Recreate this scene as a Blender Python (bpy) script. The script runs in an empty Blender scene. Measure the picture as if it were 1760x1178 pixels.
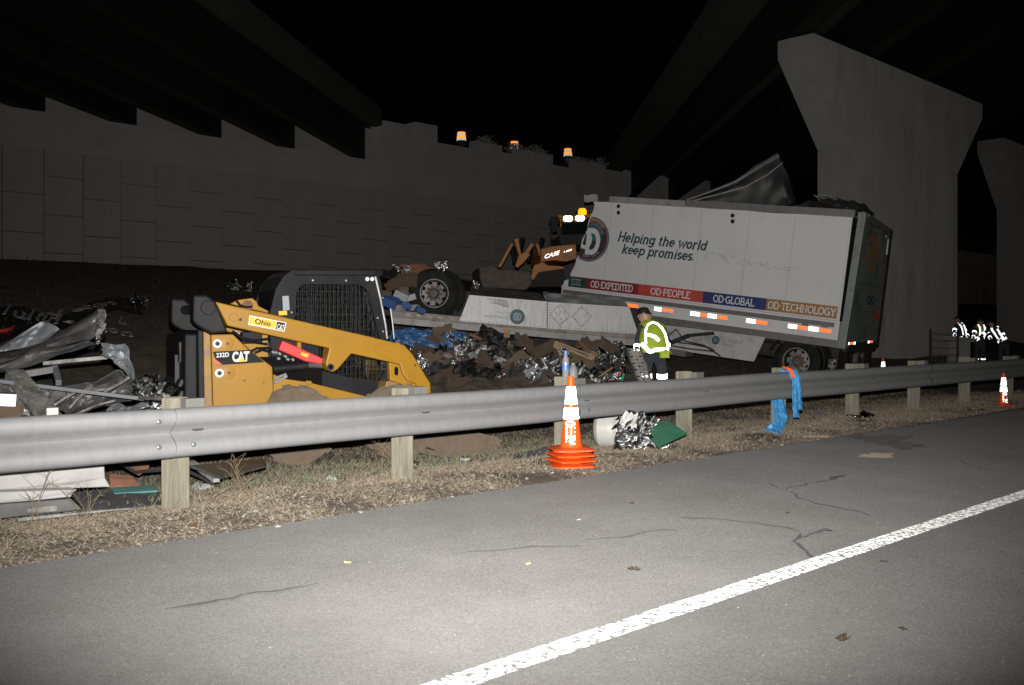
import bpy, math, random
from mathutils import Vector as V, Matrix, noise
random.seed(7)
R_ = random.Random(11)
C = bpy.context.scene.collection
SC = bpy.context.scene

# ---------------------------------------------------------------- camera, night sky, flash
FPX, CX, HY, CAMZ = 1711.1, 880.0, 567.0, 1.2       # focal length in photo pixels, principal column, horizon row, eye height
cam_d = bpy.data.cameras.new("camera"); cam = bpy.data.objects.new("camera", cam_d); C.objects.link(cam)
cam.location = (0, 0, CAMZ); cam.rotation_euler = (math.pi / 2, 0, 0)
cam_d.lens = 35.0; cam_d.sensor_width = 36.0; cam_d.shift_y = -22.0 / 1760.0
cam_d.clip_start = 0.05; cam_d.clip_end = 600.0
SC.camera = cam
world = bpy.data.worlds.new("World"); SC.world = world; world.use_nodes = True
bg = world.node_tree.nodes["Background"]
bg.inputs[0].default_value = (0.55, 0.62, 1.0, 1); bg.inputs[1].default_value = 0.0005      # starless night
# the camera's own flash, the light this picture was taken with: a small lamp a hand's breadth above the lens
fl = bpy.data.lights.new("camera_flash", "SPOT"); flo = bpy.data.objects.new("camera_flash", fl); C.objects.link(flo)
fl.energy = 9800.0; fl.color = (1.0, 0.97, 0.935); fl.spot_size = math.radians(86); fl.spot_blend = 1.0
fl.shadow_soft_size = 0.02
flo.location = (0.0, 0.03, CAMZ + 0.13)
flo.rotation_euler = (math.radians(93.0), 0, math.radians(0.5)); flo.scale = (1.0, 0.70, 1.0)      # a wide, flat beam as flash heads have
SC.view_settings.view_transform = "Standard"; SC.view_settings.look = "None"
SC.view_settings.exposure = 0.0; SC.view_settings.gamma = 1.0; SC.view_settings.use_curve_mapping = False
SC.cycles.max_bounces = 5; SC.cycles.diffuse_bounces = 2; SC.cycles.glossy_bounces = 3
SC.cycles.sample_clamp_indirect = 4.0

# ---------------------------------------------------------------- helpers
CAM = V((0, 0, CAMZ))
U = V((0.7116, 0.7026, 0)); N = V((-0.7026, 0.7116, 0))      # along the road / away from the road to the wall
def ray(px, py): return V(((px - CX) / FPX, 1.0, (HY - py) / FPX))
def P(px, py, d): return CAM + ray(px, py) * d
def on_z(px, py, z=0.0):
    r = ray(px, py); return CAM + r * ((z - CAMZ) / r.z)
def st(p): return p.x * U.x + p.y * U.y, p.x * N.x + p.y * N.y
def ST(s, t, z=0.0): v = U * s + N * t; return V((v.x, v.y, z))
def zm(x0, y0, k):                                            # enlarged-view coordinates back to photo pixels
    return lambda pts: [(x0 + a / k, y0 + b / k) for a, b in pts]

class Frame:
    def __init__(s, o, x, y, z): s.o, s.x, s.y, s.z = V(o), V(x).normalized(), V(y).normalized(), V(z).normalized()
    def inv(s, px, py, yo=0.0):
        r = ray(px, py); p0 = s.o + s.y * yo
        q = CAM + r * ((p0 - CAM).dot(s.y) / r.dot(s.y)) - s.o
        return V((q.dot(s.x), yo, q.dot(s.z)))
    def pts(s, l, yo=0.0): return [s.inv(a, b, yo) for a, b in l]
    def xz(s, l, yo=0.0): return [(q.x, q.z) for q in s.pts(l, yo)]
    def m(s):
        M = Matrix((s.x, s.y, s.z)).transposed().to_4x4(); M.translation = s.o; return M

class MB:
    def __init__(s): s.v, s.f, s.i = [], [], []
    def add(s, vs, fs, mi=0):
        b = len(s.v); s.v += [tuple(a) for a in vs]; s.f += [tuple(b + k for k in f) for f in fs]; s.i += [mi] * len(fs); return s
    def box(s, c, d, R=None, mi=0):
        c = V(c); h = V(d) / 2; vs = []
        for x in (-1, 1):
            for y in (-1, 1):
                for z in (-1, 1):
                    q = V((x * h.x, y * h.y, z * h.z)); vs.append(c + (R @ q if R else q))
        return s.add(vs, [(0, 1, 3, 2), (4, 6, 7, 5), (0, 4, 5, 1), (2, 3, 7, 6), (0, 2, 6, 4), (1, 5, 7, 3)], mi)
    def prism(s, poly, y0, y1, mi=0):                          # (x, z) outline pushed through y
        n = len(poly); vs = [(x, y0, z) for x, z in poly] + [(x, y1, z) for x, z in poly]
        fs = [tuple(range(n)), tuple(range(2 * n - 1, n - 1, -1))] + [(k, k + n, (k + 1) % n + n, (k + 1) % n) for k in range(n)]
        return s.add(vs, fs, mi)
    def beam(s, a, b, w, h, mi=0, up=(0, 0, 1)):
        a, b = V(a), V(b); d = (b - a).normalized(); x = d.cross(V(up))
        if x.length < 1e-3: x = d.cross(V((1, 0, 0)))
        x.normalize(); z = x.cross(d)
        vs = [p + x * (sx * w / 2) + z * (sz * h / 2) for p in (a, b) for sx, sz in ((-1, -1), (1, -1), (1, 1), (-1, 1))]
        return s.add(vs, [(3, 2, 1, 0), (4, 5, 6, 7)] + [(k, (k + 1) % 4, (k + 1) % 4 + 4, k + 4) for k in range(4)], mi)
    def tube(s, path, r, n=8, mi=0, caps=True):
        path = [V(p) for p in path]; rs = r if isinstance(r, (list, tuple)) else [r] * len(path); vs = []; x = None
        for k, p in enumerate(path):
            d = (path[min(k + 1, len(path) - 1)] - path[max(k - 1, 0)]).normalized()
            if x is None:
                x = d.cross(V((0, 0, 1)))
                if x.length < 1e-3: x = d.cross(V((1, 0, 0)))
            x = (x - d * x.dot(d)).normalized(); y = d.cross(x)
            vs += [p + (x * math.cos(a) + y * math.sin(a)) * rs[k] for a in [2 * math.pi * j / n for j in range(n)]]
        fs = [(k * n + j, k * n + (j + 1) % n, (k + 1) * n + (j + 1) % n, (k + 1) * n + j) for k in range(len(path) - 1) for j in range(n)]
        if caps: fs += [tuple(range(n - 1, -1, -1)), tuple(range((len(path) - 1) * n, len(path) * n))]
        return s.add(vs, fs, mi)
    def lathe(s, prof, n=24, M=None, mi=0, caps=False):
        vs = []
        for r, h in prof:
            for j in range(n):
                a = 2 * math.pi * j / n; q = V((r * math.cos(a), r * math.sin(a), h)); vs.append(M @ q if M else q)
        m = len(prof)
        fs = [(k * n + j, k * n + (j + 1) % n, (k + 1) * n + (j + 1) % n, (k + 1) * n + j) for k in range(m - 1) for j in range(n)]
        if caps and prof[0][0] > 1e-4: fs.append(tuple(range(n - 1, -1, -1)))
        if caps and prof[-1][0] > 1e-4: fs.append(tuple(range((m - 1) * n, m * n)))
        return s.add(vs, fs, mi)
    def grid(s, fn, nu, nv, mi=0):
        vs = [fn(i / nu, j / nv) for j in range(nv + 1) for i in range(nu + 1)]; w = nu + 1
        return s.add(vs, [(j * w + i, j * w + i + 1, (j + 1) * w + i + 1, (j + 1) * w + i) for j in range(nv) for i in range(nu)], mi)
    def mesh(s, name, mats, smooth=True, angle=35, solid=0.0):
        me = bpy.data.meshes.new(name); me.from_pydata(s.v, [], s.f)
        for m in (mats if isinstance(mats, (list, tuple)) else [mats]): me.materials.append(m)
        if len(set(s.i)) > 1: me.polygons.foreach_set("material_index", s.i)
        me.validate(); me.update()
        if solid:                                                   # give a sheet its real thickness, rim included
            n0 = len(me.vertices); front = [tuple(v.co) for v in me.vertices]; back = [tuple(v.co - v.normal * solid) for v in me.vertices]
            fs = [tuple(p.vertices) for p in me.polygons]; cnt = {}
            for f in fs:
                for a, b in zip(f, f[1:] + f[:1]): cnt[(a, b)] = 1
            rim = [(b, a, a + n0, b + n0) for a, b in cnt if (b, a) not in cnt]
            mt = list(me.materials); me = bpy.data.meshes.new(name); me.from_pydata(front + back, [], fs + [tuple(k + n0 for k in reversed(f)) for f in fs] + rim)
            for m in mt: me.materials.append(m)
            me.validate(); me.update()
        if smooth:
            me.polygons.foreach_set("use_smooth", [True] * len(me.polygons)); me.set_sharp_from_angle(angle=math.radians(angle))
        return me
    def build(s, name, mats, parent=None, smooth=True, angle=35, label=None, bevel=0.0, solid=0.0):
        o = bpy.data.objects.new(name, s.mesh(name, mats, smooth, angle, solid)); C.objects.link(o)
        if parent: o.parent = parent
        if label: o["label"] = label
        if bevel:
            m = o.modifiers.new("edge", "BEVEL"); m.width = bevel; m.segments = 2; m.limit_method = "ANGLE"; m.angle_limit = math.radians(40)
        return o

def tag(o, label, cat, group=None):
    o["label"] = label; o["category"] = cat; o["kind"] = "thing"
    if group: o["group"] = group
    return o
def thing(name, label, cat, loc=(0, 0, 0), group=None, M=None):
    o = bpy.data.objects.new(name, None); C.objects.link(o); o.empty_display_size = 0.2
    if M is not None: o.matrix_world = M
    else: o.location = loc
    return tag(o, label, cat, group)
def struct(o): o["kind"] = "structure"; return o
def stuff(o): o["kind"] = "stuff"; return o
def dup(root, M=None, label=None):
    r = root.copy(); C.objects.link(r)
    if M is not None: r.matrix_world = M
    if label: r["label"] = label
    for ch in root.children:
        c = ch.copy(); C.objects.link(c); c.parent = r
        for g in ch.children: d = g.copy(); C.objects.link(d); d.parent = c
    return r

# ---------------------------------------------------------------- materials
def mat(name, col, rough=0.6, metal=0.0, var=0.15, scale=6.0, bump=0.0, bscale=60.0, dirt=None, damt=0.5, dscale=3.0, stretch=None, spec=0.5, bdist=0.01):
    m = bpy.data.materials.new(name); m.use_nodes = True; nt = m.node_tree; n = nt.nodes; L = nt.links; b = n["Principled BSDF"]
    b.inputs["Roughness"].default_value = rough; b.inputs["Metallic"].default_value = metal; b.inputs["Specular IOR Level"].default_value = spec; b.inputs["Diffuse Roughness"].default_value = 0.9 if rough > 0.8 else 0.0
    tc = n.new("ShaderNodeTexCoord"); co = tc.outputs["Object"]
    if stretch:
        mp = n.new("ShaderNodeMapping"); mp.inputs["Scale"].default_value = stretch; L.new(co, mp.inputs["Vector"]); co = mp.outputs[0]
    def nz(sc, det=5.0, rg=0.6):
        t = n.new("ShaderNodeTexNoise"); t.inputs["Scale"].default_value = sc; t.inputs["Detail"].default_value = det
        t.inputs["Roughness"].default_value = rg; L.new(co, t.inputs["Vector"]); return t.outputs["Fac"]
    mr = n.new("ShaderNodeMapRange"); mr.inputs["From Min"].default_value = 0.3; mr.inputs["From Max"].default_value = 0.7; L.new(nz(scale), mr.inputs["Value"])
    mx = n.new("ShaderNodeMix"); mx.data_type = "RGBA"
    mx.inputs["A"].default_value = (*[max(0, c * (1 - var)) for c in col], 1); mx.inputs["B"].default_value = (*[min(1, c * (1 + var)) for c in col], 1)
    L.new(mr.outputs[0], mx.inputs["Factor"]); out = mx.outputs["Result"]
    if dirt:
        dr = n.new("ShaderNodeMapRange"); dr.inputs["From Min"].default_value = 0.62 - 0.25 * damt; dr.inputs["From Max"].default_value = 0.82 - 0.25 * damt
        L.new(nz(dscale, 8.0, 0.7), dr.inputs["Value"])
        m2 = n.new("ShaderNodeMix"); m2.data_type = "RGBA"; L.new(dr.outputs[0], m2.inputs["Factor"]); L.new(out, m2.inputs["A"])
        m2.inputs["B"].default_value = (*dirt, 1); out = m2.outputs["Result"]
    L.new(out, b.inputs["Base Color"])
    if bump:
        bp = n.new("ShaderNodeBump"); bp.inputs["Strength"].default_value = bump; bp.inputs["Distance"].default_value = bdist
        L.new(nz(bscale, 6.0), bp.inputs["Height"]); L.new(bp.outputs[0], b.inputs["Normal"])
    return m
def lamp_mat(name, col, power):
    m = bpy.data.materials.new(name); m.use_nodes = True; b = m.node_tree.nodes["Principled BSDF"]
    b.inputs["Base Color"].default_value = (*col, 1); b.inputs["Emission Color"].default_value = (*col, 1); b.inputs["Emission Strength"].default_value = power
    return m
def retro_mat(name, col, rough=0.5, base=0.5):
    # retroreflective sheeting (glass beads / prisms): it gives off nothing; it throws a lamp's light back towards the lamp,
    # i.e. the mirror lobe of its beads stands round the ray it came along whatever way the sheet is turned
    m = bpy.data.materials.new(name); m.use_nodes = True; nt = m.node_tree; n = nt.nodes; L = nt.links
    geo = n.new("ShaderNodeNewGeometry"); g = n.new("ShaderNodeBsdfGlossy"); g.inputs["Roughness"].default_value = rough; g.inputs["Color"].default_value = (*col, 1)
    L.new(geo.outputs["Incoming"], g.inputs["Normal"])
    d = n.new("ShaderNodeBsdfDiffuse"); d.inputs["Color"].default_value = (*col, 1)
    mx = n.new("ShaderNodeMixShader"); mx.inputs[0].default_value = base
    L.new(d.outputs[0], mx.inputs[1]); L.new(g.outputs[0], mx.inputs[2]); L.new(mx.outputs[0], n["Material Output"].inputs["Surface"])
    return m

M = {}
M["concrete"] = mat("pier_concrete", (0.215, 0.205, 0.185), 0.85, var=0.12, scale=0.7, bump=0.2, bscale=25, dirt=(0.16, 0.152, 0.137), damt=0.5, dscale=0.8, stretch=(1, 1, 0.3))
M["wall"] = mat("wall_concrete", (0.285, 0.272, 0.25), 0.9, var=0.1, scale=0.9, bump=0.5, bscale=9, dirt=(0.19, 0.178, 0.16), damt=0.48, dscale=0.5, stretch=(1, 1, 0.35), bdist=0.02)
M["wall_dark"] = mat("joint_fill", (0.02, 0.02, 0.02), 0.9)
M["coping"] = mat("coping_concrete", (0.31, 0.30, 0.285), 0.9, var=0.1, scale=0.6, bump=0.2, bscale=14)
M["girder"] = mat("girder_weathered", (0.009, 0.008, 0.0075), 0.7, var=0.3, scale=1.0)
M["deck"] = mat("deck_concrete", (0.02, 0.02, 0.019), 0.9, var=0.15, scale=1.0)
M["galv"] = mat("galvanised_rail", (0.160, 0.163, 0.166), 0.55, 0.12, var=0.07, scale=3.0, bump=0.05, bscale=120, dirt=(0.15, 0.15, 0.148), damt=0.32, dscale=2.5, stretch=(5, 5, 0.6))
M["bolt"] = mat("bolt_steel", (0.13, 0.13, 0.13), 0.5, 0.5)
M["post"] = mat("weathered_post", (0.145, 0.134, 0.100), 0.85, var=0.35, scale=5, bump=0.6, bscale=12, stretch=(5, 5, 0.5), dirt=(0.085, 0.075, 0.052), damt=0.5, dscale=3)
M["block"] = mat("blockout_dark", (0.10, 0.10, 0.09), 0.8)
M["yellow"] = mat("machine_yellow", (0.245, 0.124, 0.007), 0.45, spec=0.3, var=0.06, scale=2.5, bump=0.03, bscale=40, dirt=(0.2, 0.125, 0.03), damt=0.18, dscale=4)
M["yellow_dirty"] = mat("machine_yellow_muddy", (0.23, 0.125, 0.018), 0.6, var=0.1, dirt=(0.15, 0.09, 0.05), damt=0.75, dscale=5, bump=0.2, bscale=20)
M["black"] = mat("black_paint", (0.007, 0.007, 0.008), 0.55, spec=0.18, var=0.3, bump=0.04, bscale=50, dirt=(0.012, 0.0115, 0.011), damt=0.35, dscale=6)
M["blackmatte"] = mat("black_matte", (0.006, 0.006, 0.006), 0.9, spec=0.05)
M["darkgrey"] = mat("dark_grey_steel", (0.022, 0.023, 0.025), 0.55, 0.1, spec=0.25, var=0.25, dirt=(0.06, 0.056, 0.05), damt=0.4, dscale=5)
M["glass"] = mat("cab_glass", (0.006, 0.007, 0.008), 0.15, var=0.1, spec=0.3)
M["red"] = mat("lock_brace_red", (0.42, 0.024, 0.022), 0.5, var=0.08)
M["rubber"] = mat("tyre_rubber", (0.010, 0.010, 0.010), 0.8, spec=0.15, var=0.4, bump=0.2, bscale=30, dirt=(0.022, 0.021, 0.020), damt=0.35, dscale=8)
M["mudrubber"] = mat("muddy_tyre", (0.12, 0.09, 0.064), 0.95, var=0.3, bump=0.7, bscale=25, dirt=(0.05, 0.045, 0.04), damt=0.5, dscale=6, bdist=0.02)
M["chrome"] = mat("rod_chrome", (0.5, 0.5, 0.5), 0.25, 0.9)
M["steel"] = mat("bare_steel", (0.30, 0.30, 0.295), 0.5, 0.3, var=0.25, dirt=(0.14, 0.11, 0.09), damt=0.45, dscale=8)
M["decal_white"] = mat("decal_white", (0.55, 0.55, 0.54), 0.5, var=0.02)
M["decal_yellow"] = mat("decal_yellow", (0.55, 0.34, 0.012), 0.45, var=0.02)
M["decal_black"] = mat("decal_black", (0.010, 0.010, 0.010), 0.6, spec=0.15, var=0.02)
M["decal_red"] = mat("decal_red", (0.6, 0.05, 0.03), 0.5, var=0.05)
M["tr_white"] = mat("trailer_white", (0.50, 0.495, 0.495), 0.45, var=0.02, scale=1.2, bump=0.03, bscale=3, dirt=(0.42, 0.415, 0.41), damt=0.30, dscale=2.2)
M["tr_skirt"] = mat("skirt_dirty_white", (0.40, 0.40, 0.395), 0.5, 0.15, var=0.08, scale=4, dirt=(0.25, 0.245, 0.24), damt=0.45, dscale=3.0, stretch=(6, 1, 0.9), bump=0.06, bscale=6)
M["tr_skirt_clean"] = mat("skirt_white", (0.36, 0.36, 0.355), 0.5, var=0.07, dirt=(0.16, 0.16, 0.15), damt=0.4, dscale=2)
M["tr_grey"] = mat("rail_grey", (0.15, 0.148, 0.145), 0.5, 0.3, var=0.2, scale=3, dirt=(0.08, 0.07, 0.065), damt=0.45, dscale=3)
M["tr_alu"] = mat("rail_aluminium", (0.22, 0.22, 0.215), 0.6, 0.05, var=0.15, scale=3, dirt=(0.15, 0.135, 0.12), damt=0.5, dscale=4)
M["tr_dirtyrail"] = mat("rail_brown_grime", (0.20, 0.175, 0.155), 0.7, 0.1, var=0.2, scale=6, dirt=(0.12, 0.09, 0.075), damt=0.55, dscale=4)
M["tr_door"] = mat("door_greenish", (0.15, 0.17, 0.155), 0.45, var=0.15, scale=2, dirt=(0.07, 0.075, 0.07), damt=0.5, dscale=2.0, bump=0.05, bscale=5)
M["tr_dark"] = mat("chassis_dark", (0.012, 0.011, 0.0105), 0.8, var=0.4, dirt=(0.03, 0.024, 0.018), damt=0.4, dscale=5, bump=0.3, bscale=20)
M["lip"] = mat("lip_bare_metal", (0.12, 0.122, 0.125), 0.4, 0.3, var=0.4, scale=4, bump=0.3, bscale=5, bdist=0.02)
M["print_teal"] = mat("print_dark_teal", (0.018, 0.052, 0.055), 0.5, var=0.05)
M["print_grey"] = mat("print_faded_grey", (0.16, 0.165, 0.165), 0.6, var=0.2, scale=20)
M["b_green"] = mat("band_dark_green", (0.012, 0.04, 0.03), 0.5, var=0.1)
M["b_crimson"] = mat("band_crimson", (0.17, 0.016, 0.024), 0.5, var=0.1)
M["b_red"] = mat("band_orange_red", (0.36, 0.05, 0.035), 0.5, var=0.1)
M["b_blue"] = mat("band_navy", (0.018, 0.027, 0.115), 0.5, var=0.1)
M["b_ochre"] = mat("band_ochre", (0.27, 0.135, 0.045), 0.5, var=0.1)
M["logo_dark"] = mat("logo_dark", (0.03, 0.03, 0.034), 0.5, var=0.1)
M["logo_maroon"] = mat("logo_maroon", (0.1, 0.02, 0.025), 0.5, var=0.1)
M["logo_orange"] = mat("logo_orange", (0.35, 0.13, 0.06), 0.5, var=0.1)
M["logo_teal"] = mat("logo_teal", (0.025, 0.125, 0.125), 0.5, var=0.1)
M["logo_grey"] = mat("logo_grey", (0.2, 0.215, 0.235), 0.5, var=0.05)
M["rim"] = mat("wheel_rim_dull", (0.16, 0.158, 0.15), 0.55, 0.1, var=0.3, dirt=(0.05, 0.038, 0.03), damt=0.5, dscale=9)
M["rust"] = mat("rusty_iron", (0.13, 0.06, 0.035), 0.85, var=0.4, bump=0.4, bscale=30)
M["sheet_dark"] = mat("torn_sheet_dark", (0.075, 0.073, 0.07), 0.5, 0.35, var=0.35, scale=3, dirt=(0.10, 0.095, 0.09), damt=0.4, dscale=2.5, bump=0.35, bscale=7, bdist=0.02)
M["sheet_grey"] = mat("torn_sheet_grey", (0.14, 0.14, 0.142), 0.45, 0.4, var=0.2, scale=3, dirt=(0.06, 0.06, 0.06), damt=0.4, dscale=2, bump=0.3, bscale=5, bdist=0.02)
M["sheet_blue"] = mat("torn_sheet_bluegrey", (0.105, 0.112, 0.12), 0.5, 0.2, var=0.2, scale=3, bump=0.3, bscale=5, bdist=0.02)
M["scuffed"] = mat("scuffed_beam", (0.17, 0.165, 0.155), 0.6, 0.1, var=0.6, scale=9, dirt=(0.035, 0.026, 0.02), damt=0.55, dscale=8, bump=0.5, bscale=14, bdist=0.02)
M["alu_bright"] = mat("bright_aluminium", (0.36, 0.355, 0.345), 0.42, 0.3, var=0.12, scale=2, dirt=(0.22, 0.21, 0.19), damt=0.36, dscale=3, stretch=(0.7, 1, 3), bump=0.12, bscale=9, bdist=0.02)
M["plate"] = mat("grey_plate", (0.085, 0.085, 0.085), 0.5, 0.2, var=0.2, scale=3, dirt=(0.13, 0.125, 0.12), damt=0.35, dscale=3)
M["teal_glass"] = mat("teal_plastic", (0.07, 0.165, 0.15), 0.5, var=0.15)
M["foil"] = mat("silver_foil", (0.52, 0.52, 0.52), 0.17, 1.0, var=0.1, scale=10, bump=0.9, bscale=14, bdist=0.05)
M["foil_dark"] = mat("dark_foil", (0.17, 0.17, 0.168), 0.15, 1.0, var=0.5, scale=9, bump=0.9, bscale=12, bdist=0.05)
M["film"] = mat("grey_cling_film", (0.045, 0.045, 0.047), 0.2, 0.2, var=0.4, scale=6, bump=0.6, bscale=8, bdist=0.04)
M["card"] = mat("cardboard_brown", (0.056, 0.036, 0.023), 0.9, var=0.3, scale=5, bump=0.2, bscale=18, dirt=(0.05, 0.035, 0.025), damt=0.45, dscale=4)
M["card_light"] = mat("cardboard_tan", (0.095, 0.066, 0.043), 0.9, var=0.2, scale=5, dirt=(0.07, 0.05, 0.035), damt=0.4, dscale=4)
M["bag"] = mat("black_plastic", (0.005, 0.005, 0.005), 0.55, spec=0.3, var=0.3, bump=0.8, bscale=7, bdist=0.04)
M["timber"] = mat("raw_timber", (0.25, 0.175, 0.105), 0.85, var=0.2, scale=4, stretch=(1, 1, 6), dirt=(0.2, 0.13, 0.08), damt=0.4)
M["blue_wrap"] = mat("blue_wrap", (0.018, 0.075, 0.19), 0.4, var=0.35, bump=0.6, bscale=9, bdist=0.03, dirt=(0.1, 0.1, 0.1), damt=0.35, dscale=4)
M["carton_blue"] = mat("carton_blue", (0.03, 0.08, 0.2), 0.6, var=0.15)
M["carton_white"] = mat("carton_white", (0.22, 0.22, 0.225), 0.6, var=0.15)
M["soil"] = mat("rubble_soil", (0.042, 0.033, 0.025), 0.95, var=0.5, scale=4, bump=1.0, bscale=6, dirt=(0.09, 0.065, 0.045), damt=0.45, dscale=2, bdist=0.1)
M["orange"] = mat("cone_orange", (0.72, 0.075, 0.006), 0.42, var=0.05)
M["strap"] = mat("strap_blue", (0.055, 0.27, 0.56), 0.6, var=0.4, scale=22, bump=0.6, bscale=60)
M["tagorange"] = mat("tag_orange", (0.8, 0.1, 0.015), 0.5, var=0.1)
M["bucket"] = mat("white_plastic", (0.33, 0.33, 0.31), 0.45, var=0.05, scale=3, dirt=(0.26, 0.25, 0.23), damt=0.35)
M["green_felt"] = mat("green_board", (0.008, 0.052, 0.027), 0.9, var=0.3, scale=8, bump=0.3, bscale=40, dirt=(0.01, 0.02, 0.014), damt=0.4, dscale=4)
M["mat"] = mat("rubber_scrap", (0.025, 0.025, 0.026), 0.9, var=0.3, bump=0.4, bscale=40)
M["vest"] = mat("hi_vis_yellow", (0.36, 0.47, 0.03), 0.7, var=0.15, scale=9, bump=0.5, bscale=12, bdist=0.02)
M["uniform"] = mat("dark_uniform", (0.028, 0.032, 0.04), 0.85, var=0.25, scale=8, bump=0.5, bscale=16, bdist=0.02)
M["skin"] = mat("skin", (0.42, 0.24, 0.17), 0.55, var=0.06)
M["helmet"] = mat("dark_helmet", (0.02, 0.018, 0.016), 0.4)
M["case_orange"] = mat("loader_orange", (0.36, 0.13, 0.018), 0.5, var=0.15, dirt=(0.13, 0.07, 0.03), damt=0.45, dscale=3)
M["dullbucket"] = mat("loader_bucket_steel", (0.10, 0.085, 0.07), 0.8, 0.2, var=0.3, bump=0.3, bscale=10)
M["weed"] = mat("dry_weed", (0.13, 0.095, 0.06), 0.9, var=0.3)
M["leaf"] = mat("dead_leaf", (0.035, 0.022, 0.012), 0.8, var=0.4)
M["crack"] = mat("crack_tar", (0.035, 0.034, 0.033), 0.9, var=0.3)
M["halo"] = mat("crack_grime", (0.070, 0.068, 0.065), 0.9, var=0.25, scale=30)
M["stain"] = mat("oil_stain", (0.040, 0.039, 0.037), 0.85, var=0.45, scale=9)
M["retro_w"] = retro_mat("retro_white", (0.95, 0.97, 1.0), 0.42, 0.8)
M["retro_o"] = retro_mat("retro_red", (0.95, 0.16, 0.035), 0.5, 0.8)
M["retro_far"] = retro_mat("retro_vest_silver", (0.9, 0.95, 1.0), 0.36, 0.85)
M["retro_drum_o"] = retro_mat("retro_drum_orange", (0.9, 0.28, 0.03), 0.31, 0.85)
M["retro_cab"] = retro_mat("retro_decal_cream", (1.0, 0.93, 0.85), 0.42, 0.8)
def pane_mat():
    m = bpy.data.materials.new("clear_pane"); m.use_nodes = True; nt = m.node_tree; n = nt.nodes; L = nt.links
    t = n.new("ShaderNodeBsdfTransparent"); t.inputs["Color"].default_value = (.72, .74, .74, 1); g = n.new("ShaderNodeBsdfGlossy"); g.inputs["Roughness"].default_value = 0.08
    mx = n.new("ShaderNodeMixShader"); mx.inputs[0].default_value = 0.06; L.new(t.outputs[0], mx.inputs[1]); L.new(g.outputs[0], mx.inputs[2]); L.new(mx.outputs[0], n["Material Output"].inputs["Surface"]); return m
M["pane"] = pane_mat()
M["lamp_warm"] = lamp_mat("work_lamp", (1.0, 0.80, 0.50), 9.0)
M["lamp_amber"] = lamp_mat("beacon_amber", (1.0, 0.30, 0.005), 2.2)

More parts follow.
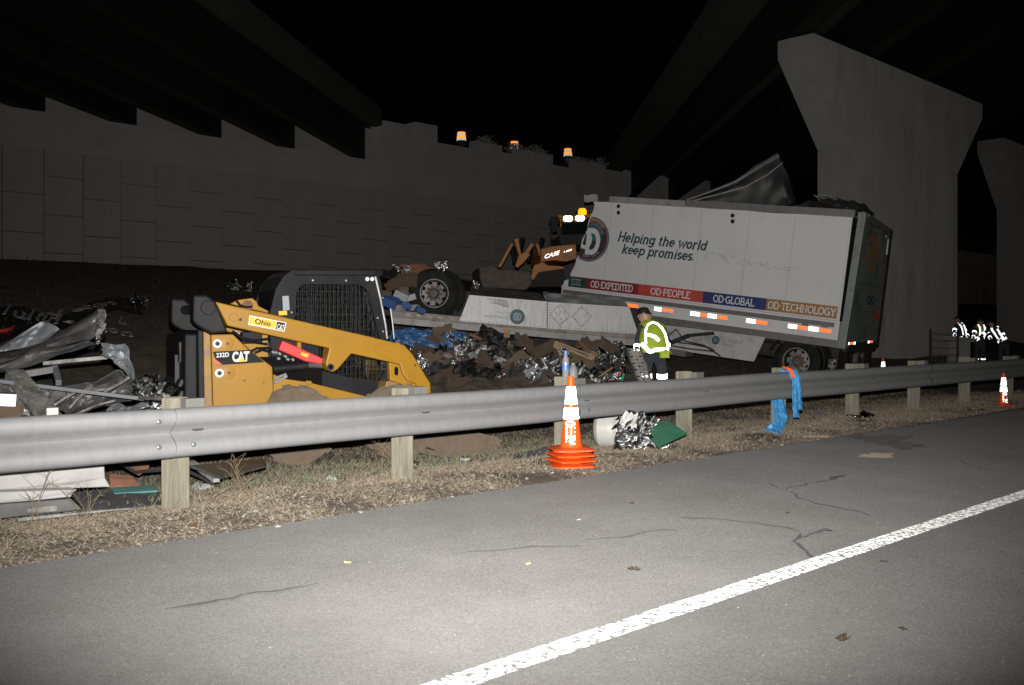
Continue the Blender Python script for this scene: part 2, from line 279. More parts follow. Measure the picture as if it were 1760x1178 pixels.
# ---------------------------------------------------------------- lettering
def Ar(cx, cy, rx, ry, a0, a1, n=12): return [(cx + rx * math.cos(math.radians(a0 + (a1 - a0) * k / n)), cy + ry * math.sin(math.radians(a0 + (a1 - a0) * k / n))) for k in range(n + 1)]
def sv(x, y, l=.11, r=.11): return [(x - l, y), (x + r, y)]
Xh = .66
GL = {  # slab-serif letters as pen strokes: advance width, strokes
 "H": (.88, [[(.15, 0), (.15, 1)], [(.73, 0), (.73, 1)], [(.15, .52), (.73, .52)], sv(.15, 0), sv(.15, 1), sv(.73, 0), sv(.73, 1)]),
 "e": (.62, [[(.08, .34), (.54, .34)] + Ar(.31, .33, .23, .31, 0, 315)]),
 "l": (.34, [[(.17, 0), (.17, 1)], sv(.17, 0), sv(.17, 1, .11, 0)]),
 "p": (.68, [[(.15, -.3), (.15, Xh)], Ar(.38, .33, .23, .32, 0, 360), sv(.15, -.3), sv(.15, Xh, .11, 0)]),
 "i": (.34, [[(.17, 0), (.17, Xh)], sv(.17, 0), sv(.17, Xh, .11, 0), [(.17, .84), (.17, .96)]]),
 "n": (.72, [[(.15, 0), (.15, Xh)], [(.15, .42)] + Ar(.35, .42, .2, .23, 180, 0) + [(.55, 0)], sv(.15, 0), sv(.55, 0), sv(.15, Xh, .11, 0)]),
 "g": (.68, [Ar(.31, .35, .23, .3, 0, 360), [(.54, Xh), (.54, -.06)] + Ar(.31, -.08, .23, .22, 0, -150), sv(.54, Xh, 0, .1)]),
 "t": (.46, [[(.2, .92), (.2, .14)] + Ar(.33, .14, .13, .14, 180, 300, 6), [(.04, Xh), (.38, Xh)]]),
 "h": (.72, [[(.15, 0), (.15, 1)], [(.15, .42)] + Ar(.35, .42, .2, .23, 180, 0) + [(.55, 0)], sv(.15, 0), sv(.55, 0), sv(.15, 1, .11, 0)]),
 "w": (.92, [[(.1, Xh), (.28, 0), (.46, .6), (.64, 0), (.82, Xh)], sv(.1, Xh), sv(.82, Xh)]),
 "o": (.64, [Ar(.31, .33, .23, .32, 0, 360)]),
 "r": (.52, [[(.15, 0), (.15, Xh)], [(.15, .42)] + Ar(.33, .42, .18, .23, 180, 50, 8), sv(.15, 0), sv(.15, Xh, .11, 0)]),
 "d": (.70, [[(.54, 0), (.54, 1)], Ar(.31, .33, .23, .32, 0, 360), sv(.54, 0, 0, .11), sv(.54, 1, .11, 0)]),
 "k": (.68, [[(.15, 0), (.15, 1)], [(.52, Xh), (.15, .26)], [(.28, .4), (.54, 0)], sv(.15, 0), sv(.54, 0), sv(.52, Xh), sv(.15, 1, .11, 0)]),
 "m": (1.06, [[(.15, 0), (.15, Xh)], [(.15, .42)] + Ar(.33, .42, .18, .23, 180, 0) + [(.51, 0)], [(.51, .42)] + Ar(.69, .42, .18, .23, 180, 0) + [(.87, 0)], sv(.15, 0), sv(.51, 0), sv(.87, 0), sv(.15, Xh, .11, 0)]),
 "s": (.54, [Ar(.26, .49, .17, .16, 20, 270, 10) + Ar(.26, .17, .18, .16, 90, -160, 10)]),
 "u": (.72, [[(.15, Xh), (.15, .24)] + Ar(.35, .24, .2, .24, 180, 360) + [(.55, Xh)], [(.55, .3), (.55, 0)], sv(.15, Xh, .11, 0), sv(.55, Xh, .11, 0), sv(.55, 0, 0, .11)]),
 "y": (.70, [[(.1, Xh), (.34, .04)], [(.58, Xh), (.28, -.26), (.1, -.28)], sv(.1, Xh), sv(.58, Xh)]),
 "c": (.58, [Ar(.31, .33, .23, .32, 45, 315)]),
 ".": (.3, [[(.12, .0), (.12, .12)]]), " ": (.36, []), "\u00b7": (.34, [[(.17, .44), (.17, .58)]]),
 "E": (.72, [[(.15, 0), (.15, 1)], [(.04, 0), (.62, 0), (.62, .16)], [(.04, 1), (.62, 1), (.62, .84)], [(.15, .52), (.46, .52)]]),
 "S": (.70, [Ar(.34, .75, .23, .24, 20, 270, 10) + Ar(.34, .26, .25, .25, 90, -160, 10)]),
 "T": (.76, [[(.38, 0), (.38, 1)], [(.06, .82), (.06, 1), (.7, 1), (.7, .82)], sv(.38, 0, .13, .13)]),
 "I": (.38, [[(.19, 0), (.19, 1)], sv(.19, 0, .13, .13), sv(.19, 1, .13, .13)]),
 "C": (.84, [Ar(.44, .5, .36, .49, 40, 320, 16)]), "O": (.94, [Ar(.46, .5, .38, .49, 0, 360, 20)]),
 "D": (.88, [[(.04, 0), (.4, 0)] + Ar(.4, .5, .38, .5, -90, 90) + [(.04, 1)], [(.15, 0), (.15, 1)]]),
 "X": (.82, [[(.12, 0), (.7, 1)], [(.12, 1), (.7, 0)], sv(.12, 0), sv(.7, 0), sv(.12, 1), sv(.7, 1)]),
 "P": (.74, [[(.15, 0), (.15, 1)], [(.04, 1), (.4, 1)] + Ar(.4, .74, .27, .26, 90, -90, 10) + [(.15, .48)], sv(.15, 0)]),
 "L": (.68, [[(.15, 0), (.15, 1)], [(.04, 0), (.6, 0), (.6, .2)], sv(.15, 1)]),
 "G": (.90, [Ar(.44, .5, .36, .49, 45, 355, 16) + [(.8, .46), (.5, .46)], [(.8, .46), (.8, 0)]]),
 "B": (.80, [[(.15, 0), (.15, 1)], [(.04, 1), (.42, 1)] + Ar(.42, .76, .23, .24, 90, -90, 8) + [(.15, .52)], [(.42, .52)] + Ar(.44, .26, .26, .26, 90, -90, 8) + [(.04, 0)]]),
 "A": (.90, [[(.12, 0), (.45, 1), (.78, 0)], [(.24, .34), (.66, .34)], sv(.12, 0), sv(.78, 0)]),
 "N": (.90, [[(.15, 0), (.15, 1), (.73, 0), (.73, 1)], sv(.15, 0), sv(.15, 1, .11, 0), sv(.73, 1)]),
 "Y": (.84, [[(.12, 1), (.42, .48), (.72, 1)], [(.42, .48), (.42, 0)], sv(.42, 0, .13, .13), sv(.12, 1), sv(.72, 1)]),
 "M": (1.02, [[(.15, 0), (.15, 1), (.51, .2), (.87, 1), (.87, 0)], sv(.15, 0), sv(.87, 0)]),
 "F": (.68, [[(.15, 0), (.15, 1)], [(.04, 1), (.6, 1), (.6, .84)], [(.15, .52), (.46, .52)], sv(.15, 0)]),
 "R": (.80, [[(.15, 0), (.15, 1)], [(.04, 1), (.4, 1)] + Ar(.4, .75, .26, .25, 90, -90, 8) + [(.15, .5)], [(.4, .5), (.7, 0)], sv(.15, 0), sv(.7, 0)]),
}
def ribbon(mb, pts, w, f, mi=0):                                # a pen stroke of width w through 2-D points, mapped by f
    pts = [p for k, p in enumerate(pts) if not k or math.hypot(p[0] - pts[k - 1][0], p[1] - pts[k - 1][1]) > 1e-5]
    n = len(pts); L_, R2 = [], []
    closed = n > 3 and abs(pts[0][0] - pts[-1][0]) < 1e-6 and abs(pts[0][1] - pts[-1][1]) < 1e-6
    for k, (x, y) in enumerate(pts):
        a = pts[k - 1] if k else (pts[-2] if closed else pts[0]); b = pts[k + 1] if k < n - 1 else (pts[1] if closed else pts[-1])
        def nrm(p, q):
            dx, dy = q[0] - p[0], q[1] - p[1]; l = math.hypot(dx, dy); return (-dy / l, dx / l) if l > 1e-9 else None
        n1, n2 = nrm(a, (x, y)), nrm((x, y), b); n1 = n1 or n2; n2 = n2 or n1
        mx, my = n1[0] + n2[0], n1[1] + n2[1]; l = math.hypot(mx, my) or 1; mx, my = mx / l, my / l
        c = max(0.5, mx * n1[0] + my * n1[1]); h = w / 2 / c
        L_.append((x + mx * h, y + my * h)); R2.append((x - mx * h, y - my * h))
    mb.add([f(*q) for q in L_ + R2], [(k, n + k, n + k + 1, k + 1) for k in range(n - 1)], mi)
def slab_width(s): return sum(GL[c][0] for c in s)
def slab(mb, s, f, w=.13, shear=0.0, mi=0):                       # f maps (0..width, 0..1) into place; strokes stacked a hair apart
    x = 0.0; k = 0
    for c in s:
        adv, strokes = GL[c]
        for q in strokes:
            k += 1
            ribbon(mb, [(x + a + shear * b, b) for a, b in q], w, (lambda X, Y, k=k: f(X, Y, (k % 6) * 0.0003)), mi)
        x += adv
def font(s, bold=0.0, shear=0.0):                                  # Blender's own built-in letters: vertices, faces, width
    cu = bpy.data.curves.new("letters", "FONT"); cu.body = s; cu.size = 1.0; cu.offset = bold; cu.shear = shear; cu.resolution_u = 3
    ob = bpy.data.objects.new("letters", cu); C.objects.link(ob); bpy.context.view_layer.update()
    me = bpy.data.meshes.new_from_object(ob.evaluated_get(bpy.context.evaluated_depsgraph_get()))
    vs = [tuple(v.co) for v in me.vertices]; fs = [tuple(p.vertices) for p in me.polygons]
    bpy.data.objects.remove(ob); bpy.data.curves.remove(cu); bpy.data.meshes.remove(me)
    x0 = min(v[0] for v in vs); x1 = max(v[0] for v in vs); y0 = min(v[1] for v in vs); y1 = max(v[1] for v in vs)
    return [((v[0] - x0) / (x1 - x0), (v[1] - y0) / (y1 - y0)) for v in vs], fs
def font_on(mb, s, f, bold=0.0, shear=0.0, mi=0):                  # f maps the unit square
    vs, fs = font(s, bold, shear); mb.add([f(a, b) for a, b in vs], fs, mi)
def quad_map(c, up=0.0, axis=1):                                   # bilinear map of the unit square on corners (bottom-left, bottom-right, top-right, top-left)
    a, b, d, e = [V(q) for q in c]
    off = V((0, 0, 0)); off[axis] = up
    return lambda u, v, k=0.0: (a * (1 - u) * (1 - v) + b * u * (1 - v) + d * u * v + e * (1 - u) * v + off + (off.normalized() * k if off.length else off))

# ---------------------------------------------------------------- terrain
PROF = [(-300, -0.08), (5.1, -0.08), (5.32, -0.015), (5.62, 0.03), (6.0, 0.035), (6.6, -0.0), (7.6, -0.12), (8.6, -0.20), (10.2, -0.10), (12, 0.03), (14, 0.28), (18, 0.95), (22, 1.55), (30, 2.65), (37.6, 3.68), (38.6, 3.78), (39.2, 3.55), (40.3, 3.72), (46, 3.75)]
def prof(t):
    for (a, za), (b, zb) in zip(PROF, PROF[1:]):
        if t <= b: k = (t - a) / (b - a); return za + (zb - za) * k
    return PROF[-1][1]
def gz(x, y):
    s, t = st(V((x, y, 0))); z = prof(t)
    if t > 5.5:
        k = min(1, (t - 5.5) / 1.5)
        z += k * (0.025 * noise.noise((x * 1.3, y * 1.3, 0)) + (0.07 * noise.noise((x * .35, y * .35, 4)) if t > 9 else 0))
    return z
def on_slope(px, py, lo=14.0):                                     # where the ray of a photo pixel meets the bank
    d = lo
    while d < 37 and P(px, py, d).z > gz(P(px, py, d).x, d): d += 0.1
    return d
def G(x, y, up=0.0): return V((x, y, gz(x, y) + up))

# ================================================================ SETTING
def asphalt(k=1.0):
    m = bpy.data.materials.new("asphalt"); m.use_nodes = True; nt = m.node_tree; n = nt.nodes; L = nt.links; b = n["Principled BSDF"]
    tc = n.new("ShaderNodeTexCoord")
    def nz(sc, det, rg=0.6):
        t = n.new("ShaderNodeTexNoise"); t.inputs["Scale"].default_value = sc; t.inputs["Detail"].default_value = det; t.inputs["Roughness"].default_value = rg
        L.new(tc.outputs["Object"], t.inputs["Vector"]); return t.outputs["Fac"]
    vo = n.new("ShaderNodeTexVoronoi"); vo.inputs["Scale"].default_value = 140; L.new(tc.outputs["Object"], vo.inputs["Vector"])
    r1 = n.new("ShaderNodeValToRGB"); e = r1.color_ramp.elements
    e[0].position = 0.28; e[0].color = (0.090 * k, 0.0875 * k, 0.084 * k, 1); e[1].position = 0.70; e[1].color = (0.124 * k, 0.121 * k, 0.117 * k, 1); L.new(nz(0.9, 10, 0.7), r1.inputs[0])
    mp = n.new("ShaderNodeMapRange"); mp.inputs["To Min"].default_value = 0.55; mp.inputs["To Max"].default_value = 1.45; L.new(vo.outputs["Color"], mp.inputs["Value"])
    mx = n.new("ShaderNodeMix"); mx.data_type = "RGBA"; mx.blend_type = "MULTIPLY"; mx.inputs["Factor"].default_value = 0.55
    L.new(r1.outputs[0], mx.inputs["A"]); L.new(mp.outputs[0], mx.inputs["B"])
    v2 = n.new("ShaderNodeTexVoronoi"); v2.inputs["Scale"].default_value = 26; L.new(tc.outputs["Object"], v2.inputs["Vector"])      # scattered pale chips
    r2 = n.new("ShaderNodeMapRange"); r2.inputs["From Min"].default_value = 0.11; r2.inputs["From Max"].default_value = 0.05; L.new(v2.outputs["Distance"], r2.inputs["Value"])
    m2 = n.new("ShaderNodeMix"); m2.data_type = "RGBA"; L.new(r2.outputs[0], m2.inputs["Factor"]); L.new(mx.outputs["Result"], m2.inputs["A"]); m2.inputs["B"].default_value = (0.17, 0.165, 0.155, 1)
    L.new(m2.outputs["Result"], b.inputs["Base Color"]); b.inputs["Roughness"].default_value = 0.82; b.inputs["Diffuse Roughness"].default_value = 1.0
    bp = n.new("ShaderNodeBump"); bp.inputs["Strength"].default_value = 0.45; bp.inputs["Distance"].default_value = 0.006; L.new(vo.outputs["Distance"], bp.inputs["Height"]); L.new(bp.outputs[0], b.inputs["Normal"])
    return m
def line_paint():
    m = bpy.data.materials.new("worn_line_paint"); m.use_nodes = True; nt = m.node_tree; n = nt.nodes; L = nt.links; b = n["Principled BSDF"]
    tc = n.new("ShaderNodeTexCoord"); t = n.new("ShaderNodeTexNoise"); t.inputs["Scale"].default_value = 30; t.inputs["Detail"].default_value = 9; t.inputs["Roughness"].default_value = 0.8
    L.new(tc.outputs["Object"], t.inputs["Vector"]); r = n.new("ShaderNodeMapRange"); r.inputs["From Min"].default_value = 0.49; r.inputs["From Max"].default_value = 0.53
    L.new(t.outputs["Fac"], r.inputs["Value"]); mx = n.new("ShaderNodeMix"); mx.data_type = "RGBA"
    mx.inputs["A"].default_value = (0.5, 0.5, 0.49, 1); mx.inputs["B"].default_value = (0.075, 0.073, 0.07, 1); L.new(r.outputs[0], mx.inputs["Factor"]); L.new(mx.outputs["Result"], b.inputs["Base Color"])
    b.inputs["Roughness"].default_value = 0.7; b.inputs["Diffuse Roughness"].default_value = 1.0
    bp = n.new("ShaderNodeBump"); bp.inputs["Strength"].default_value = 0.5; bp.inputs["Distance"].default_value = 0.004; L.new(t.outputs["Fac"], bp.inputs["Height"]); L.new(bp.outputs[0], b.inputs["Normal"])
    return m
def ground_mat():
    m = bpy.data.materials.new("verge_earth"); m.use_nodes = True; nt = m.node_tree; n = nt.nodes; L = nt.links; b = n["Principled BSDF"]
    tc = n.new("ShaderNodeTexCoord")
    def nz(sc, det=8, rg=0.65):
        t = n.new("ShaderNodeTexNoise"); t.inputs["Scale"].default_value = sc; t.inputs["Detail"].default_value = det; t.inputs["Roughness"].default_value = rg; L.new(tc.outputs["Object"], t.inputs["Vector"]); return t.outputs["Fac"]
    r = n.new("ShaderNodeValToRGB"); e = r.color_ramp.elements
    e[0].position = 0.30; e[0].color = (0.055, 0.044, 0.033, 1); e[1].position = 0.74; e[1].color = (0.205, 0.167, 0.122, 1)
    x = e.new(0.5); x.color = (0.122, 0.098, 0.072, 1); L.new(nz(3.2), r.inputs[0])
    r2 = n.new("ShaderNodeMapRange"); r2.inputs["From Min"].default_value = 0.56; r2.inputs["From Max"].default_value = 0.70; L.new(nz(0.8, 4), r2.inputs["Value"])
    mx = n.new("ShaderNodeMix"); mx.data_type = "RGBA"; L.new(r2.outputs[0], mx.inputs["Factor"]); L.new(r.outputs[0], mx.inputs["A"]); mx.inputs["B"].default_value = (0.038, 0.042, 0.025, 1)
    L.new(mx.outputs["Result"], b.inputs["Base Color"]); b.inputs["Roughness"].default_value = 0.95
    bp = n.new("ShaderNodeBump"); bp.inputs["Strength"].default_value = 1.0; bp.inputs["Distance"].default_value = 0.05; L.new(nz(9, 9, 0.75), bp.inputs["Height"]); L.new(bp.outputs[0], b.inputs["Normal"])
    return m
M["asphalt"] = asphalt(0.79); M["asphalt_lane"] = asphalt(0.60); M["paint"] = line_paint(); M["earth"] = ground_mat()
def rng(a, b, d): k = int(round((b - a) / d)); return [a + (b - a) * i / k for i in range(k)]
ss = rng(-90, -8, 6) + rng(-8, 34, 0.3) + rng(34, 80, 1.5) + rng(80, 300, 10) + [300]
ts = [-120, -40, -12, -4, 0, 3, 5, 5.1, 5.2, 5.32, 5.45, 5.6] + rng(5.8, 14, 0.25) + rng(14, 37.5, 0.9) + [37.5, 38.0, 38.6, 38.9, 39.2, 39.8, 40.3, 41, 44, 46]
mb = MB(); vs = []
for t in ts:
    for s in ss:
        p = ST(s, t); vs.append((p.x, p.y, gz(p.x, p.y)))
w = len(ss); mb.add(vs, [(j * w + i, j * w + i + 1, (j + 1) * w + i + 1, (j + 1) * w + i) for j in range(len(ts) - 1) for i in range(w - 1)])
struct(mb.build("ground", M["earth"], angle=80))
# road: a sheet with a crumbled edge along the verge
mb = MB(); rs = rng(-90, -8, 6) + rng(-8, 34, 0.06) + rng(34, 300, 8) + [300]; vs = []
for t in (2.54, 3.4, 4.2, None):
    for s in rs:
        e = 5.40 - 0.13 * min(1, max(0, (s - 8) / 10)) + 0.035 * noise.noise((s * 1.1, 0, 0)) + 0.03 * noise.noise((s * 6, 3, 0)) + 0.012 * noise.noise((s * 25, 3, 0))
        p = ST(s, e if t is None else t); vs.append((p.x, p.y, -0.004 if t is None else 0.0))
w = len(rs); mb.add(vs, [(j * w + i, j * w + i + 1, (j + 1) * w + i + 1, (j + 1) * w + i) for j in range(3) for i in range(w - 1)])
road = struct(mb.build("road_shoulder", M["asphalt"]))
mb = MB(); vs = []
for t in (-60, -8, 0, 1.5, 2.54):
    for s in rs: p = ST(s, t); vs.append((p.x, p.y, 0.0))
mb.add(vs, [(j * w + i, j * w + i + 1, (j + 1) * w + i + 1, (j + 1) * w + i) for j in range(4) for i in range(w - 1)])
struct(mb.build("road", M["asphalt_lane"]))
mb = MB(); rs = rng(-90, -6, 6) + rng(-6, 30, 0.035) + rng(30, 300, 5) + [300]; vs = []
for sgn in (0, 1):
    for s in rs:
        e = (2.475 if sgn == 0 else 2.605) + 0.006 * noise.noise((s * 3, sgn * 9, 0)) + 0.007 * noise.noise((s * 22, sgn * 9, 2)); p = ST(s, e); vs.append((p.x, p.y, 0.004))
w = len(rs); mb.add(vs, [(i, i + 1, w + i + 1, w + i) for i in range(w - 1)])
struct(mb.build("white_line", M["paint"]))
def road_mark(name, pts, wd, z=0.0025, m="crack"):
    g = [on_z(*p) for p in pts]; mb = MB(); L_ = []; path = []
    for a, b in zip(g, g[1:]):
        k = max(2, int((b - a).length / 0.05))
        for i in range(k): path.append(a.lerp(b, i / k))
    path.append(g[-1]); n = len(path); vs = []
    for i, p in enumerate(path):
        d = (path[min(i + 1, n - 1)] - path[max(i - 1, 0)]).normalized(); q = V((-d.y, d.x, 0))
        p = p + q * (0.05 * noise.noise((p.x * 5, p.y * 5, 1)) + 0.02 * noise.noise((p.x * 19, p.y * 19, 1)))
        h = wd * (0.35 + 1.2 * abs(noise.noise((p.x * 4, p.y * 4, 7)))) * min(1, 6 * i / n + .15, 6 * (n - 1 - i) / n + .15)
        vs += [p + q * h + V((0, 0, z)), p - q * h + V((0, 0, z))]
    mb.add(vs, [(2 * i, 2 * i + 1, 2 * i + 3, 2 * i + 2) for i in range(n - 1)])
    return mb.build(name, M[m], road)
for pts, wd in (([(282, 1049), (340, 1040), (400, 1030), (445, 1020), (500, 1012), (550, 1005)], .010), ([(775, 952), (850, 946), (930, 942), (1000, 938)], .008), ([(1000, 929), (1080, 922), (1140, 912), (1165, 914)], .012), ([(1160, 888), (1240, 894), (1310, 900), (1350, 908), (1372, 916)], .012),
                ([(1372, 916), (1368, 935), (1380, 945), (1408, 966)], .016), ([(1200, 820), (1270, 826), (1320, 832), (1346, 841)], .011), ([(1346, 841), (1390, 832), (1430, 824), (1455, 816)], .022), ([(1346, 841), (1370, 854), (1410, 868), (1480, 880), (1500, 888)], .018), ([(1600, 785), (1640, 790), (1690, 806), (1758, 814)], .015), ([(1380, 926), (1420, 908), (1440, 914)], .016)):
    road_mark("crack_grime", pts, wd * 4.5, 0.0015, "halo"); road_mark("crack", pts, wd * 1.4)
def blotch(name, cx, cy, rx, ry, m, z=0.003, n=40, seed=0, up=0.0):
    mb = MB(); c = on_z(cx, cy); vs = [c + V((0, 0, z))]
    for i in range(n):
        a = 2 * math.pi * i / n; k = 0.75 + 0.55 * noise.noise((math.cos(a) * 1.7 + seed, math.sin(a) * 1.7, seed)) + 0.15 * noise.noise((math.cos(a) * 7, math.sin(a) * 7, seed))
        vs.append(on_z(cx + rx * k * math.cos(a), cy + ry * k * math.sin(a)) + V((0, 0, z)))
    mb.add(vs, [(0, 1 + i, 1 + (i + 1) % n) for i in range(n)]); return mb.build(name, M[m], road)
blotch("stain", 1520, 756, 58, 10, "stain", seed=1); blotch("stain", 1555, 768, 42, 8, "stain", seed=2, z=0.0034); blotch("stain", 1470, 750, 30, 5, "stain", seed=3, z=0.0038)
M["sand"] = mat("grit_pale", (0.2, 0.16, 0.125), 0.95, var=0.3, scale=30, bump=0.6, bscale=60)
blotch("grit_patch", 1510, 784, 48, 5, "sand", seed=4, z=0.0042)

# ---- retaining wall of cruciform panels, parallel with the road
WT = 40.35                                                          # distance of the wall face from the road axis
wall = thing("retaining_wall", "tall concrete retaining wall of staggered rectangular panels behind the wreck", "wall")
def wbox(mb, s0, s1, t0, t1, z0, z1, mi=0):
    vs = [ST(s, t, z) for s in (s0, s1) for t in (t0, t1) for z in (z0, z1)]
    mb.add(vs, [(0, 1, 3, 2), (4, 6, 7, 5), (0, 4, 5, 1), (2, 3, 7, 6), (0, 2, 6, 4), (1, 5, 7, 3)], mi)
PWD = 1.52; S0 = 12.75 - 3 * PWD
pm = {}
def panel_mesh(h):
    k = round(h, 2)
    if k not in pm:
        b = MB(); b.prism([(0.03, 0.016), (PWD - 0.03, 0.016), (PWD - 0.03, h - 0.016), (0.03, h - 0.016)], 0.0, 0.14); pm[k] = b.mesh("panel", M["wall"], False)
    return pm[k]
RM = Matrix((U, N, V((0, 0, 1)))).transposed().to_4x4()
for c in range(34):
    s = S0 + c * PWD; zb = 3.45; zt = 8.2; zs_ = [zb]; z = zb + (1.5 if c % 2 else 0.75)
    while z < zt - 0.3: zs_.append(z); z += 1.5
    zs_.append(zt)
    for a, b in zip(zs_, zs_[1:]):
        o = bpy.data.objects.new("panel", panel_mesh(b - a)); C.objects.link(o); o.parent = wall
        mm = RM.copy(); mm.translation = ST(s, WT + R_.uniform(-.012, .012), a); o.matrix_basis = mm
b = MB(); wbox(b, S0 - 25, S0, WT + .01, WT + .4, 3.3, 8.2); b.build("wall_extension", M["wall"], wall); b = MB(); wbox(b, S0 + 34 * PWD, S0 + 34 * PWD + 70, WT + .01, WT + .4, 3.3, 8.2); b.build("wall_extension", M["wall"], wall)
b = MB(); wbox(b, S0 - 25, S0 + 34 * PWD + 70, WT + .11, WT + .5, 3.2, 8.3); b.build("joint_fill", M["wall_dark"], wall)
b = MB(); wbox(b, S0 - 25, 34.1, WT - .16, WT + .9, 8.2, 9.36); wbox(b, 34.14, S0 + 34 * PWD + 70, WT - .16, WT + .9, 8.2, 9.3); b.build("beam_seat", M["coping"], wall)
b = MB(); wbox(b, S0 - 25, 34.1, WT - .28, WT + .6, 9.38, 9.62); b.build("coping", M["coping"], wall)
b = MB(); wbox(b, -14, 30.9, WT + .62, WT + 1.0, 9.4, 11.5); wbox(b, 30.9, 34.1, WT + .62, WT + 1.0, 9.4, 10.9); b.build("backwall", M["coping"], wall)
b = MB(); wbox(b, 30.6, 32.58, WT - .1, WT + 1.5, 9.64, 11.75); wbox(b, 32.62, 34.1, WT - .22, WT + 1.6, 9.64, 11.95); b.build("end_block", M["coping"], wall)
b = MB()
for s0, s1, z1 in ((34.14, 37.0, 11.15), (37.0, 39.2, 11.6), (39.2, 40.3, 11.25), (40.3, 43.4, 11.6), (43.4, 45.2, 11.0), (45.2, 48.2, 11.55), (48.2, 50.4, 11.3), (50.4, 60, 11.75), (60, 100, 11.6)): wbox(b, s0, s1 - .03, WT + .1, WT + .5, 9.3, z1)
b.build("parapet", M["coping"], wall)
b = MB(); wbox(b, -100, 300, WT + .55, WT + 60, 3.5, 9.3); wbox(b, 33.9, 300, WT + .75, WT + 60, 9.3, 11.2); struct(b.build("upper_ground", M["earth"]))
b = MB(); wbox(b, -40, 130, 38.75, 40.2, 3.3, 3.62); struct(b.build("dark_base_strip", M["blackmatte"]))  # black strip added to draw the dark band along the wall's foot

# scraggy growth along the parapet
def shrub(s, z0, wd, h, label, seed):
    r = random.Random(seed); o = thing("shrub", label, "shrub", ST(s, WT + .75, z0), "weeds grown over the parapet")
    st_, lf = MB(), MB()
    for k in range(46):
        x = r.uniform(-wd, wd) * .5; top = V((x + r.uniform(-.2, .2), r.uniform(-.25, .25), h * r.uniform(.45, 1) * (1 - .5 * abs(x) / wd)))
        a = V((x * .7, 0, 0)); a = U * a.x + V((0, 0, -.05)); tp = U * top.x + N * top.y + V((0, 0, top.z)); st_.tube([a, a.lerp(tp, .5) + V((r.uniform(-.06, .06), 0, 0)), tp], [.014, .010, .004], 4)
        for j in range(7):
            q = a.lerp(tp, r.uniform(.25, 1)) + V((r.uniform(-.12, .12), r.uniform(-.1, .1), r.uniform(-.05, .06))); d = V((r.uniform(-1, 1), r.uniform(-1, 1), r.uniform(-.3, 1))).normalized() * r.uniform(.06, .13); e = d.cross(V((r.random(), r.random(), r.random()))).normalized() * .035
            lf.add([q - e, q + d * .5 - e * 1.3, q + d, q + d * .5 + e * 1.3, q + e], [(0, 1, 2, 3, 4)])
    st_.build("stem", M["weed"], o); lf.build("foliage", M["shrubleaf"], o, smooth=False)
M["shrubleaf"] = mat("grey_leaves", (0.26, 0.25, 0.22), 0.9, var=0.3)
for k, (s, wd, h, lb) in enumerate(((38.4, 1.4, .75, "grey scraggy shrub on the parapet under the first traffic drum from the end block"), (40.9, 2.0, .6, "wide grey shrub on the parapet between the first and second traffic drums"), (42.6, 1.5, .75, "tall grey shrub on the parapet under the middle traffic drum"), (46.2, 1.5, .5, "low grey shrub on the parapet between the middle and third drums"), (48.3, 1.9, .65, "grey shrub on the parapet below the third traffic drum"), (51.4, 1.6, .6, "grey shrub at the trailer end of the parapet row"))):
    shrub(s, 11.45, wd, h * 1.1, lb, 40 + k)

# ---- the two bridges overhead
def bridge(label, ends, tdir, t_end, seat, length, depth, gw, fascia_over, side, sp):
    o = thing("bridge", label, "bridge")
    d = V((tdir[0], tdir[1], 0)).normalized(); pn = V((d.y, -d.x, 0))
    def slabbox(mb, a, b, w0, w1, z0, z1):
        vs = [p + pn * q + V((0, 0, z)) for p in (a, b) for q in (w0, w1) for z in (z0, z1)]
        mb.add(vs, [(0, 1, 3, 2), (4, 6, 7, 5), (0, 4, 5, 1), (2, 3, 7, 6), (0, 2, 6, 4), (1, 5, 7, 3)])
    for s in ends:
        a = ST(s, t_end); a.z = 0; b_ = a - d * length; m = MB()
        slabbox(m, a, b_, -gw, 0, seat, seat + .06); slabbox(m, a, b_, -gw / 2 - .01, -gw / 2 + .01, seat + .06, seat + depth); slabbox(m, a, b_, -gw, 0, seat + depth, seat + depth + .05)
        m.build("girder", M["girder"], o, smooth=False)
    return o, d, pn, slabbox
go = (0.139, 0.990)
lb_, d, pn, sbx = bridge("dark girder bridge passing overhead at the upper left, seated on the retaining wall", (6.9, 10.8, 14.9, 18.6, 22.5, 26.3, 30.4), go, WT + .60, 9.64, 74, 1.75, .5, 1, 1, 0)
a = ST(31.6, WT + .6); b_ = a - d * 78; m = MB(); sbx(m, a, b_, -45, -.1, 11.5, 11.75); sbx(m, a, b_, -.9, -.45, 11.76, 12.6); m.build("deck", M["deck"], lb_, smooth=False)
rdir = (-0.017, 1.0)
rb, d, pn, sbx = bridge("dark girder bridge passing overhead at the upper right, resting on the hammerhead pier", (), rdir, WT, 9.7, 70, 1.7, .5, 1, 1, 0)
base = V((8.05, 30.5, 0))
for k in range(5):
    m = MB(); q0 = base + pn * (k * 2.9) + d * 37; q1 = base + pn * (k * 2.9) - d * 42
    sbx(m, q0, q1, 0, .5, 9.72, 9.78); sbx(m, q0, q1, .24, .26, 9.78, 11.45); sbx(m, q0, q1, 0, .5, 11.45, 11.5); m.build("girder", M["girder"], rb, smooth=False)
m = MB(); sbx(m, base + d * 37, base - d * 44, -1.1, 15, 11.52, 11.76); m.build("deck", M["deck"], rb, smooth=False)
m = MB(); sbx(m, base + d * 37, base - d * 44, -1.1, -.75, 11.77, 12.7); m.build("parapet", M["deck"], rb, smooth=False)

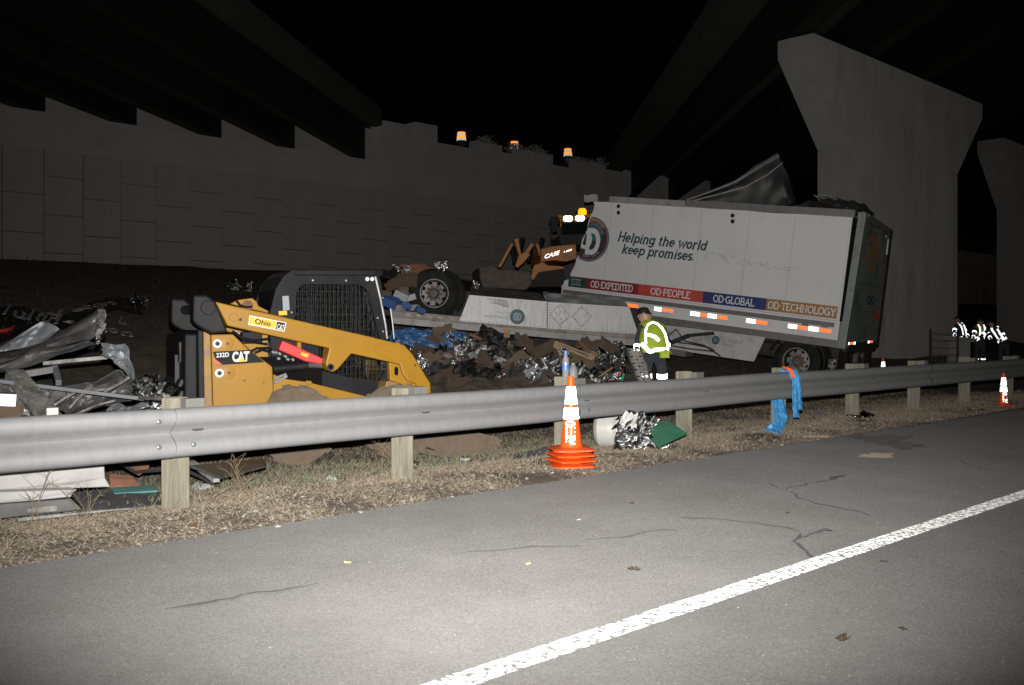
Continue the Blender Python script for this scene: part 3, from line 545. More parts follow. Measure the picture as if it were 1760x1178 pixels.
# ---- hammerhead piers
def pier(o3, stem_len, th, label):
    fr = Frame(o3, U, N, (0, 0, 1)); t = thing("bridge_pier", label, "bridge pier", M=fr.m())
    k0, k1, top = 6.75 - o3.z, 9.1 - o3.z, 9.66 - o3.z; L = stem_len; ov = 2.35
    m = MB(); m.prism([(0, -1.5), (L, -1.5), (L, k0 - .012), (0, k0 - .012)], 0, th); m.build("stem", M["concrete"], t, smooth=False, bevel=.03)
    m = MB(); m.prism([(0, k0), (L, k0), (L + ov, k1), (L + ov, top), (-ov, top), (-ov, k1)], 0, th); m.build("cap", M["concrete"], t, smooth=False, bevel=.03)
    for k in range(5):
        m = MB(); m.box((-1.6 + k * (L + 3.2) / 4, th / 2, top + .03), (.7, .6, .055)); m.build("bearing_pad", M["blackmatte"], t)
    return t
p1 = P(1465, 567, 30.0); p1.z = 0.2
pier(p1, 8.0, 1.15, "pale concrete hammerhead bridge pier standing right behind the torn trailer")
p2 = P(1758, 567, 45.5); p2.z = 0.2
pier(p2, 8.0, 1.15, "distant hammerhead bridge pier cut by the picture's right edge")

M["drum_dark"] = mat("dark_orange_drum", (0.06, 0.014, 0.006), 0.7)  # orange darkened so the bodies fall back behind their bands
# ---- traffic drums on the road above the wall
dm = {}
def drum(px, py, dist, label):
    c = P(px, py, dist); t = thing("traffic_drum", label, "traffic drum", (c.x, c.y, c.z - .85), "orange and white drums above the wall")
    if not dm:
        a = MB(); a.lathe([(.29, 0), (.29, .05), (.26, .06), (.245, .3), (.24, .6), (.21, .98), (.19, 1.0), (0, 1.0)], 20); dm["body"] = a.mesh("body", M["drum_dark"])
        for nm, z0, z1, r0, r1, m_ in (("white_band", .48, .6, .262, .255, "retro_w"), ("orange_band", .605, .72, .255, .242, "retro_drum_o"), ("white_band", .725, .84, .242, .228, "retro_w"), ("orange_band", .845, .955, .228, .214, "retro_drum_o")):
            a = MB(); a.lathe([(r0, z0), (r1, z1)], 20); dm[nm + str(z0)] = (nm, a.mesh(nm, M[m_]))
        a = MB(); a.box((0, 0, 1.03), (.12, .05, .06)); dm["handle"] = a.mesh("handle", M["drum_dark"])
    for k, v in dm.items():
        nm, me = v if isinstance(v, tuple) else (k, v); o = bpy.data.objects.new(nm, me); C.objects.link(o); o.parent = t
drum(793, 231, 55.5, "striped traffic drum nearest the pale end block above the wall")
drum(884, 247, 58.5, "striped traffic drum in the middle of the three above the wall")
drum(976, 259, 61.7, "striped traffic drum above the loader's cab, farthest along the wall")

# ================================================================ GUARDRAIL
RT = 6.0
gr = thing("guardrail", "galvanised steel guardrail on weathered round timber posts beside the road", "guardrail")
half = [(.045, 0), (.074, .018), (.083, .042), (.083, .078), (.058, .108), (.018, .132), (0.0, .156)]
profl = half + [(d_, .312 - z) for d_, z in reversed(half[:-1])]
ZR = 0.395
POSTS = [3.05 + 1.905 * k for k in range(-3, 26)]
for k in range(-2, 13):
    s0 = 3.05 + 3.81 * k - .16; s1 = s0 + 3.802; m = MB(); n = len(profl); lift = .006 if k % 2 else 0.0
    rs = rng(s0, s1, .3) + [s1]; vs = []
    for s in rs:
        wv = .012 * noise.noise((s * .45, 5, 0)); bend = .006 * noise.noise((s * 1.3, 2, 0))
        for d_, z in profl: p = ST(s, RT - d_ - lift - bend, ZR + z + wv); vs.append(p)
        for d_, z in reversed(profl): p = ST(s, RT - d_ + .003 - lift - bend, ZR + z + wv); vs.append(p)
    n *= 2
    m.add(vs, [(i * n + j, (i + 1) * n + j, (i + 1) * n + (j + 1) % n, i * n + (j + 1) % n) for i in range(len(rs) - 1) for j in range(n)])
    m.build("rail", M["galv"], gr, angle=60)
pmesh = MB(); rr = random.Random(5)
prf = [(.001, -.55), (.088, -.55), (.089, .1), (.087, .5), (.086, .765), (.078, .775), (0, .775)]
pmesh.lathe(prf, 20); pmesh = pmesh.mesh("post", M["post"])
bmesh_ = MB(); bmesh_.box((0, 0, 0), (.13, .075, .3)); bmesh_ = bmesh_.mesh("blockout", M["block"])
bolt = MB(); bolt.lathe([(.016, 0), (.015, .008), (.008, .012), (0, .012)], 10, Matrix.Rotation(math.pi / 2, 4, "X")); bolt = bolt.mesh("bolt", M["bolt"])
slot = MB(); slot.prism([(.03 * math.cos(a) + (.012 if math.cos(a) > 0 else -.012), .010 * math.sin(a)) for a in [2 * math.pi * i / 14 for i in range(14)]], -.003, 0); slot = slot.mesh("slot", M["wall_dark"])
for k, s in enumerate(POSTS):
    p = ST(s, 6.265); o = bpy.data.objects.new("post", pmesh); C.objects.link(o); o.parent = gr
    o.location = (p.x, p.y, -.02 + rr.uniform(-.02, .015)); o.rotation_euler = (rr.uniform(-.015, .015), rr.uniform(-.02, .02), rr.uniform(0, 6))
    q = ST(s + .055, 6.135, .60); o = bpy.data.objects.new("blockout", bmesh_); C.objects.link(o); o.parent = gr; o.location = q; o.rotation_euler = (0, 0, math.radians(44.6))
    if s < 22:
        o = bpy.data.objects.new("slot", slot); C.objects.link(o); o.parent = gr; o.location = ST(s + .02, RT - .007, ZR + .156 + .008); o.rotation_euler = (0, 0, math.radians(44.6))
        if k % 2 == 1:
            for ds, dz in ((-.28, .078), (-.05, .078), (-.28, .235)):
                o = bpy.data.objects.new("bolt", bolt); C.objects.link(o); o.parent = gr; o.location = ST(s + ds, RT - .086, ZR + dz); o.rotation_euler = (0, 0, math.radians(44.6))

# ================================================================ DRY GRASS, STONES
import numpy as np
def blades(name, m, count, tr, sr, seed, ln=(.04, .14), wd=.0035, tilt=(5, 45), power=1.0):
    g = np.random.default_rng(seed); s = g.uniform(*sr, count); t = tr[0] + (tr[1] - tr[0]) * g.random(count) ** power
    x = s * U.x + t * N.x; y = s * U.y + t * N.y
    keep = (y > 3) & (np.abs(x) < y * .56 + .6); x, y, t, s = x[keep], y[keep], t[keep], s[keep]
    cl = np.array([noise.noise((a * 1.7, b * 1.7, seed)) for a, b in zip(x, y)]); keep = cl > g.uniform(-.55, .25, len(x)); x, y, t = x[keep], y[keep], t[keep]
    z = np.array([gz(a, b) for a, b in zip(x, y)]); n = len(x)
    az = g.uniform(0, 2 * np.pi, n); el = np.radians(g.uniform(*tilt, n)); L = g.uniform(*ln, n); w_ = wd * (.6 + g.random(n)) * (1 + .04 * y)
    dx, dy, dz = np.cos(az) * np.cos(el) * L, np.sin(az) * np.cos(el) * L, np.sin(el) * L; px_, py_ = -np.sin(az) * w_, np.cos(az) * w_
    v = np.zeros((n, 5, 3)); c = np.stack([x, y, z + .002], 1); D = np.stack([dx, dy, dz], 1); W = np.stack([px_, py_, 0 * px_], 1)
    bend = np.zeros((n, 3)); bend[:, 2] = -L * .12; bend[:, :2] = g.normal(0, 1, (n, 2)) * L[:, None] * .15
    v[:, 0], v[:, 1] = c - W, c + W; v[:, 2], v[:, 3] = c + D * .55 + W * .8, c + D * .55 - W * .8; v[:, 4] = c + D + bend
    me = bpy.data.meshes.new(name); me.vertices.add(n * 5); me.vertices.foreach_set("co", v.ravel())
    me.loops.add(n * 7); me.polygons.add(n * 2); b0 = np.arange(n)[:, None] * 5
    me.loops.foreach_set("vertex_index", (b0 + np.array([0, 1, 2, 3, 3, 2, 4])).ravel().astype(np.int32))
    me.polygons.foreach_set("loop_start", (np.arange(n)[:, None] * 7 + np.array([0, 4])).ravel().astype(np.int32))
    me.update(calc_edges=True); me.validate(); me.materials.append(m); o = bpy.data.objects.new(name, me); C.objects.link(o); return stuff(o)
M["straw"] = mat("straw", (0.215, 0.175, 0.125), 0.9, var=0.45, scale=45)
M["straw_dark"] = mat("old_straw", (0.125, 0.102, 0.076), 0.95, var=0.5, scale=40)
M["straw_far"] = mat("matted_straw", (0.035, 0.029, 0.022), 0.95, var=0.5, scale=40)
M["green"] = mat("sparse_green_grass", (0.095, 0.105, 0.06), 0.9, var=0.4, scale=30)
blades("dry_grass", M["straw"], 170000, (5.38, 6.7), (-2, 20), 3, (.015, .07), .0014, (1, 20))
blades("dry_grass", M["straw"], 40000, (6.0, 9.5), (-2, 20), 4, (.03, .12), .0016, (2, 40))
blades("old_dry_grass", M["straw_dark"], 46000, (5.45, 9.5), (-2, 22), 5, (.04, .15), .003, (2, 40))
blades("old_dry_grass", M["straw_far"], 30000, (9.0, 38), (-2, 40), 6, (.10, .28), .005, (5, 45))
blades("green_grass", M["green"], 3000, (6.4, 9.0), (2, 9), 8, (.05, .12), .003, (30, 75))
def stones(name, m, count, tr, sr, seed, size):
    g = random.Random(seed); mb = MB()
    for _ in range(count):
        s, t = g.uniform(*sr), g.uniform(*tr); p = ST(s, t)
        if p.y < 3 or abs(p.x) > p.y * .55: continue
        z = gz(p.x, p.y) if t > 5.4 else .002; r = g.uniform(*size); c = V((p.x, p.y, z + r * .25))
        vs = [c + V((r * g.uniform(.6, 1.2) * x, r * g.uniform(.6, 1.2) * y, r * .7 * g.uniform(.6, 1.1) * zz)) for x, y, zz in ((1, 0, 0), (0, 1, 0), (-1, 0, 0), (0, -1, 0), (.2, .1, 1), (0, 0, -.5))]
        mb.add(vs, [(0, 1, 4), (1, 2, 4), (2, 3, 4), (3, 0, 4), (1, 0, 5), (2, 1, 5), (3, 2, 5), (0, 3, 5)])
    return stuff(mb.build(name, m, smooth=False))
M["pebble"] = mat("pale_pebbles", (0.16, 0.15, 0.138), 0.9, var=0.5, scale=14)
stones("gravel", M["pebble"], 1500, (5.36, 7.8), (-2, 20), 21, (.006, .022))
stones("road_grit", M["pebble"], 160, (1.0, 5.3), (0, 14), 22, (.003, .007))

# ================================================================ SKID STEER LOADER (rear to the left, bucket end to the right)
psi = math.radians(27)
o0 = P(363, 567, 9.5); o0.z = -0.17
SK = Frame(o0, (math.cos(psi), math.sin(psi), 0), (-math.sin(psi), math.cos(psi), 0), (0, 0, 1))
sk = thing("skid_steer_loader", "yellow skid steer loader with black caged cab parked behind the guardrail", "skid steer loader", M=SK.m())
Z = zm(280, 450, 3.1)
def kpoly(pts, yo): return SK.xz(Z(pts), yo)
def kpanel(name, pts, y0, y1, m, par=None, label=None, bevel=.006):
    b = MB(); b.prism(kpoly(pts, y0), y0, y1); return b.build(name, M[m], par or sk, smooth=False, label=label, bevel=bevel)
WID = 1.55
# lift arms: near arm traced on its own plane, far arm the same shape across the machine
ARM = [(280, 213), (356, 231), (560, 276), (800, 331), (1090, 396), (1240, 433), (1254, 427), (1268, 440), (1288, 446), (1330, 492), (1426, 648), (1429, 702), (1384, 703), (1345, 650), (1303, 634), (1280, 604), (1264, 548), (1205, 534), (1005, 490), (932, 574), (905, 588), (880, 578), (868, 545), (888, 462), (600, 398), (345, 342)]
arm = kpanel("lift_arm", ARM, 0.0, .17, "yellow", bevel=.012)
# same outline on the far side
p0 = kpoly(ARM, 0.0); b = MB(); b.prism(p0, WID - .17, WID); b.build("lift_arm", M["yellow"], sk, smooth=False, bevel=.012)
b = MB(); zz = sum(z for x, z in p0[9:13]) / 4; b.beam((p0[10][0] - .14, .17, zz), (p0[10][0] - .14, WID - .17, zz), .16, .14); b.build("cross_tube", M["yellow"], sk, smooth=False)
# raised plates, seams and pins on the near arm
b = MB(); b.prism(kpoly([(918, 402), (1000, 408), (1024, 425), (1022, 440), (945, 432), (922, 420)], 0), -.012, 0.0); b.build("arm_plate", M["yellow"], arm, smooth=False)
b = MB(); b.prism(kpoly([(1122, 452), (1150, 436), (1210, 440), (1282, 458), (1320, 500), (1290, 530), (1200, 520), (1140, 490)], 0), -.014, 0.0); b.build("arm_plate", M["yellow"], arm, smooth=False, bevel=.004)
def kdisc(name, X, Y, rad, y0, dep, m, par=None, n=18, hole=None):
    x, z = kpoly([(X, Y)], y0)[0]; b = MB(); Mx = Matrix.Translation((x, y0, z)) @ Matrix.Rotation(math.pi / 2, 4, "X")
    b.lathe([(rad * .9, 0), (rad, .002), (rad, dep * .8), (rad * .92, dep), (0, dep)] if not hole else [(hole, 0), (rad, 0), (rad, dep), (hole, dep), (hole, 0)], n, Mx); return b.build(name, M[m], par or sk)
kdisc("pin", 893, 562, .036, -.004, .012, "darkgrey"); kdisc("pin", 893, 562, .022, -.018, .012, "blackmatte")
kdisc("pin", 1328, 608, .040, -.002, .016, "yellow"); kdisc("pin", 1328, 608, .02, -.02, .012, "yellow")
kdisc("pin", 376, 297, .042, -.002, .014, "yellow"); kdisc("bolt", 413, 309, .014, -.002, .012, "darkgrey"); kdisc("bolt", 1343, 551, .010, -.002, .010, "darkgrey")
# inner coupler bracket with its slot
kpanel("coupler_bracket", [(1206, 536), (1264, 550), (1284, 606), (1306, 636), (1346, 652), (1398, 704), (1330, 702), (1296, 662), (1212, 632)], .04, .13, "yellow", bevel=.006)
b = MB(); b.prism(kpoly([(1234, 566), (1240, 560), (1248, 562), (1252, 572), (1252, 598), (1246, 607), (1238, 605), (1233, 596)], .04), .028, .039); b.build("slot", M["blackmatte"], sk, smooth=False)
kpanel("coupler", [(1190, 640), (1215, 632), (1300, 664), (1335, 705), (1180, 720), (1180, 690)], .14, WID - .14, "yellow_dirty")
# rear pivot towers, black
TOW = [(163, 177), (236, 178), (282, 212), (347, 376), (262, 384), (200, 352), (176, 336), (160, 312)]
t0 = kpoly(TOW, -.01)
b = MB(); b.prism(t0, -.012, .182); b.build("arm_pivot_guard", M["black"], sk, smooth=False, bevel=.02)
b = MB(); b.prism(t0, WID - .182, WID + .012); b.build("arm_pivot_guard", M["black"], sk, smooth=False, bevel=.02)
kdisc("pin", 240, 245, .07, -.012, .02, "black")
x, z = kpoly([(240, 245)], 0)[0]; b = MB(); b.tube([(x, .2, z), (x, WID - .2, z)], .05, 12); b.build("pivot_shaft", M["darkgrey"], sk)
# yellow lug behind the arm top
b = MB(); b.prism(kpoly([(355, 226), (392, 205), (430, 200), (470, 195), (492, 212), (505, 238), (555, 262), (555, 275)], .55), .5, .6); b.build("arm_lug", M["yellow"], sk, smooth=False, bevel=.006)
b = MB(); x, z = kpoly([(450, 235)], .5)[0]; b.lathe([(.055, 0), (.055, .02), (.03, .03), (0, .03)], 14, Matrix.Translation((x, .5, z)) @ Matrix.Rotation(math.pi / 2, 4, "X")); b.build("pin", M["rust"], sk)
b = MB(); q = [SK.inv(*Z([p])[0], .45) for p in ((392, 208), (410, 232), (440, 242), (475, 240))]; b.tube(q, .014, 6); b.build("hose", M["black"], sk)
# tower uprights + rear body
BODY = [(257, 389), (374, 386), (460, 470), (546, 532), (584, 560), (590, 690), (552, 762), (548, 900), (272, 900), (268, 770)]
body = kpanel("side_panel", BODY, .10, .30, "yellow", bevel=.012)
kpanel("corner_post", [(216, 370), (254, 390), (266, 775), (268, 900), (226, 900), (222, 770)], .08, .32, "yellow_dirty", bevel=.01)
b = MB(); q = kpoly([(186, 362), (216, 368), (224, 770), (226, 900), (196, 900), (192, 770)], .10); b.prism(q, .10, WID - .1); b.build("rear_bumper", M["black"], sk, smooth=False, bevel=.012)
# rear door: slatted grille between bumper posts
xr = min(a for a, c in q)
zt_ = max(c for a, c in q)
b = MB(); b.box((xr - .05, WID / 2, zt_ - .62), (.12, WID - .32, 1.16)); rd = b.build("rear_door", M["black"], sk, smooth=False, bevel=.02)
for k in range(5):
    b = MB(); b.box((xr - .125, WID / 2, zt_ - .52 - k * .11), (.03, WID - .55, .07), Matrix.Rotation(.5, 3, "Y")); b.build("grille_slat", M["darkgrey"], rd, smooth=False)
b = MB(); b.box((xr - .12, .42, zt_ - .22), (.02, .1, .2)); b.build("tail_lamp", M["darkgrey"], rd, bevel=.006)
b = MB(); b.box((xr - .13, WID / 2 - .25, zt_ - .4), (.04, .03, .3)); b.build("door_handle", M["darkgrey"], rd)
b = MB(); b.box((.55, WID / 2, .82), (1.25, WID - .62, .55)); b.build("engine_bay", M["blackmatte"], sk, smooth=False)
# decals on the side panel
def kdecal(name, pts, yo, m, up=.003):
    b = MB(); b.add([(x, yo - up, z) for x, z in kpoly(pts, yo)], [tuple(range(len(pts)))]); return b.build(name, M[m], body if yo > .05 else arm, smooth=False)
kdecal("model_decal", [(265, 480), (463, 470), (541, 536), (290, 552)], .10, "decal_black", .002)
kdecal("decal_stripe", [(265, 522), (275, 518), (316, 547), (292, 550)], .10, "decal_red", .004)
def kletters(name, s, c, yo, m, bold=0.0, up=.0045, par=None, shear=0.0):
    f = quad_map(SK.pts(Z(c), yo), -up); b = MB(); font_on(b, s, f, bold, shear); return b.build(name, M[m], par or (body if yo > .05 else arm), smooth=False)
kletters("lettering", "232D", [(284, 511), (352, 507), (352, 483), (284, 487)], .10, "decal_white", .02)
kletters("lettering", "CAT", [(370, 536), (458, 530), (461, 477), (369, 480)], .10, "decal_white", .045)
kdecal("decal_triangle", [(398, 535), (418, 510), (442, 532)], .10, "decal_yellow", .006)
for X, Y in ((290, 437), (301, 594)):
    kdisc("tie_down_ring", X, Y, .042, .096, .006, "decal_white", body); kdisc("tie_down_hole", X, Y, .022, .089, .006, "darkgrey", body)
for X, Y in ((345, 437), (352, 592)): kdisc("access_plug", X, Y, .062, .097, .004, "yellow", body); kdisc("bolt", X, Y, .014, .092, .006, "rust", body)
for X, Y in ((434, 633), (537, 645)): kdisc("bolt", X, Y, .010, .097, .006, "rust", body)
# sticker on the arm
kdecal("sticker", [(453, 336), (645, 373), (656, 325), (460, 286)], 0, "decal_white", .0135)
kdecal("sticker_field", [(458, 332), (598, 359), (606, 319), (463, 291)], 0, "decal_yellow", .0150)
kdecal("sticker_square", [(599, 360), (641, 368), (651, 328), (607, 319)], 0, "decal_black", .0150)
kletters("lettering", "Ohio", [(487, 331), (571, 346), (575, 317), (490, 303)], 0, "decal_black", .022, .019)
kletters("lettering", "CAT", [(603, 359), (640, 366), (646, 338), (609, 331)], 0, "decal_white", .015, .021)
kdecal("sticker_triangle", [(616, 360), (624, 348), (634, 363)], 0, "decal_yellow", .0180)
# cab: side frame with window opening, roof, mesh window, rear and front posts
CY0, CY1 = .36, WID - .36
OUT = [(566, 300), (600, 150), (642, 78), (690, 45), (1140, 47), (1165, 120), (1186, 330), (1200, 440), (1208, 650), (1130, 722), (1060, 722), (700, 632), (590, 600), (575, 440)]
INN = [(700, 300), (712, 160), (730, 120), (1050, 122), (1090, 150), (1150, 390), (1182, 470), (1186, 580), (1150, 640), (960, 610), (760, 560), (705, 480)]
oo, ii = kpoly(OUT, CY0), kpoly(INN, CY0)
def ring(b, outer, inner, y0, y1):
    # frame between two outlines, matched by direction from the opening's centre
    cx = sum(p[0] for p in inner) / len(inner); cz = sum(p[1] for p in inner) / len(inner)
    def hit(poly, a):
        dx, dz = math.cos(a), math.sin(a); best = 0
        for (x1, z1), (x2, z2) in zip(poly, poly[1:] + poly[:1]):
            ex, ez = x2 - x1, z2 - z1; den = dx * ez - dz * ex
            if abs(den) < 1e-9: continue
            t = ((x1 - cx) * ez - (z1 - cz) * ex) / den; u = ((x1 - cx) * dz - (z1 - cz) * dx) / den
            if t > 0 and -1e-6 <= u <= 1 + 1e-6: best = max(best, t)
        return (cx + dx * best, cz + dz * best)
    n = 64; A = [hit(outer, 2 * math.pi * k / n) for k in range(n)]; B = [hit(inner, 2 * math.pi * k / n) for k in range(n)]
    vs = [(x, y0, z) for x, z in A] + [(x, y0, z) for x, z in B] + [(x, y1, z) for x, z in A] + [(x, y1, z) for x, z in B]; fs = []
    for k in range(n):
        j = (k + 1) % n; fs += [(k, j, n + j, n + k), (2 * n + j, 2 * n + k, 3 * n + k, 3 * n + j), (j, k, 2 * n + k, 2 * n + j), (n + k, n + j, 3 * n + j, 3 * n + k)]
    b.add(vs, fs); return B
b = MB(); rin = ring(b, oo, ii, CY0, CY0 + .06); cab = b.build("cab_frame", M["black"], sk, smooth=False)
b = MB(); ring(b, oo, ii, CY1 - .06, CY1); b.build("cab_frame", M["black"], sk, smooth=False)
def barset(y, col_n=21, row_n=13):
    b = MB(); xs = [p[0] for p in rin]; zs2 = [p[1] for p in rin]
    def clip(axis, v):
        r = []
        for (x1, z1), (x2, z2) in zip(rin, rin[1:] + rin[:1]):
            a1, a2 = (x1, x2) if axis == 0 else (z1, z2)
            if (a1 - v) * (a2 - v) < 0: k = (v - a1) / (a2 - a1); r.append((z1 + (z2 - z1) * k) if axis == 0 else (x1 + (x2 - x1) * k))
        return (min(r), max(r)) if len(r) >= 2 else None
    for k in range(1, col_n):
        v = min(xs) + (max(xs) - min(xs)) * k / col_n; c = clip(0, v)
        if c: b.beam((v, y, c[0]), (v, y, c[1]), .009, .009)
    for k in range(1, row_n):
        v = min(zs2) + (max(zs2) - min(zs2)) * k / row_n; c = clip(1, v)
        if c: b.beam((c[0], y + .008, v), (c[1], y + .008, v), .008, .008)
    return b.build("window_mesh", M["black"], cab, smooth=False)
barset(CY0 + .03); barset(CY1 - .04)
b = MB(); b.prism(ii, CY0 + .066, CY0 + .070); b.build("window_pane", M["pane"], cab, smooth=False)
for a_, b_ in ((OUT[3], OUT[4]),):
    (x1, z1), (x2, z2) = kpoly([a_], CY0)[0], kpoly([b_], CY0)[0]
    bb = MB(); bb.prism([(x1, z1 - .06), (x2, z2 - .06), (x2 - .01, z2 + .01), (x1 + .05, z1 + .01)], CY0 - .01, CY1 + .01); bb.build("cab_roof", M["black"], sk, smooth=False, bevel=.015)
bb = MB(); q = kpoly([(600, 150), (642, 78), (690, 46), (720, 60), (660, 130), (640, 300), (600, 500), (570, 440)], CY0); bb.prism(q, CY0 + .07, CY1 - .07); bb.build("cab_rear", M["glass"], sk, smooth=False)
bb = MB(); q = kpoly([(700, 640), (1060, 720), (1150, 640), (960, 612), (740, 560)], CY0); bb.prism(q, CY0 + .08, CY1 - .08); bb.build("cab_floor", M["black"], sk, smooth=False)
# rear roof canopy seen beyond the cab's rear edge
bb = MB(); q = kpoly([(505, 215), (520, 130), (585, 72), (640, 62), (600, 160), (560, 280), (515, 240)], CY1); bb.prism(q, CY1 + .0, CY1 + .05); bb.build("rear_canopy", M["black"], sk, smooth=False)
# operator seat behind the mesh
bb = MB(); x, z = kpoly([(900, 560)], .7)[0]; bb.box((x, .78, z + .12), (.42, .42, .12)); bb.box((x - .24, .78, z + .45), (.12, .42, .6), Matrix.Rotation(-.2, 3, "Y")); bb.build("seat", M["black"], sk, bevel=.03)
for X, Y in ((1088, 93), (1114, 93)): kdisc("marker_lamp", X, Y, .022, CY0 - .001, .01, "decal_white", cab)
for X, Y in ((798, 100), (975, 101), (1170, 193), (1143, 300), (1172, 372), (685, 270)): kdisc("bolt", X, Y, .010, CY0 - .001, .008, "steel", cab)
def cdecal(name, pts, m): b = MB(); b.add([(x, CY0 - .003, z) for x, z in kpoly(pts, CY0)], [tuple(range(len(pts)))]); b.build(name, M[m], cab, smooth=False)
cdecal("warning_label", [(636, 184), (670, 182), (675, 258), (640, 262)], "logo_grey"); cdecal("warning_label", [(616, 264), (660, 262), (662, 284), (618, 286)], "decal_yellow")
q = [SK.inv(*Z([p])[0], CY0 - .03) for p in ((1132, 80), (1160, 200), (1185, 330), (1196, 410))]; b = MB(); b.tube(q, .011, 6); b.build("grab_rail", M["steel"], cab)
q = [SK.inv(*Z([p])[0], CY0 - .03) for p in ((1213, 250), (1224, 330), (1232, 412))]; b = MB(); b.tube(q, .008, 6); b.build("grab_rail", M["steel"], cab)
# lift-arm lock brace (red), cylinder, hoses, chassis
kpanel("lock_brace", [(638, 420), (722, 456), (872, 524), (874, 552), (760, 532), (618, 470)], .18, .30, "red", bevel=.01)
kpanel("lock_brace", [(735, 312), (796, 297), (804, 306), (802, 326), (780, 328)], WID - .34, WID - .24, "red", bevel=.008)
b = MB(); x, z = kpoly([(757, 497)], .18)[0]; b.add([(xx, .175, zz2) for xx, zz2 in kpoly([(738, 482), (778, 494), (770, 512), (734, 498)], .18)], [(0, 1, 2, 3)]); b.build("warning_label", M["decal_yellow"], sk, smooth=False)
def kt(p): return SK.inv(*Z([p[:2]])[0], p[2])
b = MB(); b.tube([kt((585, 572, .33)), kt((760, 556, .33)), kt((770, 553, .33))], .052, 12); b.build("lift_cylinder", M["black"], sk)
b = MB(); b.tube([kt((765, 552, .33)), kt((880, 553, .2))], .028, 10); b.build("cylinder_rod", M["chrome"], sk)
b = MB(); b.box(kt((680, 510, .55)), (.55, .3, .35)); b.build("hydraulic_block", M["black"], sk, smooth=False, bevel=.02)
for pts in (((370, 370, .22), (420, 405, .22), (480, 420, .22), (560, 412, .24)), ((385, 378, .24), (440, 425, .24), (500, 432, .24), (555, 440, .26)), ((470, 478, .24), (500, 462, .24), (560, 460, .26), (580, 470, .3)), ((490, 485, .22), (530, 470, .22), (570, 480, .26)), ((580, 480, .35), (640, 486, .35), (700, 500, .35)), ((585, 510, .35), (640, 512, .35), (700, 528, .35))):
    b = MB(); b.tube([kt(p) for p in pts], .013, 7); b.build("hose", M["black"], sk)
for X, Y in ((388, 375), (400, 382), (535, 430), (545, 440), (585, 482), (600, 484), (620, 490), (650, 505), (664, 520), (615, 516), (690, 522)):
    b = MB(); b.box(kt((X, Y, .3)), (.03, .04, .022), Matrix.Rotation(R_.uniform(0, 1), 3, "Y")); b.build("fitting", M["tr_grey"], sk, smooth=False)
for pts in (((592, 625, .2), (615, 615, .22), (655, 600, .24)), ((590, 645, .2), (620, 636, .22), (660, 610, .24))):
    b = MB(); b.tube([kt(p) for p in pts], .014, 7); b.build("hydraulic_line", M["steel"], sk)
b = MB(); b.box(kt((470, 405, .3)), (.2, .1, .12)); b.build("valve_box", M["black"], sk, bevel=.01)
kpanel("arm_brace", [(478, 395), (560, 385), (560, 480), (566, 560), (430, 440)], .36, .42, "yellow")
kpanel("chassis_side", [(588, 600), (652, 625), (760, 640), (765, 634), (793, 636), (796, 648), (1100, 722), (1180, 740), (1180, 900), (540, 900), (548, 770), (590, 690)], .30, .40, "yellow", bevel=.008)
kpanel("chassis", [(300, 780), (1180, 740), (1180, 940), (300, 930)], .41, WID - .41, "darkgrey")
kpanel("tie_lug", [(762, 634), (792, 636), (794, 656), (764, 654)], .27, .299, "yellow")
kpanel("arm_upright", [(720, 400), (738, 404), (738, 470), (716, 460)], .19, .26, "yellow"); kpanel("arm_upright", [(865, 455), (888, 462), (884, 530), (858, 520)], .19, .26, "yellow")
# wheels
def wheel(name, par, c, R, w, m_t, m_r, axis="y", lugs=18, hub=.28):
    Mx = Matrix.Translation(c) @ Matrix.Rotation(math.pi / 2, 4, "X")
    b = MB(); b.lathe([(R * .58, 0), (R * .62, -.01), (R * .86, -.005), (R * .96, .03), (R * .97, w * .5), (R * .96, w - .03), (R * .86, w + .005), (R * .58, w)], 36, Mx)
    for k in range(lugs):
        a = 2 * math.pi * k / lugs; b.box(Mx @ V((R * .975 * math.cos(a), R * .975 * math.sin(a), w * (.28 if k % 2 else .72))), (R * .17, w * .5, R * .07), Matrix.Rotation(-a - math.pi / 2, 3, "Y"))
    t = b.build("tyre", M[m_t], par)
    b = MB(); b.lathe([(R * .6, 0.02), (R * .56, .03), (R * .5, w * .3), (R * .3, w * .32), (R * .28, w * .05), (R * .12, w * .02), (0, w * .02)], 28, Matrix.Translation(c) @ Matrix.Rotation(-math.pi / 2, 4, "X"))
    b.build("rim", M[m_r], t); return t
for X, Y in ((722, 915), (1275, 905)):
    x, z = kpoly([(X, Y)], .06)[0]
    wheel("wheel", sk, (x, .32, .405), .405, .30, "mudrubber", "yellow_dirty"); wheel("wheel", sk, (x, WID - .04, .405), .405, .30, "mudrubber", "yellow_dirty")
# bucket low in front
b = MB(); q = kpoly([(1350, 700), (1420, 712), (1560, 790), (1560, 800), (1850, 915), (1860, 965), (1400, 1010), (1330, 960)], .02)
bx_ = q
b.prism([q[0], q[1], q[7], q[6]][0:2] + [q[7], q[6]][1:1] + [q[7]], .0, .04) if False else None
prof_b = [(q[0][0], .62), (q[0][0] + .05, .60), (q[0][0] - .02, .34), (q[0][0] + .08, .12), (q[0][0] + .35, .045), (q[0][0] + 1.0, .03), (q[0][0] + 1.0, .005), (q[0][0] + .32, .01), (q[0][0] + .02, .08), (q[0][0] - .07, .34)]
b.prism(prof_b, -.05, WID + .05)
for yy in (-.07, WID + .05): b.prism([(q[0][0], .6), (q[0][0] + .3, .36), (q[0][0] + .92, .2), (q[0][0] + .98, .03), (q[0][0] + .3, .03), (q[0][0], .2)], yy, yy + .02)
b.build("bucket", M["mudrubber"], sk, smooth=False, label="low muddy bucket resting on the ground")

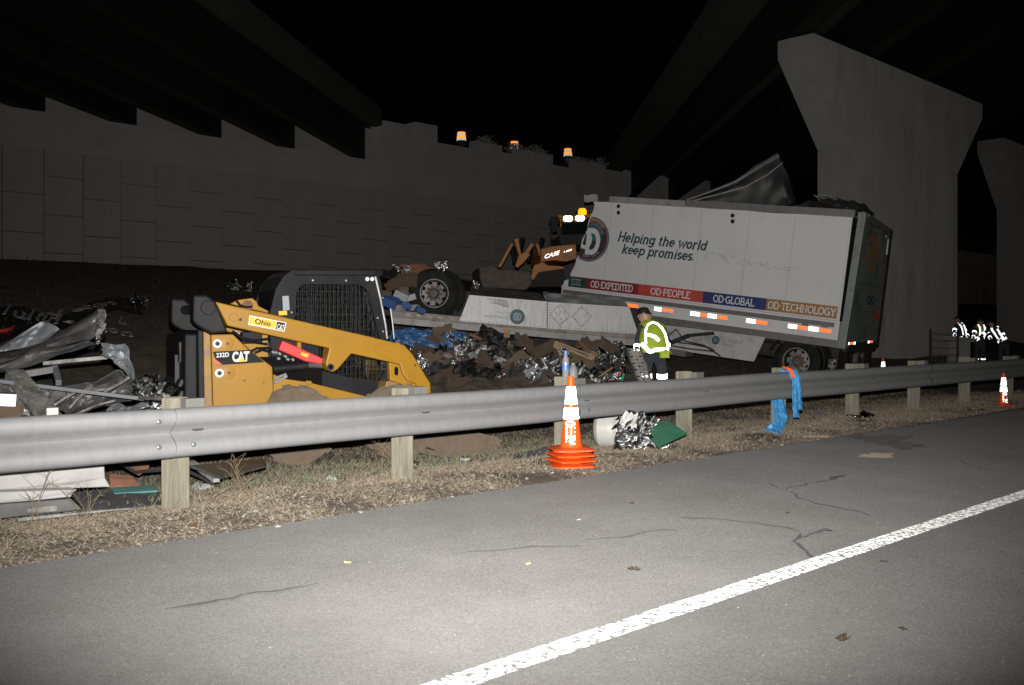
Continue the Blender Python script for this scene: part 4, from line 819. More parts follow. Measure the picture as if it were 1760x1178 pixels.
# ================================================================ TORN TRAILER (right), nose lifted
RB = P(1440, 595, 20.0); LB = P(985, 533, 23.5)
ax = (LB - RB).normalized(); hz = V((0, 0, 1)); ay = (hz.cross(ax)).normalized(); az = ax.cross(ay).normalized()
# ay must point to the camera side
if ay.y > 0: ay = -ay
az = ax.cross(ay).normalized()
if az.z < 0: az = -az
TF = Frame(RB, ax, ay, az)
tr = thing("semi_trailer", "white semi trailer with coloured word bands, torn open at its lifted nose", "trailer", M=TF.m())
TH = 2.68
def tl(px, py, yo=0.0): return TF.inv(px, py, yo)
# left torn edge of the wall and its panels between the seams
XL_top, XL_bot = tl(1024, 342).x, tl(980, 478).x
seams = [tl(1455, 470).x, tl(1356, 470).x, tl(1278, 470).x, tl(1195, 470).x, tl(1112, 470).x, tl(1040, 470).x]
def trz(x, top=True):                                             # dents in the upper edge
    return TH - .10 + .03 * noise.noise((x * .9, 3, 0))
side_edges = [0.03] + seams[1:] + [None]
TW = random.Random(8)
def bulge(x, z): return .005 * noise.noise((x * 1.3, z * 1.1, 2)) + .03 * noise.noise((x * .5, z * .4, 8))
zlo = .50
for k, (a, b_) in enumerate(zip(side_edges, side_edges[1:])):
    mb = MB(); nu, nv = 14, 26; last = b_ is None
    def fn(u, v):
        z = zlo + (trz(0) - zlo) * v
        e = b_ if not last else XL_bot + (XL_top - XL_bot) * ((z - .62) / (TH - .7)) + .10 * noise.noise((z * 4, 1, 1)) + .05 * noise.noise((z * 13, 1, 1)) + (.18 if z < .72 else 0)
        x = a + .0015 + (e - a - .003) * u
        if v == 1: z = trz(x)
        return (x, bulge(x, z), z)
    mb.grid(fn, nu, nv); mb.build("side_panel", M["tr_white"], tr, solid=.012, angle=60)
mb = MB()
for x in side_edges[1:-1]: mb.box((x, -.014, (zlo + TH) / 2), (.05, .012, TH - zlo - .15))
mb.build("seam_strip", M["tr_white"], tr, smooth=False)
rv = MB()
for x in side_edges[1:-1] + [.06]:
    for k in range(34): rv.box((x + .012, .012 + bulge(x, .7 + k * .055), .6 + k * .058), (.012, .008, .012))
stuff(rv.build("rivet", M["tr_grey"], tr, smooth=False))
XF = XL_bot + .15
def rail(name, x0, x1, z0, z1, y0, y1, m, wav=.0):
    mb = MB(); n = 24; vs = []
    for i in range(n + 1):
        x = x0 + (x1 - x0) * i / n; d = wav * noise.noise((x * .8, z0, 4))
        vs += [(x, y0 + d, z0), (x, y1 + d, z0), (x, y1 + d, z1), (x, y0 + d, z1)]
    fs = [(4 * i + j, 4 * i + (j + 1) % 4, 4 * i + 4 + (j + 1) % 4, 4 * i + 4 + j) for i in range(n) for j in range(4)] + [(0, 1, 2, 3), (4 * n + 3, 4 * n + 2, 4 * n + 1, 4 * n)]
    mb.add(vs, fs); return mb.build(name, M[m], tr, smooth=False)
rail("rub_rail", .12, XF, .36, .455, -.02, .03, "tr_grey")
rail("lower_panel", .02, XF + .05, .11, .495, -.03, .0, "tr_white", .01)
rail("bottom_rail", -.02, XF - .6, -.04, .105, -.06, .012, "tr_grey")
rail("top_rail", .0, tl(1180, 350).x, TH - .10, TH + .05, -.08, .02, "tr_grey", .02)
rail("top_rail", tl(1180, 350).x + .02, tl(1048, 345).x, TH - .11, TH + .03, -.08, .03, "tr_alu", .06)
mb = MB(); mb.grid(lambda u, v: (XL_top - .08 + u * .36, .02 + .04 * v, TH - .12 + .16 * v + .02 * math.sin(u * 6)), 6, 3); mb.build("top_rail_tip", M["alu_bright"], tr, solid=.02)
# coloured bands with their words
def bandpt(px, z): # local x where the column px meets height z on the side
    lo, hi = -.5, 9
    for _ in range(40):
        mid = (lo + hi) / 2; w = TF.o + TF.x * mid + TF.z * z; q = CX + FPX * (w.x / w.y)
        lo, hi = (mid, hi) if q > px else (lo, mid)
    return lo
def spot(x, z, up=.022): return V((x, up + bulge(x, z), z))
bands = [(978, 1008, "ESTIC", "b_green", 983, 1000), (1008, 1098, "OD\u00b7EXPEDITED", "b_crimson", 1016, 1089), (1098, 1208, "OD\u00b7PEOPLE", "b_red", 1119, 1187), (1208, 1317, "OD\u00b7GLOBAL", "b_blue", 1226, 1297), (1317, 1439, "OD\u00b7TECHNOLOGY", "b_ochre", 1320, 1437)]
BZ0, BZ1 = .535, .785
for a, b_, s, m, ta, tb in bands:
    x1, x0 = bandpt(a, .66), bandpt(b_, .66); x0 = max(x0, .05)
    mb = MB(); mb.grid(lambda u, v: spot(x0 + (x1 - x0) * u, BZ0 + (BZ1 - BZ0) * v, .016), 8, 2); bd = mb.build("colour_band", M[m], tr)
    xa, xb = bandpt(ta, .66), bandpt(tb, .66); W = slab_width(s); mb = MB()
    slab(mb, s, lambda X, Y, k: spot(xa + (xb - xa) * X / W, BZ0 + .055 + (BZ1 - BZ0 - .11) * Y, .021 + k), .15); mb.build("lettering", M["decal_white"] if m != "b_green" else M["logo_grey"], bd, smooth=False)
# slogan
for s, c in (("Helping the world", ((1062, 414), (1214, 430.5))), ("keep promises.", ((1069, 435), (1194, 448.5)))):
    a, b_ = tl(*c[0]), tl(*c[1]); W = slab_width(s); mb = MB(); hgt = .20
    slab(mb, s, lambda X, Y, k: spot(a.x + (b_.x - a.x) * X / W, a.z + (b_.z - a.z) * X / W + hgt * Y, .016 + k), .185, .2); mb.build("slogan", M["print_teal"], tr, smooth=False)
# round emblem, cut by the torn edge
ec = tl(1014, 411.5); ER = .53
def edge_x(z): return XL_bot + (XL_top - XL_bot) * ((z - .62) / (TH - .7)) - .03
def clipx(x, z): return min(x, edge_x(z))
def disc(name, r0, r1, m, a0=0, a1=360, up=.016, par=None):
    mb = MB(); n = 48
    mb.grid(lambda u, v: (lambda aa, rr: spot(clipx(ec.x - rr * math.cos(aa), ec.z + rr * math.sin(aa)), ec.z + rr * math.sin(aa), up))(math.radians(a0 + (a1 - a0) * u), r0 + (r1 - r0) * v), n, 8)
    return mb.build(name, M[m], par or tr)
emb = disc("emblem", 0.001, ER, "logo_grey", up=.014)
disc("emblem_ring", ER * .93, ER * .965, "logo_dark", up=.018, par=emb); disc("emblem_field", .001, ER * .90, "logo_maroon", up=.018, par=emb)
disc("emblem_ring", ER * .78, ER * .90, "logo_orange", 40, 115, .021, emb); disc("emblem_field", .001, ER * .82, "logo_dark", up=.023, par=emb); disc("emblem_field", .001, ER * .6, "logo_teal", -10, 130, .026, emb); disc("emblem_field", .001, ER * .56, "b_green", 200, 300, .026, emb)
mb = MB()
for s, a0, a1, r, flip in (("OMINION", 92, 22, ER * .64, 1), ("GHT LINE", 252, 318, ER * .80, -1)):
    W = slab_width(s); hgt = ER * .15
    def f(X, Y, k):
        aa = math.radians(a0 + (a1 - a0) * X / W); rr = r + flip * hgt * Y
        x, z = ec.x - rr * math.cos(aa), ec.z + rr * math.sin(aa); return spot(clipx(x, z), z, .030 + k)
    slab(mb, s, f, .17)
mb.build("emblem_lettering", M["logo_grey"], emb, smooth=False)
mb = MB()
for s, cx_, cz_, hh, ww in (("O", .10, -.20, .36, .34), ("D", -.10, -.30, .50, .38)):
    slab(mb, s, lambda X, Y, k: spot(clipx(ec.x + cx_ * 1 - ww * (X / GL[s][0] - .5), 99) if False else min(ec.x + cx_ - ww * (X / GL[s][0] - .5), edge_x(ec.z + cz_ + hh * Y)), ec.z + cz_ + hh * Y, .032 + k), .24)
mb.build("emblem_monogram", M["tr_white"], emb, smooth=False)
# marker lamps in pairs, reflective tape
for px, py in ((1064, 355), (1064, 366), (1260, 371), (1260, 381)):
    q = tl(px, py); mb = MB(); mb.lathe([(.045, 0), (.045, .02), (.02, .03), (0, .03)], 14, Matrix.Translation((q.x, .012, q.z)) @ Matrix.Rotation(-math.pi / 2, 4, "X")); mb.build("marker_lamp", M["black"], tr)
tapes = [(990, 1000, "w"), (1000, 1018, "o"), (1078, 1097, "o"), (1125, 1137, "w"), (1137, 1157, "o"), (1187, 1203, "w"), (1203, 1217, "o"), (1217, 1232, "w"), (1232, 1250, "o"), (1283, 1299, "w"), (1299, 1319, "o"), (1355, 1370, "w"), (1370, 1390, "o"), (1390, 1407, "w"), (1407, 1429, "o")]
for a, b_, c in tapes:
    x1, x0 = bandpt(a, .27), bandpt(b_, .27); mb = MB(); mb.box(((x0 + x1) / 2, .011, .275), (abs(x1 - x0) - .002, .012, .085 if c == "w" else .07)); mb.build("reflective_tape", M["retro_" + c], tr, smooth=False)
for px, py in ((1384, 558), (1418, 561)):
    q = tl(px, py); mb = MB(); mb.box((q.x, .012, q.z), (.14, .012, .05)); mb.build("side_plate", M["tr_grey"], tr, smooth=False)
M["scuff"] = mat("scuff_grey", (0.30, 0.298, 0.295), 0.6)
# scuffs
mb = MB(); 
for i in range(16):
    px = 1212 + i * 9.5 + TW.uniform(-4, 4); py = 437 + i * 1.7 + TW.uniform(-6, 6); q = tl(px, py); l = TW.uniform(.06, .3)
    mb.add([spot(q.x, q.z, .0135), spot(q.x - l, q.z - .05, .0135), spot(q.x - l, q.z - .058, .0135), spot(q.x + .02, q.z - .012, .0135)], [(0, 1, 2, 3)])
stuff(mb.build("scuff_mark", M["scuff"], tr, smooth=False))
# floor, far wall, frame rails, roof remains
DPT = -2.55
mb = MB(); mb.box((XF / 2 - .1, DPT / 2, .06), (XF - .1, -DPT - .14, .12)); mb.build("floor", M["tr_dark"], tr, smooth=False)
mb = MB(); mb.grid(lambda u, v: (.05 + (XF - .6 - 1.4 * v) * u, DPT + .05 * noise.noise((u * 6, v * 4, 3)), .13 + (TH - .3) * v), 16, 8); mb.build("far_wall", M["tr_grey"], tr, solid=.02)
for yy in (-.75, -1.8):
    mb = MB(); mb.box((XF / 2, yy, -.2), (XF - .8, .12, .38)); mb.build("frame_rail", M["tr_dark"], tr, smooth=False)
mb = MB()
for k in range(9): mb.box((.5 + k * .68, DPT / 2, -.06), (.08, 2.35, .1))
mb.build("crossmembers", M["tr_dark"], tr, smooth=False)
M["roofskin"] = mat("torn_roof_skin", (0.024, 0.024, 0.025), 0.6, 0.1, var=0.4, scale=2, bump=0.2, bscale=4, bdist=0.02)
# torn roof sheet standing up like a sail
def P2(px, py, yo): return tl(px, py, yo)
top = [P2(1178, 345, -.3), P2(1215, 330, -.4), P2(1262, 312, -.6), P2(1300, 285, -.9), P2(1337, 267, -1.1), P2(1356, 300, -1.3), P2(1366, 348, -1.5)]
bot = [P2(1178, 348, -.25), P2(1215, 349, -.3), P2(1250, 350, -.5), P2(1290, 351, -.8), P2(1320, 352, -1.0), P2(1345, 352, -1.2), P2(1366, 352, -1.4)]
def lerpl(l, u):
    k = min(len(l) - 2, int(u * (len(l) - 1))); f = u * (len(l) - 1) - k; return V(l[k]).lerp(V(l[k + 1]), f)
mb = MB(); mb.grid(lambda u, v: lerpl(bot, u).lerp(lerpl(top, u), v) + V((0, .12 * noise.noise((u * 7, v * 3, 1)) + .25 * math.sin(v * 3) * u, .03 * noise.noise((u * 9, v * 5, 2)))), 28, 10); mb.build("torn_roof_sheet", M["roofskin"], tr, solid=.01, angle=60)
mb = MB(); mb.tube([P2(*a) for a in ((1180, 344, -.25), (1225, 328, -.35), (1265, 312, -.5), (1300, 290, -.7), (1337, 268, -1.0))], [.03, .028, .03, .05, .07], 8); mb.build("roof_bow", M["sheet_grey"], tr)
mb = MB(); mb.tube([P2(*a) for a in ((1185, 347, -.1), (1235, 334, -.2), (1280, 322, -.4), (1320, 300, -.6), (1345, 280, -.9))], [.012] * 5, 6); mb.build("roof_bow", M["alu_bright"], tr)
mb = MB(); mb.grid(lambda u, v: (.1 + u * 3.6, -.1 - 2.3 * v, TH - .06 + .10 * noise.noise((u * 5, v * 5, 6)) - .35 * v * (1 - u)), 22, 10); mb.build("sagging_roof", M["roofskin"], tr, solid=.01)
def crumple(name, cpx, cpy, yo, sx, sy, m, seed, par, fr=TF, ext=.5):
    c = fr.inv(cpx, cpy, yo); mb = MB(); r = random.Random(seed)
    def fn(u, v):
        a = noise.noise((u * 4 + seed, v * 4, seed)); b2 = noise.noise((u * 9, v * 9 + seed, seed + 3))
        return c + V(((u - .5) * sx + .1 * b2, (v - .5) * ext + .2 * a, (a * .6 + b2 * .35) * sy + (v - .5) * sy))
    mb.grid(fn, 8, 6); return mb.build(name, M[m], par, smooth=False, solid=.006)
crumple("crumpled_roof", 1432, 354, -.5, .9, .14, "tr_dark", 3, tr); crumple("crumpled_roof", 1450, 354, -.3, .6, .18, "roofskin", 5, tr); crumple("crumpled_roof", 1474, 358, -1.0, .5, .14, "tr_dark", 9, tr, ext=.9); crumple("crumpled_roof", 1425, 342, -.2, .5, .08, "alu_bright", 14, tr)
# rear frame and door: a little out of square, its seam torn open at the top
DX = -.05
dl = [TF.inv(1458, 580, 0), None]
nearb, neart = V((-.07, 0.02, -.05)), V((-.12, -.06, TH + .02))
farb, fart = V((-.08, DPT, -.02)), V((-.07, DPT + .06, TH - .12))
def post_(a, b_, w, d_, m, nm="rear_frame_post"): mb = MB(); mb.beam(a, b_, w, d_, up=(0, 1, 0)); return mb.build(nm, M[m], tr, smooth=False, bevel=.01)
post_(nearb + V((0, -.10, 0)), neart + V((0, -.10, 0)), .16, .2, "tr_door"); post_(farb + V((0, .1, 0)), fart + V((0, .1, 0)), .14, .2, "tr_dark")
post_(neart + V((0, -.2, -.05)), fart + V((0, .2, -.05)), .16, .14, "tr_grey", "rear_header"); post_(nearb + V((0, -.2, .02)), farb + V((0, .2, .02)), .16, .16, "tr_dark", "rear_sill")
dm0 = lambda u, v: (nearb + V((.02, -.21, .1))).lerp(farb + V((.02, .21, .1)), u).lerp((neart + V((.02, -.21, -.12))).lerp(fart + V((.02, .21, -.12)), u), v)
mb = MB(); mb.grid(lambda u, v: dm0(u, v) + V((.04 * noise.noise((u * 3, v * 4, 1)), 0, 0)), 10, 16); door = mb.build("rear_door", M["tr_door"], tr, solid=.03)
OUTW = V((-1, 0, 0))
def dpt(u, v, up=.055): return dm0(u, v) + V((-up - .02, 0, .1 * up))
mb = MB()
for vv in (.27, .5, .73): mb.beam(dpt(0, vv, .03), dpt(1, vv, .03), .012, .02)
mb.build("door_seam", M["tr_grey"], door, smooth=False)
mb = MB(); n = 30; eu, ev, er, ez = .40, .77, .26, .155
mb.grid(lambda u, v: dpt(eu + er * (.82 + .18 * v) * math.cos(u * 2 * math.pi), ev + ez * (.82 + .18 * v) * math.sin(u * 2 * math.pi)), n, 1); mb.build("door_emblem", M["logo_orange"], door)
mb = MB()
for s, du, dv, hh, ww in (("O", -.02, -.06, .10, .18), ("D", .05, -.04, .13, .2)):
    slab(mb, s, lambda X, Y, k: dpt(eu + du + ww * (X / GL[s][0] - .5), ev + dv + hh * Y, .06 + k), .26)
mb.build("emblem_monogram", M["b_ochre"], door, smooth=False)
mb = MB(); slab(mb, "OD", lambda X, Y, k: dpt(.45 + .30 * X / 1.8, .34 + .065 * Y), .2); mb.build("door_lettering", M["print_teal"], door, smooth=False)
mb = MB()
for k in range(5): mb.add([dpt(.42, .31 - k * .018), dpt(.62 - .03 * (k % 3), .31 - k * .018), dpt(.62 - .03 * (k % 3), .318 - k * .018), dpt(.42, .318 - k * .018)], [(0, 1, 2, 3)])
for k in range(3): mb.add([dpt(.35, .47 - k * .02), dpt(.8, .47 - k * .02), dpt(.8, .478 - k * .02), dpt(.35, .478 - k * .02)], [(0, 1, 2, 3)])
mb.build("door_print", M["print_grey"], door, smooth=False)
mb = MB(); mb.add([dpt(.80, .20), dpt(.97, .20), dpt(.97, .27), dpt(.80, .27)], [(0, 1, 2, 3)]); mb.build("placard", M["decal_red"], door, smooth=False)
mb = MB(); mb.tube([dpt(.78, .95, .1), dpt(.90, .94, .1), dpt(.91, .80, .1)], .018, 6); mb.build("door_handle", M["steel"], door)
for u0, u1, c in ((.02, .07, "w"), (.09, .2, "o"), (.21, .27, "w"), (.70, .76, "w"), (.78, .88, "o")):
    mb = MB(); mb.add([dpt(u0, -.01), dpt(u1, -.01), dpt(u1, .012), dpt(u0, .012)], [(0, 1, 2, 3)]); mb.build("reflective_tape", M["retro_" + c], door, smooth=False)
mb = MB(); mb.add([(0.02, .02, .5), (0.02, .02, TH - .1), (-.05, -.05, TH - .1), (-.02, 0, .5)], [(0, 1, 2, 3)]); mb.build("torn_gap", M["blackmatte"], tr, smooth=False, solid=.01)
# wheels, suspension, mud flaps, bumper
hubx = tl(1366, 622).x; 
M["hub_grime"] = mat("hub_grime", (0.085, 0.078, 0.07), 0.8, var=0.4, scale=14, dirt=(0.1, 0.045, 0.025), damt=0.4, dscale=16)
def roadwheel(par, c, R, w, flip=False, m_r="rim", frm=None):
    Mx = Matrix.Translation(c) @ Matrix.Rotation(math.pi / 2 if not flip else -math.pi / 2, 4, "X")
    b = MB(); b.lathe([(R * .56, -w), (R * .6, -w * 1.01), (R * .88, -w), (R * .98, -w * .88), (R, -w * .7), (R, -w * .3), (R * .98, -w * .12), (R * .88, 0), (R * .75, .012), (R * .6, .01), (R * .56, 0)], 44, Mx)
    for g in (.3, .5, .7): b.lathe([(R * 1.003, -w * g - .006), (R * 1.006, -w * g), (R * 1.003, -w * g + .006)], 44, Mx)
    t = b.build("tyre", M["rubber"], par)
    b = MB(); b.lathe([(R * .575, .004), (R * .575, .016), (R * .54, .018), (R * .52, -.03), (R * .50, -.13), (R * .36, -.118), (R * .22, -.105)], 40, Mx); rim = b.build("rim", M[m_r], t)
    b = MB(); b.lathe([(R * .515, -.031), (R * .506, -.031), (R * .499, -.128), (R * .475, -.1275)], 40, Mx); b.build("rim_shadow_ring", M["rubber"], t)  # dark ring laid on the rim as the shadow inside its lip
    b = MB(); b.lathe([(R * .27, -.11), (R * .26, -.098), (R * .22, -.094), (R * .2, -.08), (R * .17, -.03), (R * .12, -.01), (0, -.01)], 28, Mx); b.build("hub", M["hub_grime"], t)
    b = MB()
    for k in range(10):
        a = 2 * math.pi * k / 10; b.lathe([(.024, 0), (.024, .03), (.012, .04), (0, .04)], 6, Mx @ Matrix.Translation((R * .30 * math.cos(a), R * .30 * math.sin(a), -.10)))
    stuff(b.build("wheel_nut", M["rust"], t))
    b = MB()
    for k in range(8):
        a = 2 * math.pi * (k + .5) / 8; b.lathe([(.034, 0), (.034, .004), (0, .005)], 12, Mx @ Matrix.Translation((R * .42 * math.cos(a), R * .42 * math.sin(a), -.124)))
    stuff(b.build("hand_hole", M["blackmatte"], t)); return t
WR = .50
wz = tl(1368, 622).z
for yy, fl_ in ((-.08, True), (-.42, True), (-2.0, True), (-2.34, True)): roadwheel(tr, (hubx, yy, wz), WR, .27, True, "rim")
b = MB(); b.tube([(hubx, -.3, wz), (hubx, -2.2, wz)], .07, 10); b.build("axle", M["tr_dark"], tr)
b = MB(); b.grid(lambda u, v: (hubx + .25 + .62 * math.cos(math.pi * (.08 + .84 * u)) - .25, -.5 * v - .02, wz + .58 * math.sin(math.pi * (.08 + .84 * u))), 16, 1); b.build("mudguard", M["tr_dark"], tr, solid=.02)
for yy in (-.3, -2.2): b = MB(); b.box((hubx - .85, yy, wz + .05), (.03, .6, .85)); b.build("mud_flap", M["tr_dark"], tr, smooth=False)
b = MB(); b.box((.1, DPT / 2, -.62), (.1, 2.2, .1)); b.box((.1, -.7, -.35), (.1, .1, .5)); b.box((.1, -1.9, -.35), (.1, .1, .5)); b.build("underride_bumper", M["tr_dark"], tr, smooth=False)
q = tl(1478, 598, -1.2); b = MB(); b.box((-.12, -.9, -.25), (.03, .18, .18)); b.build("torn_label", M["card_light"], tr, smooth=False)
b = MB(); b.box((hubx + .8, -.6, -.28), (1.6, .7, .3)); b.build("suspension", M["tr_dark"], tr, smooth=False, bevel=.03)
# skirt under the side, bent by the crash
SKp = [(1120, 556), (1316, 580), (1296, 622), (1150, 600), (1128, 590)]
mb = MB(); mb.prism(TF.xz(SKp, .05), .05, .065); skirt = mb.build("side_skirt", M["tr_skirt_clean"], tr, smooth=False)
f = quad_map(TF.pts([(1240, 588), (1277, 593), (1277, 583.5), (1240, 578.5)], .07), .004); mb = MB(); font_on(mb, "OD Household", f); mb.build("lettering", M["print_grey"], skirt, smooth=False)
f = quad_map(TF.pts([(1240, 595), (1263, 598), (1263, 590), (1240, 587)], .07), .004); mb = MB(); font_on(mb, "Services", f); mb.build("lettering", M["print_grey"], skirt, smooth=False)
q = tl(1230, 585, .07); mb = MB(); mb.lathe([(.09, 0), (.09, .003), (0, .004)], 20, Matrix.Translation((q.x, .068, q.z)) @ Matrix.Rotation(-math.pi / 2, 4, "X")); mb.build("small_emblem", M["print_teal"], skirt)
slab_m = MB(); slab(slab_m, "OD", lambda X, Y, k: (q.x + .05 - .1 * X / 1.8, .076 + k, q.z - .04 + .08 * Y), .2); slab_m.build("emblem_monogram", M["logo_grey"], skirt, smooth=False)
mb = MB()
for pts in (((1148, 578), (1162, 566), (1172, 580)), ((1148, 579), (1156, 590))):
    mb.tube([TF.inv(*p, .09) for p in pts], .014, 5)
mb.build("placard_holder", M["darkgrey"], skirt)
mb = MB(); mb.beam(TF.inv(1152, 590, .2), TF.inv(1184, 577, .2), .09, .09); mb.beam(TF.inv(1184, 577, .2), TF.inv(1226, 573, .2), .09, .07); mb.build("bent_bar", M["darkgrey"], tr, smooth=False)
for pts in (((1160, 588), (1190, 592), (1215, 597), (1228, 605)), ((1150, 594), (1185, 600), (1225, 604), (1238, 612)), ((1175, 586), (1210, 594), (1228, 603))):
    mb = MB(); mb.tube([TF.inv(*p, .22) for p in pts], .016, 6); mb.build("loose_cable", M["tr_dark"], tr)
mb = MB(); mb.box(TF.inv(1160, 605, .0) , (.7, .4, .12)); mb.build("side_rail_scrap", M["tr_grey"], tr, smooth=False)
# landing gear leg hanging in front of the nose
mb = MB(); a = tl(1110, 515, -.25); mb.beam(a + V((0, 0, .1)), a + V((0, 0, -1.2)), .15, .15); mb.box(a + V((0, 0, .1)), (.3, .25, .08)); mb.box(a + V((0, 0, -.35)), (.36, .2, .35)); mb.build("landing_leg", M["tr_dark"], tr, smooth=False)

# ================================================================ OVERTURNED TRAILER (left), wheels in the air
pa, pb = P(672, 556, 18.6), P(1097, 595, 19.4)
ox = (pb - pa).normalized(); oy = hz.cross(ox).normalized(); oz = ox.cross(oy)
OF = Frame(pa, ox, oy, oz)
ot = thing("overturned_trailer", "crushed trailer lying upside down with its twin wheels in the air and grimy white skirt", "trailer", M=OF.m())
def ol(px, py, yo=0.0): return OF.inv(px, py, yo)
LX = ol(1108, 590).x
mb = MB(); mb.grid(lambda u, v: (LX * u, -.03 + .02 * noise.noise((u * 9, 1, 0)), .0 + .12 * v), 30, 2); mb.build("rail_lip", M["tr_alu"], ot, solid=.03)
zt0 = ol(672, 533).z; zt1 = ol(1097, 574).z
mb = MB(); mb.grid(lambda u, v: (LX * u, .0 + .015 * noise.noise((u * 14, v, 0)), .125 + (zt0 + (zt1 - zt0) * u - .125) * v), 40, 3); mb.build("bottom_rail", M["tr_dirtyrail"], ot, solid=.04)
mb = MB()
for k in range(22): mb.box((.3 + k * (LX - .5) / 22, -.024, .19), (.09, .01, .028))
stuff(mb.build("rail_slot", M["tr_grey"], ot, smooth=False))
Zs = zm(790, 500, 5.5)
def osk(name, pts, m, y0=.0, y1=.02, par=None): mb = MB(); mb.prism(OF.xz(Zs(pts), y0), y0, y1); return mb.build(name, M[m], par or ot, smooth=False)
sk1 = osk("side_skirt", [(-2, 286), (92, 40), (826, 102), (826, 355)], "tr_skirt", -.03, -.01)
sk2 = osk("side_skirt", [(832, 356), (832, 106), (1602, 152), (1690, 410)], "tr_skirt", -.034, -.012)
mb = MB(); c = OF.pts(Zs([(92, 36), (822, 98), (770, 20), (120, -50)]), -.03); mb.grid(lambda u, v: c[0].lerp(c[1], u).lerp(c[3].lerp(c[2], u), v) + V((0, .15 * v + .02 * noise.noise((u * 6, v * 2, 1)), .0)), 16, 4); mb.build("skirt_lip", M["tr_dark"], ot, solid=.012)
c2 = OF.pts(Zs([(836, 102), (1600, 148), (1540, 66), (842, 20)]), -.034); mb = MB(); mb.grid(lambda u, v: c2[0].lerp(c2[1], u).lerp(c2[3].lerp(c2[2], u), v) + V((0, .06 * v + .03 * noise.noise((u * 5, v * 2, 4)), 0)), 20, 5); mb.build("skirt_lip", M["lip"], ot, solid=.012, angle=70)
mb = MB(); c3 = OF.pts(Zs([(826, 104), (836, 102), (845, 20), (790, 12)]), -.04); mb.grid(lambda u, v: c3[0].lerp(c3[1], u).lerp(c3[3].lerp(c3[2], u), v) + V((0, .1 * math.sin(v * 3), 0)), 6, 6); mb.build("skirt_fold", M["sheet_grey"], ot, solid=.012)
for X0, X1 in ((0, 1640),):
    rv = MB()
    for k in range(46):
        p = ol(*Zs([(20 + k * 36, 296 + k * 36 * .073 - 18)])[0]); rv.box((p.x, -.038, p.z), (.016, .01, .016))
    for k in range(9): p = ol(*Zs([(816, 130 + k * 26)])[0]); rv.box((p.x, -.038, p.z), (.016, .01, .016)); rv.box((p.x + .07, -.042, p.z), (.016, .01, .016))
    stuff(rv.build("rivet", M["tr_grey"], ot, smooth=False))
# upside-down print: corners given in the letters' own sense (their left end lies to the right)
def flip_text(s, c, m, par): f = quad_map(OF.pts(Zs(c), -.03), -.006); mb = MB(); font_on(mb, s, f); mb.build("lettering", M[m], par, smooth=False)
flip_text("OD Household", [(482, 246), (240, 226), (240, 252), (482, 274)], "print_grey", sk1)
flip_text("Services", [(482, 205), (350, 194), (350, 216), (482, 228)], "print_grey", sk1)
mb = MB()
for k in range(7):
    x0, y0 = 470 - k * 4, 160 - k * 11; a = OF.pts(Zs([(x0, y0), (x0 - R_.uniform(60, 200), y0 - 12), (x0 - 100, y0 - 16)]), -.03)
    mb.add([q + V((0, -.005, 0)) for q in (a[0], a[1], a[1] + V((0, 0, .012)), a[0] + V((0, 0, .012)))], [(0, 1, 2, 3)])
mb.build("worn_print", M["print_grey"], sk1, smooth=False)
flip_text("28", [(60, 246), (10, 242), (10, 230), (60, 234)], "print_grey", sk1)
q = ol(*Zs([(545, 246)])[0], -.03); mb = MB(); mb.lathe([(.145, 0), (.145, .003), (0, .004)], 24, Matrix.Translation((q.x, -.031, q.z)) @ Matrix.Rotation(math.pi / 2, 4, "X")); em = mb.build("small_emblem", M["print_teal"], sk1)
mb = MB(); mb.lathe([(.09, 0), (.09, .002), (0, .003)], 20, Matrix.Translation((q.x, -.037, q.z)) @ Matrix.Rotation(math.pi / 2, 4, "X")); mb.build("emblem_field", M["logo_teal"], sk1)
mb = MB(); slab(mb, "OD", lambda X, Y, k: (q.x + .07 - .14 * X / 1.8, -.042 - k, q.z + .06 - .12 * Y), .22); mb.build("emblem_monogram", M["logo_grey"], sk1, smooth=False)
for pts, fill in (([(950, 132), (1044, 240), (945, 326), (855, 226)], 1), ([(1155, 152), (1246, 244), (1152, 340), (1066, 242)], 0)):
    cc = OF.pts(Zs(pts), -.045); mb = MB()
    for a, b_ in zip(cc, cc[1:] + cc[:1]): mb.beam(a, b_, .02, .045, up=(0, 1, 0))
    h = mb.build("placard_holder", M["steel"], sk2, smooth=False)
    mb = MB(); ct = sum(cc, V()) / 4
    mb.grid(lambda u, v: ct + (cc[0] - ct) * .9 * ((u - .5) + (v - .5)) + (cc[1] - ct) * .9 * ((u - .5) - (v - .5)) + V((0, .012 - .012 * noise.noise((u * 5, v * 5, fill)), 0)), 8, 8); mb.build("placard_plate", M["alu_bright"] if fill else M["tr_skirt"], sk2)
# wheels, chassis and floor
hc = ol(746.5, 504.5, .0); hc2 = V((hc.x, 0, hc.z))
OW = .475
for yy in (.02, .36, 1.9, 2.24): roadwheel(ot, V((hc.x + {.02: 0, .36: .17, 1.9: .3, 2.24: .34}[yy], yy, hc.z + (.02 if yy == .36 else 0))), OW, .27, False, "rim")
b = MB(); b.tube([hc2 + V((0, .3, 0)), hc2 + V((0, 2.4, 0))], .07, 10); b.build("axle", M["rust"], ot)
b = MB(); b.box((LX / 2 + .1, 1.25, .20), (LX + .6, 2.3, .10)); b.build("floor", M["tr_dark"], ot, smooth=False)
for yy in (.8, 1.7): b = MB(); b.box((LX / 2 + .2, yy, .52), (LX - .2, .12, .5)); b.build("frame_rail", M["tr_dark"], ot, smooth=False)
b = MB(); b.box((.55, 1.3, .62), (.9, 1.7, .25)); b.box((.2, .9, .8), (.1, .5, .6)); b.build("suspension", M["rust"], ot, smooth=False, bevel=.03)
b = MB()
for k in range(11): b.box((.3 + k * .45, 1.25, .31), (.07, 2.2, .1))
b.build("crossmembers", M["tr_dark"], ot, smooth=False)
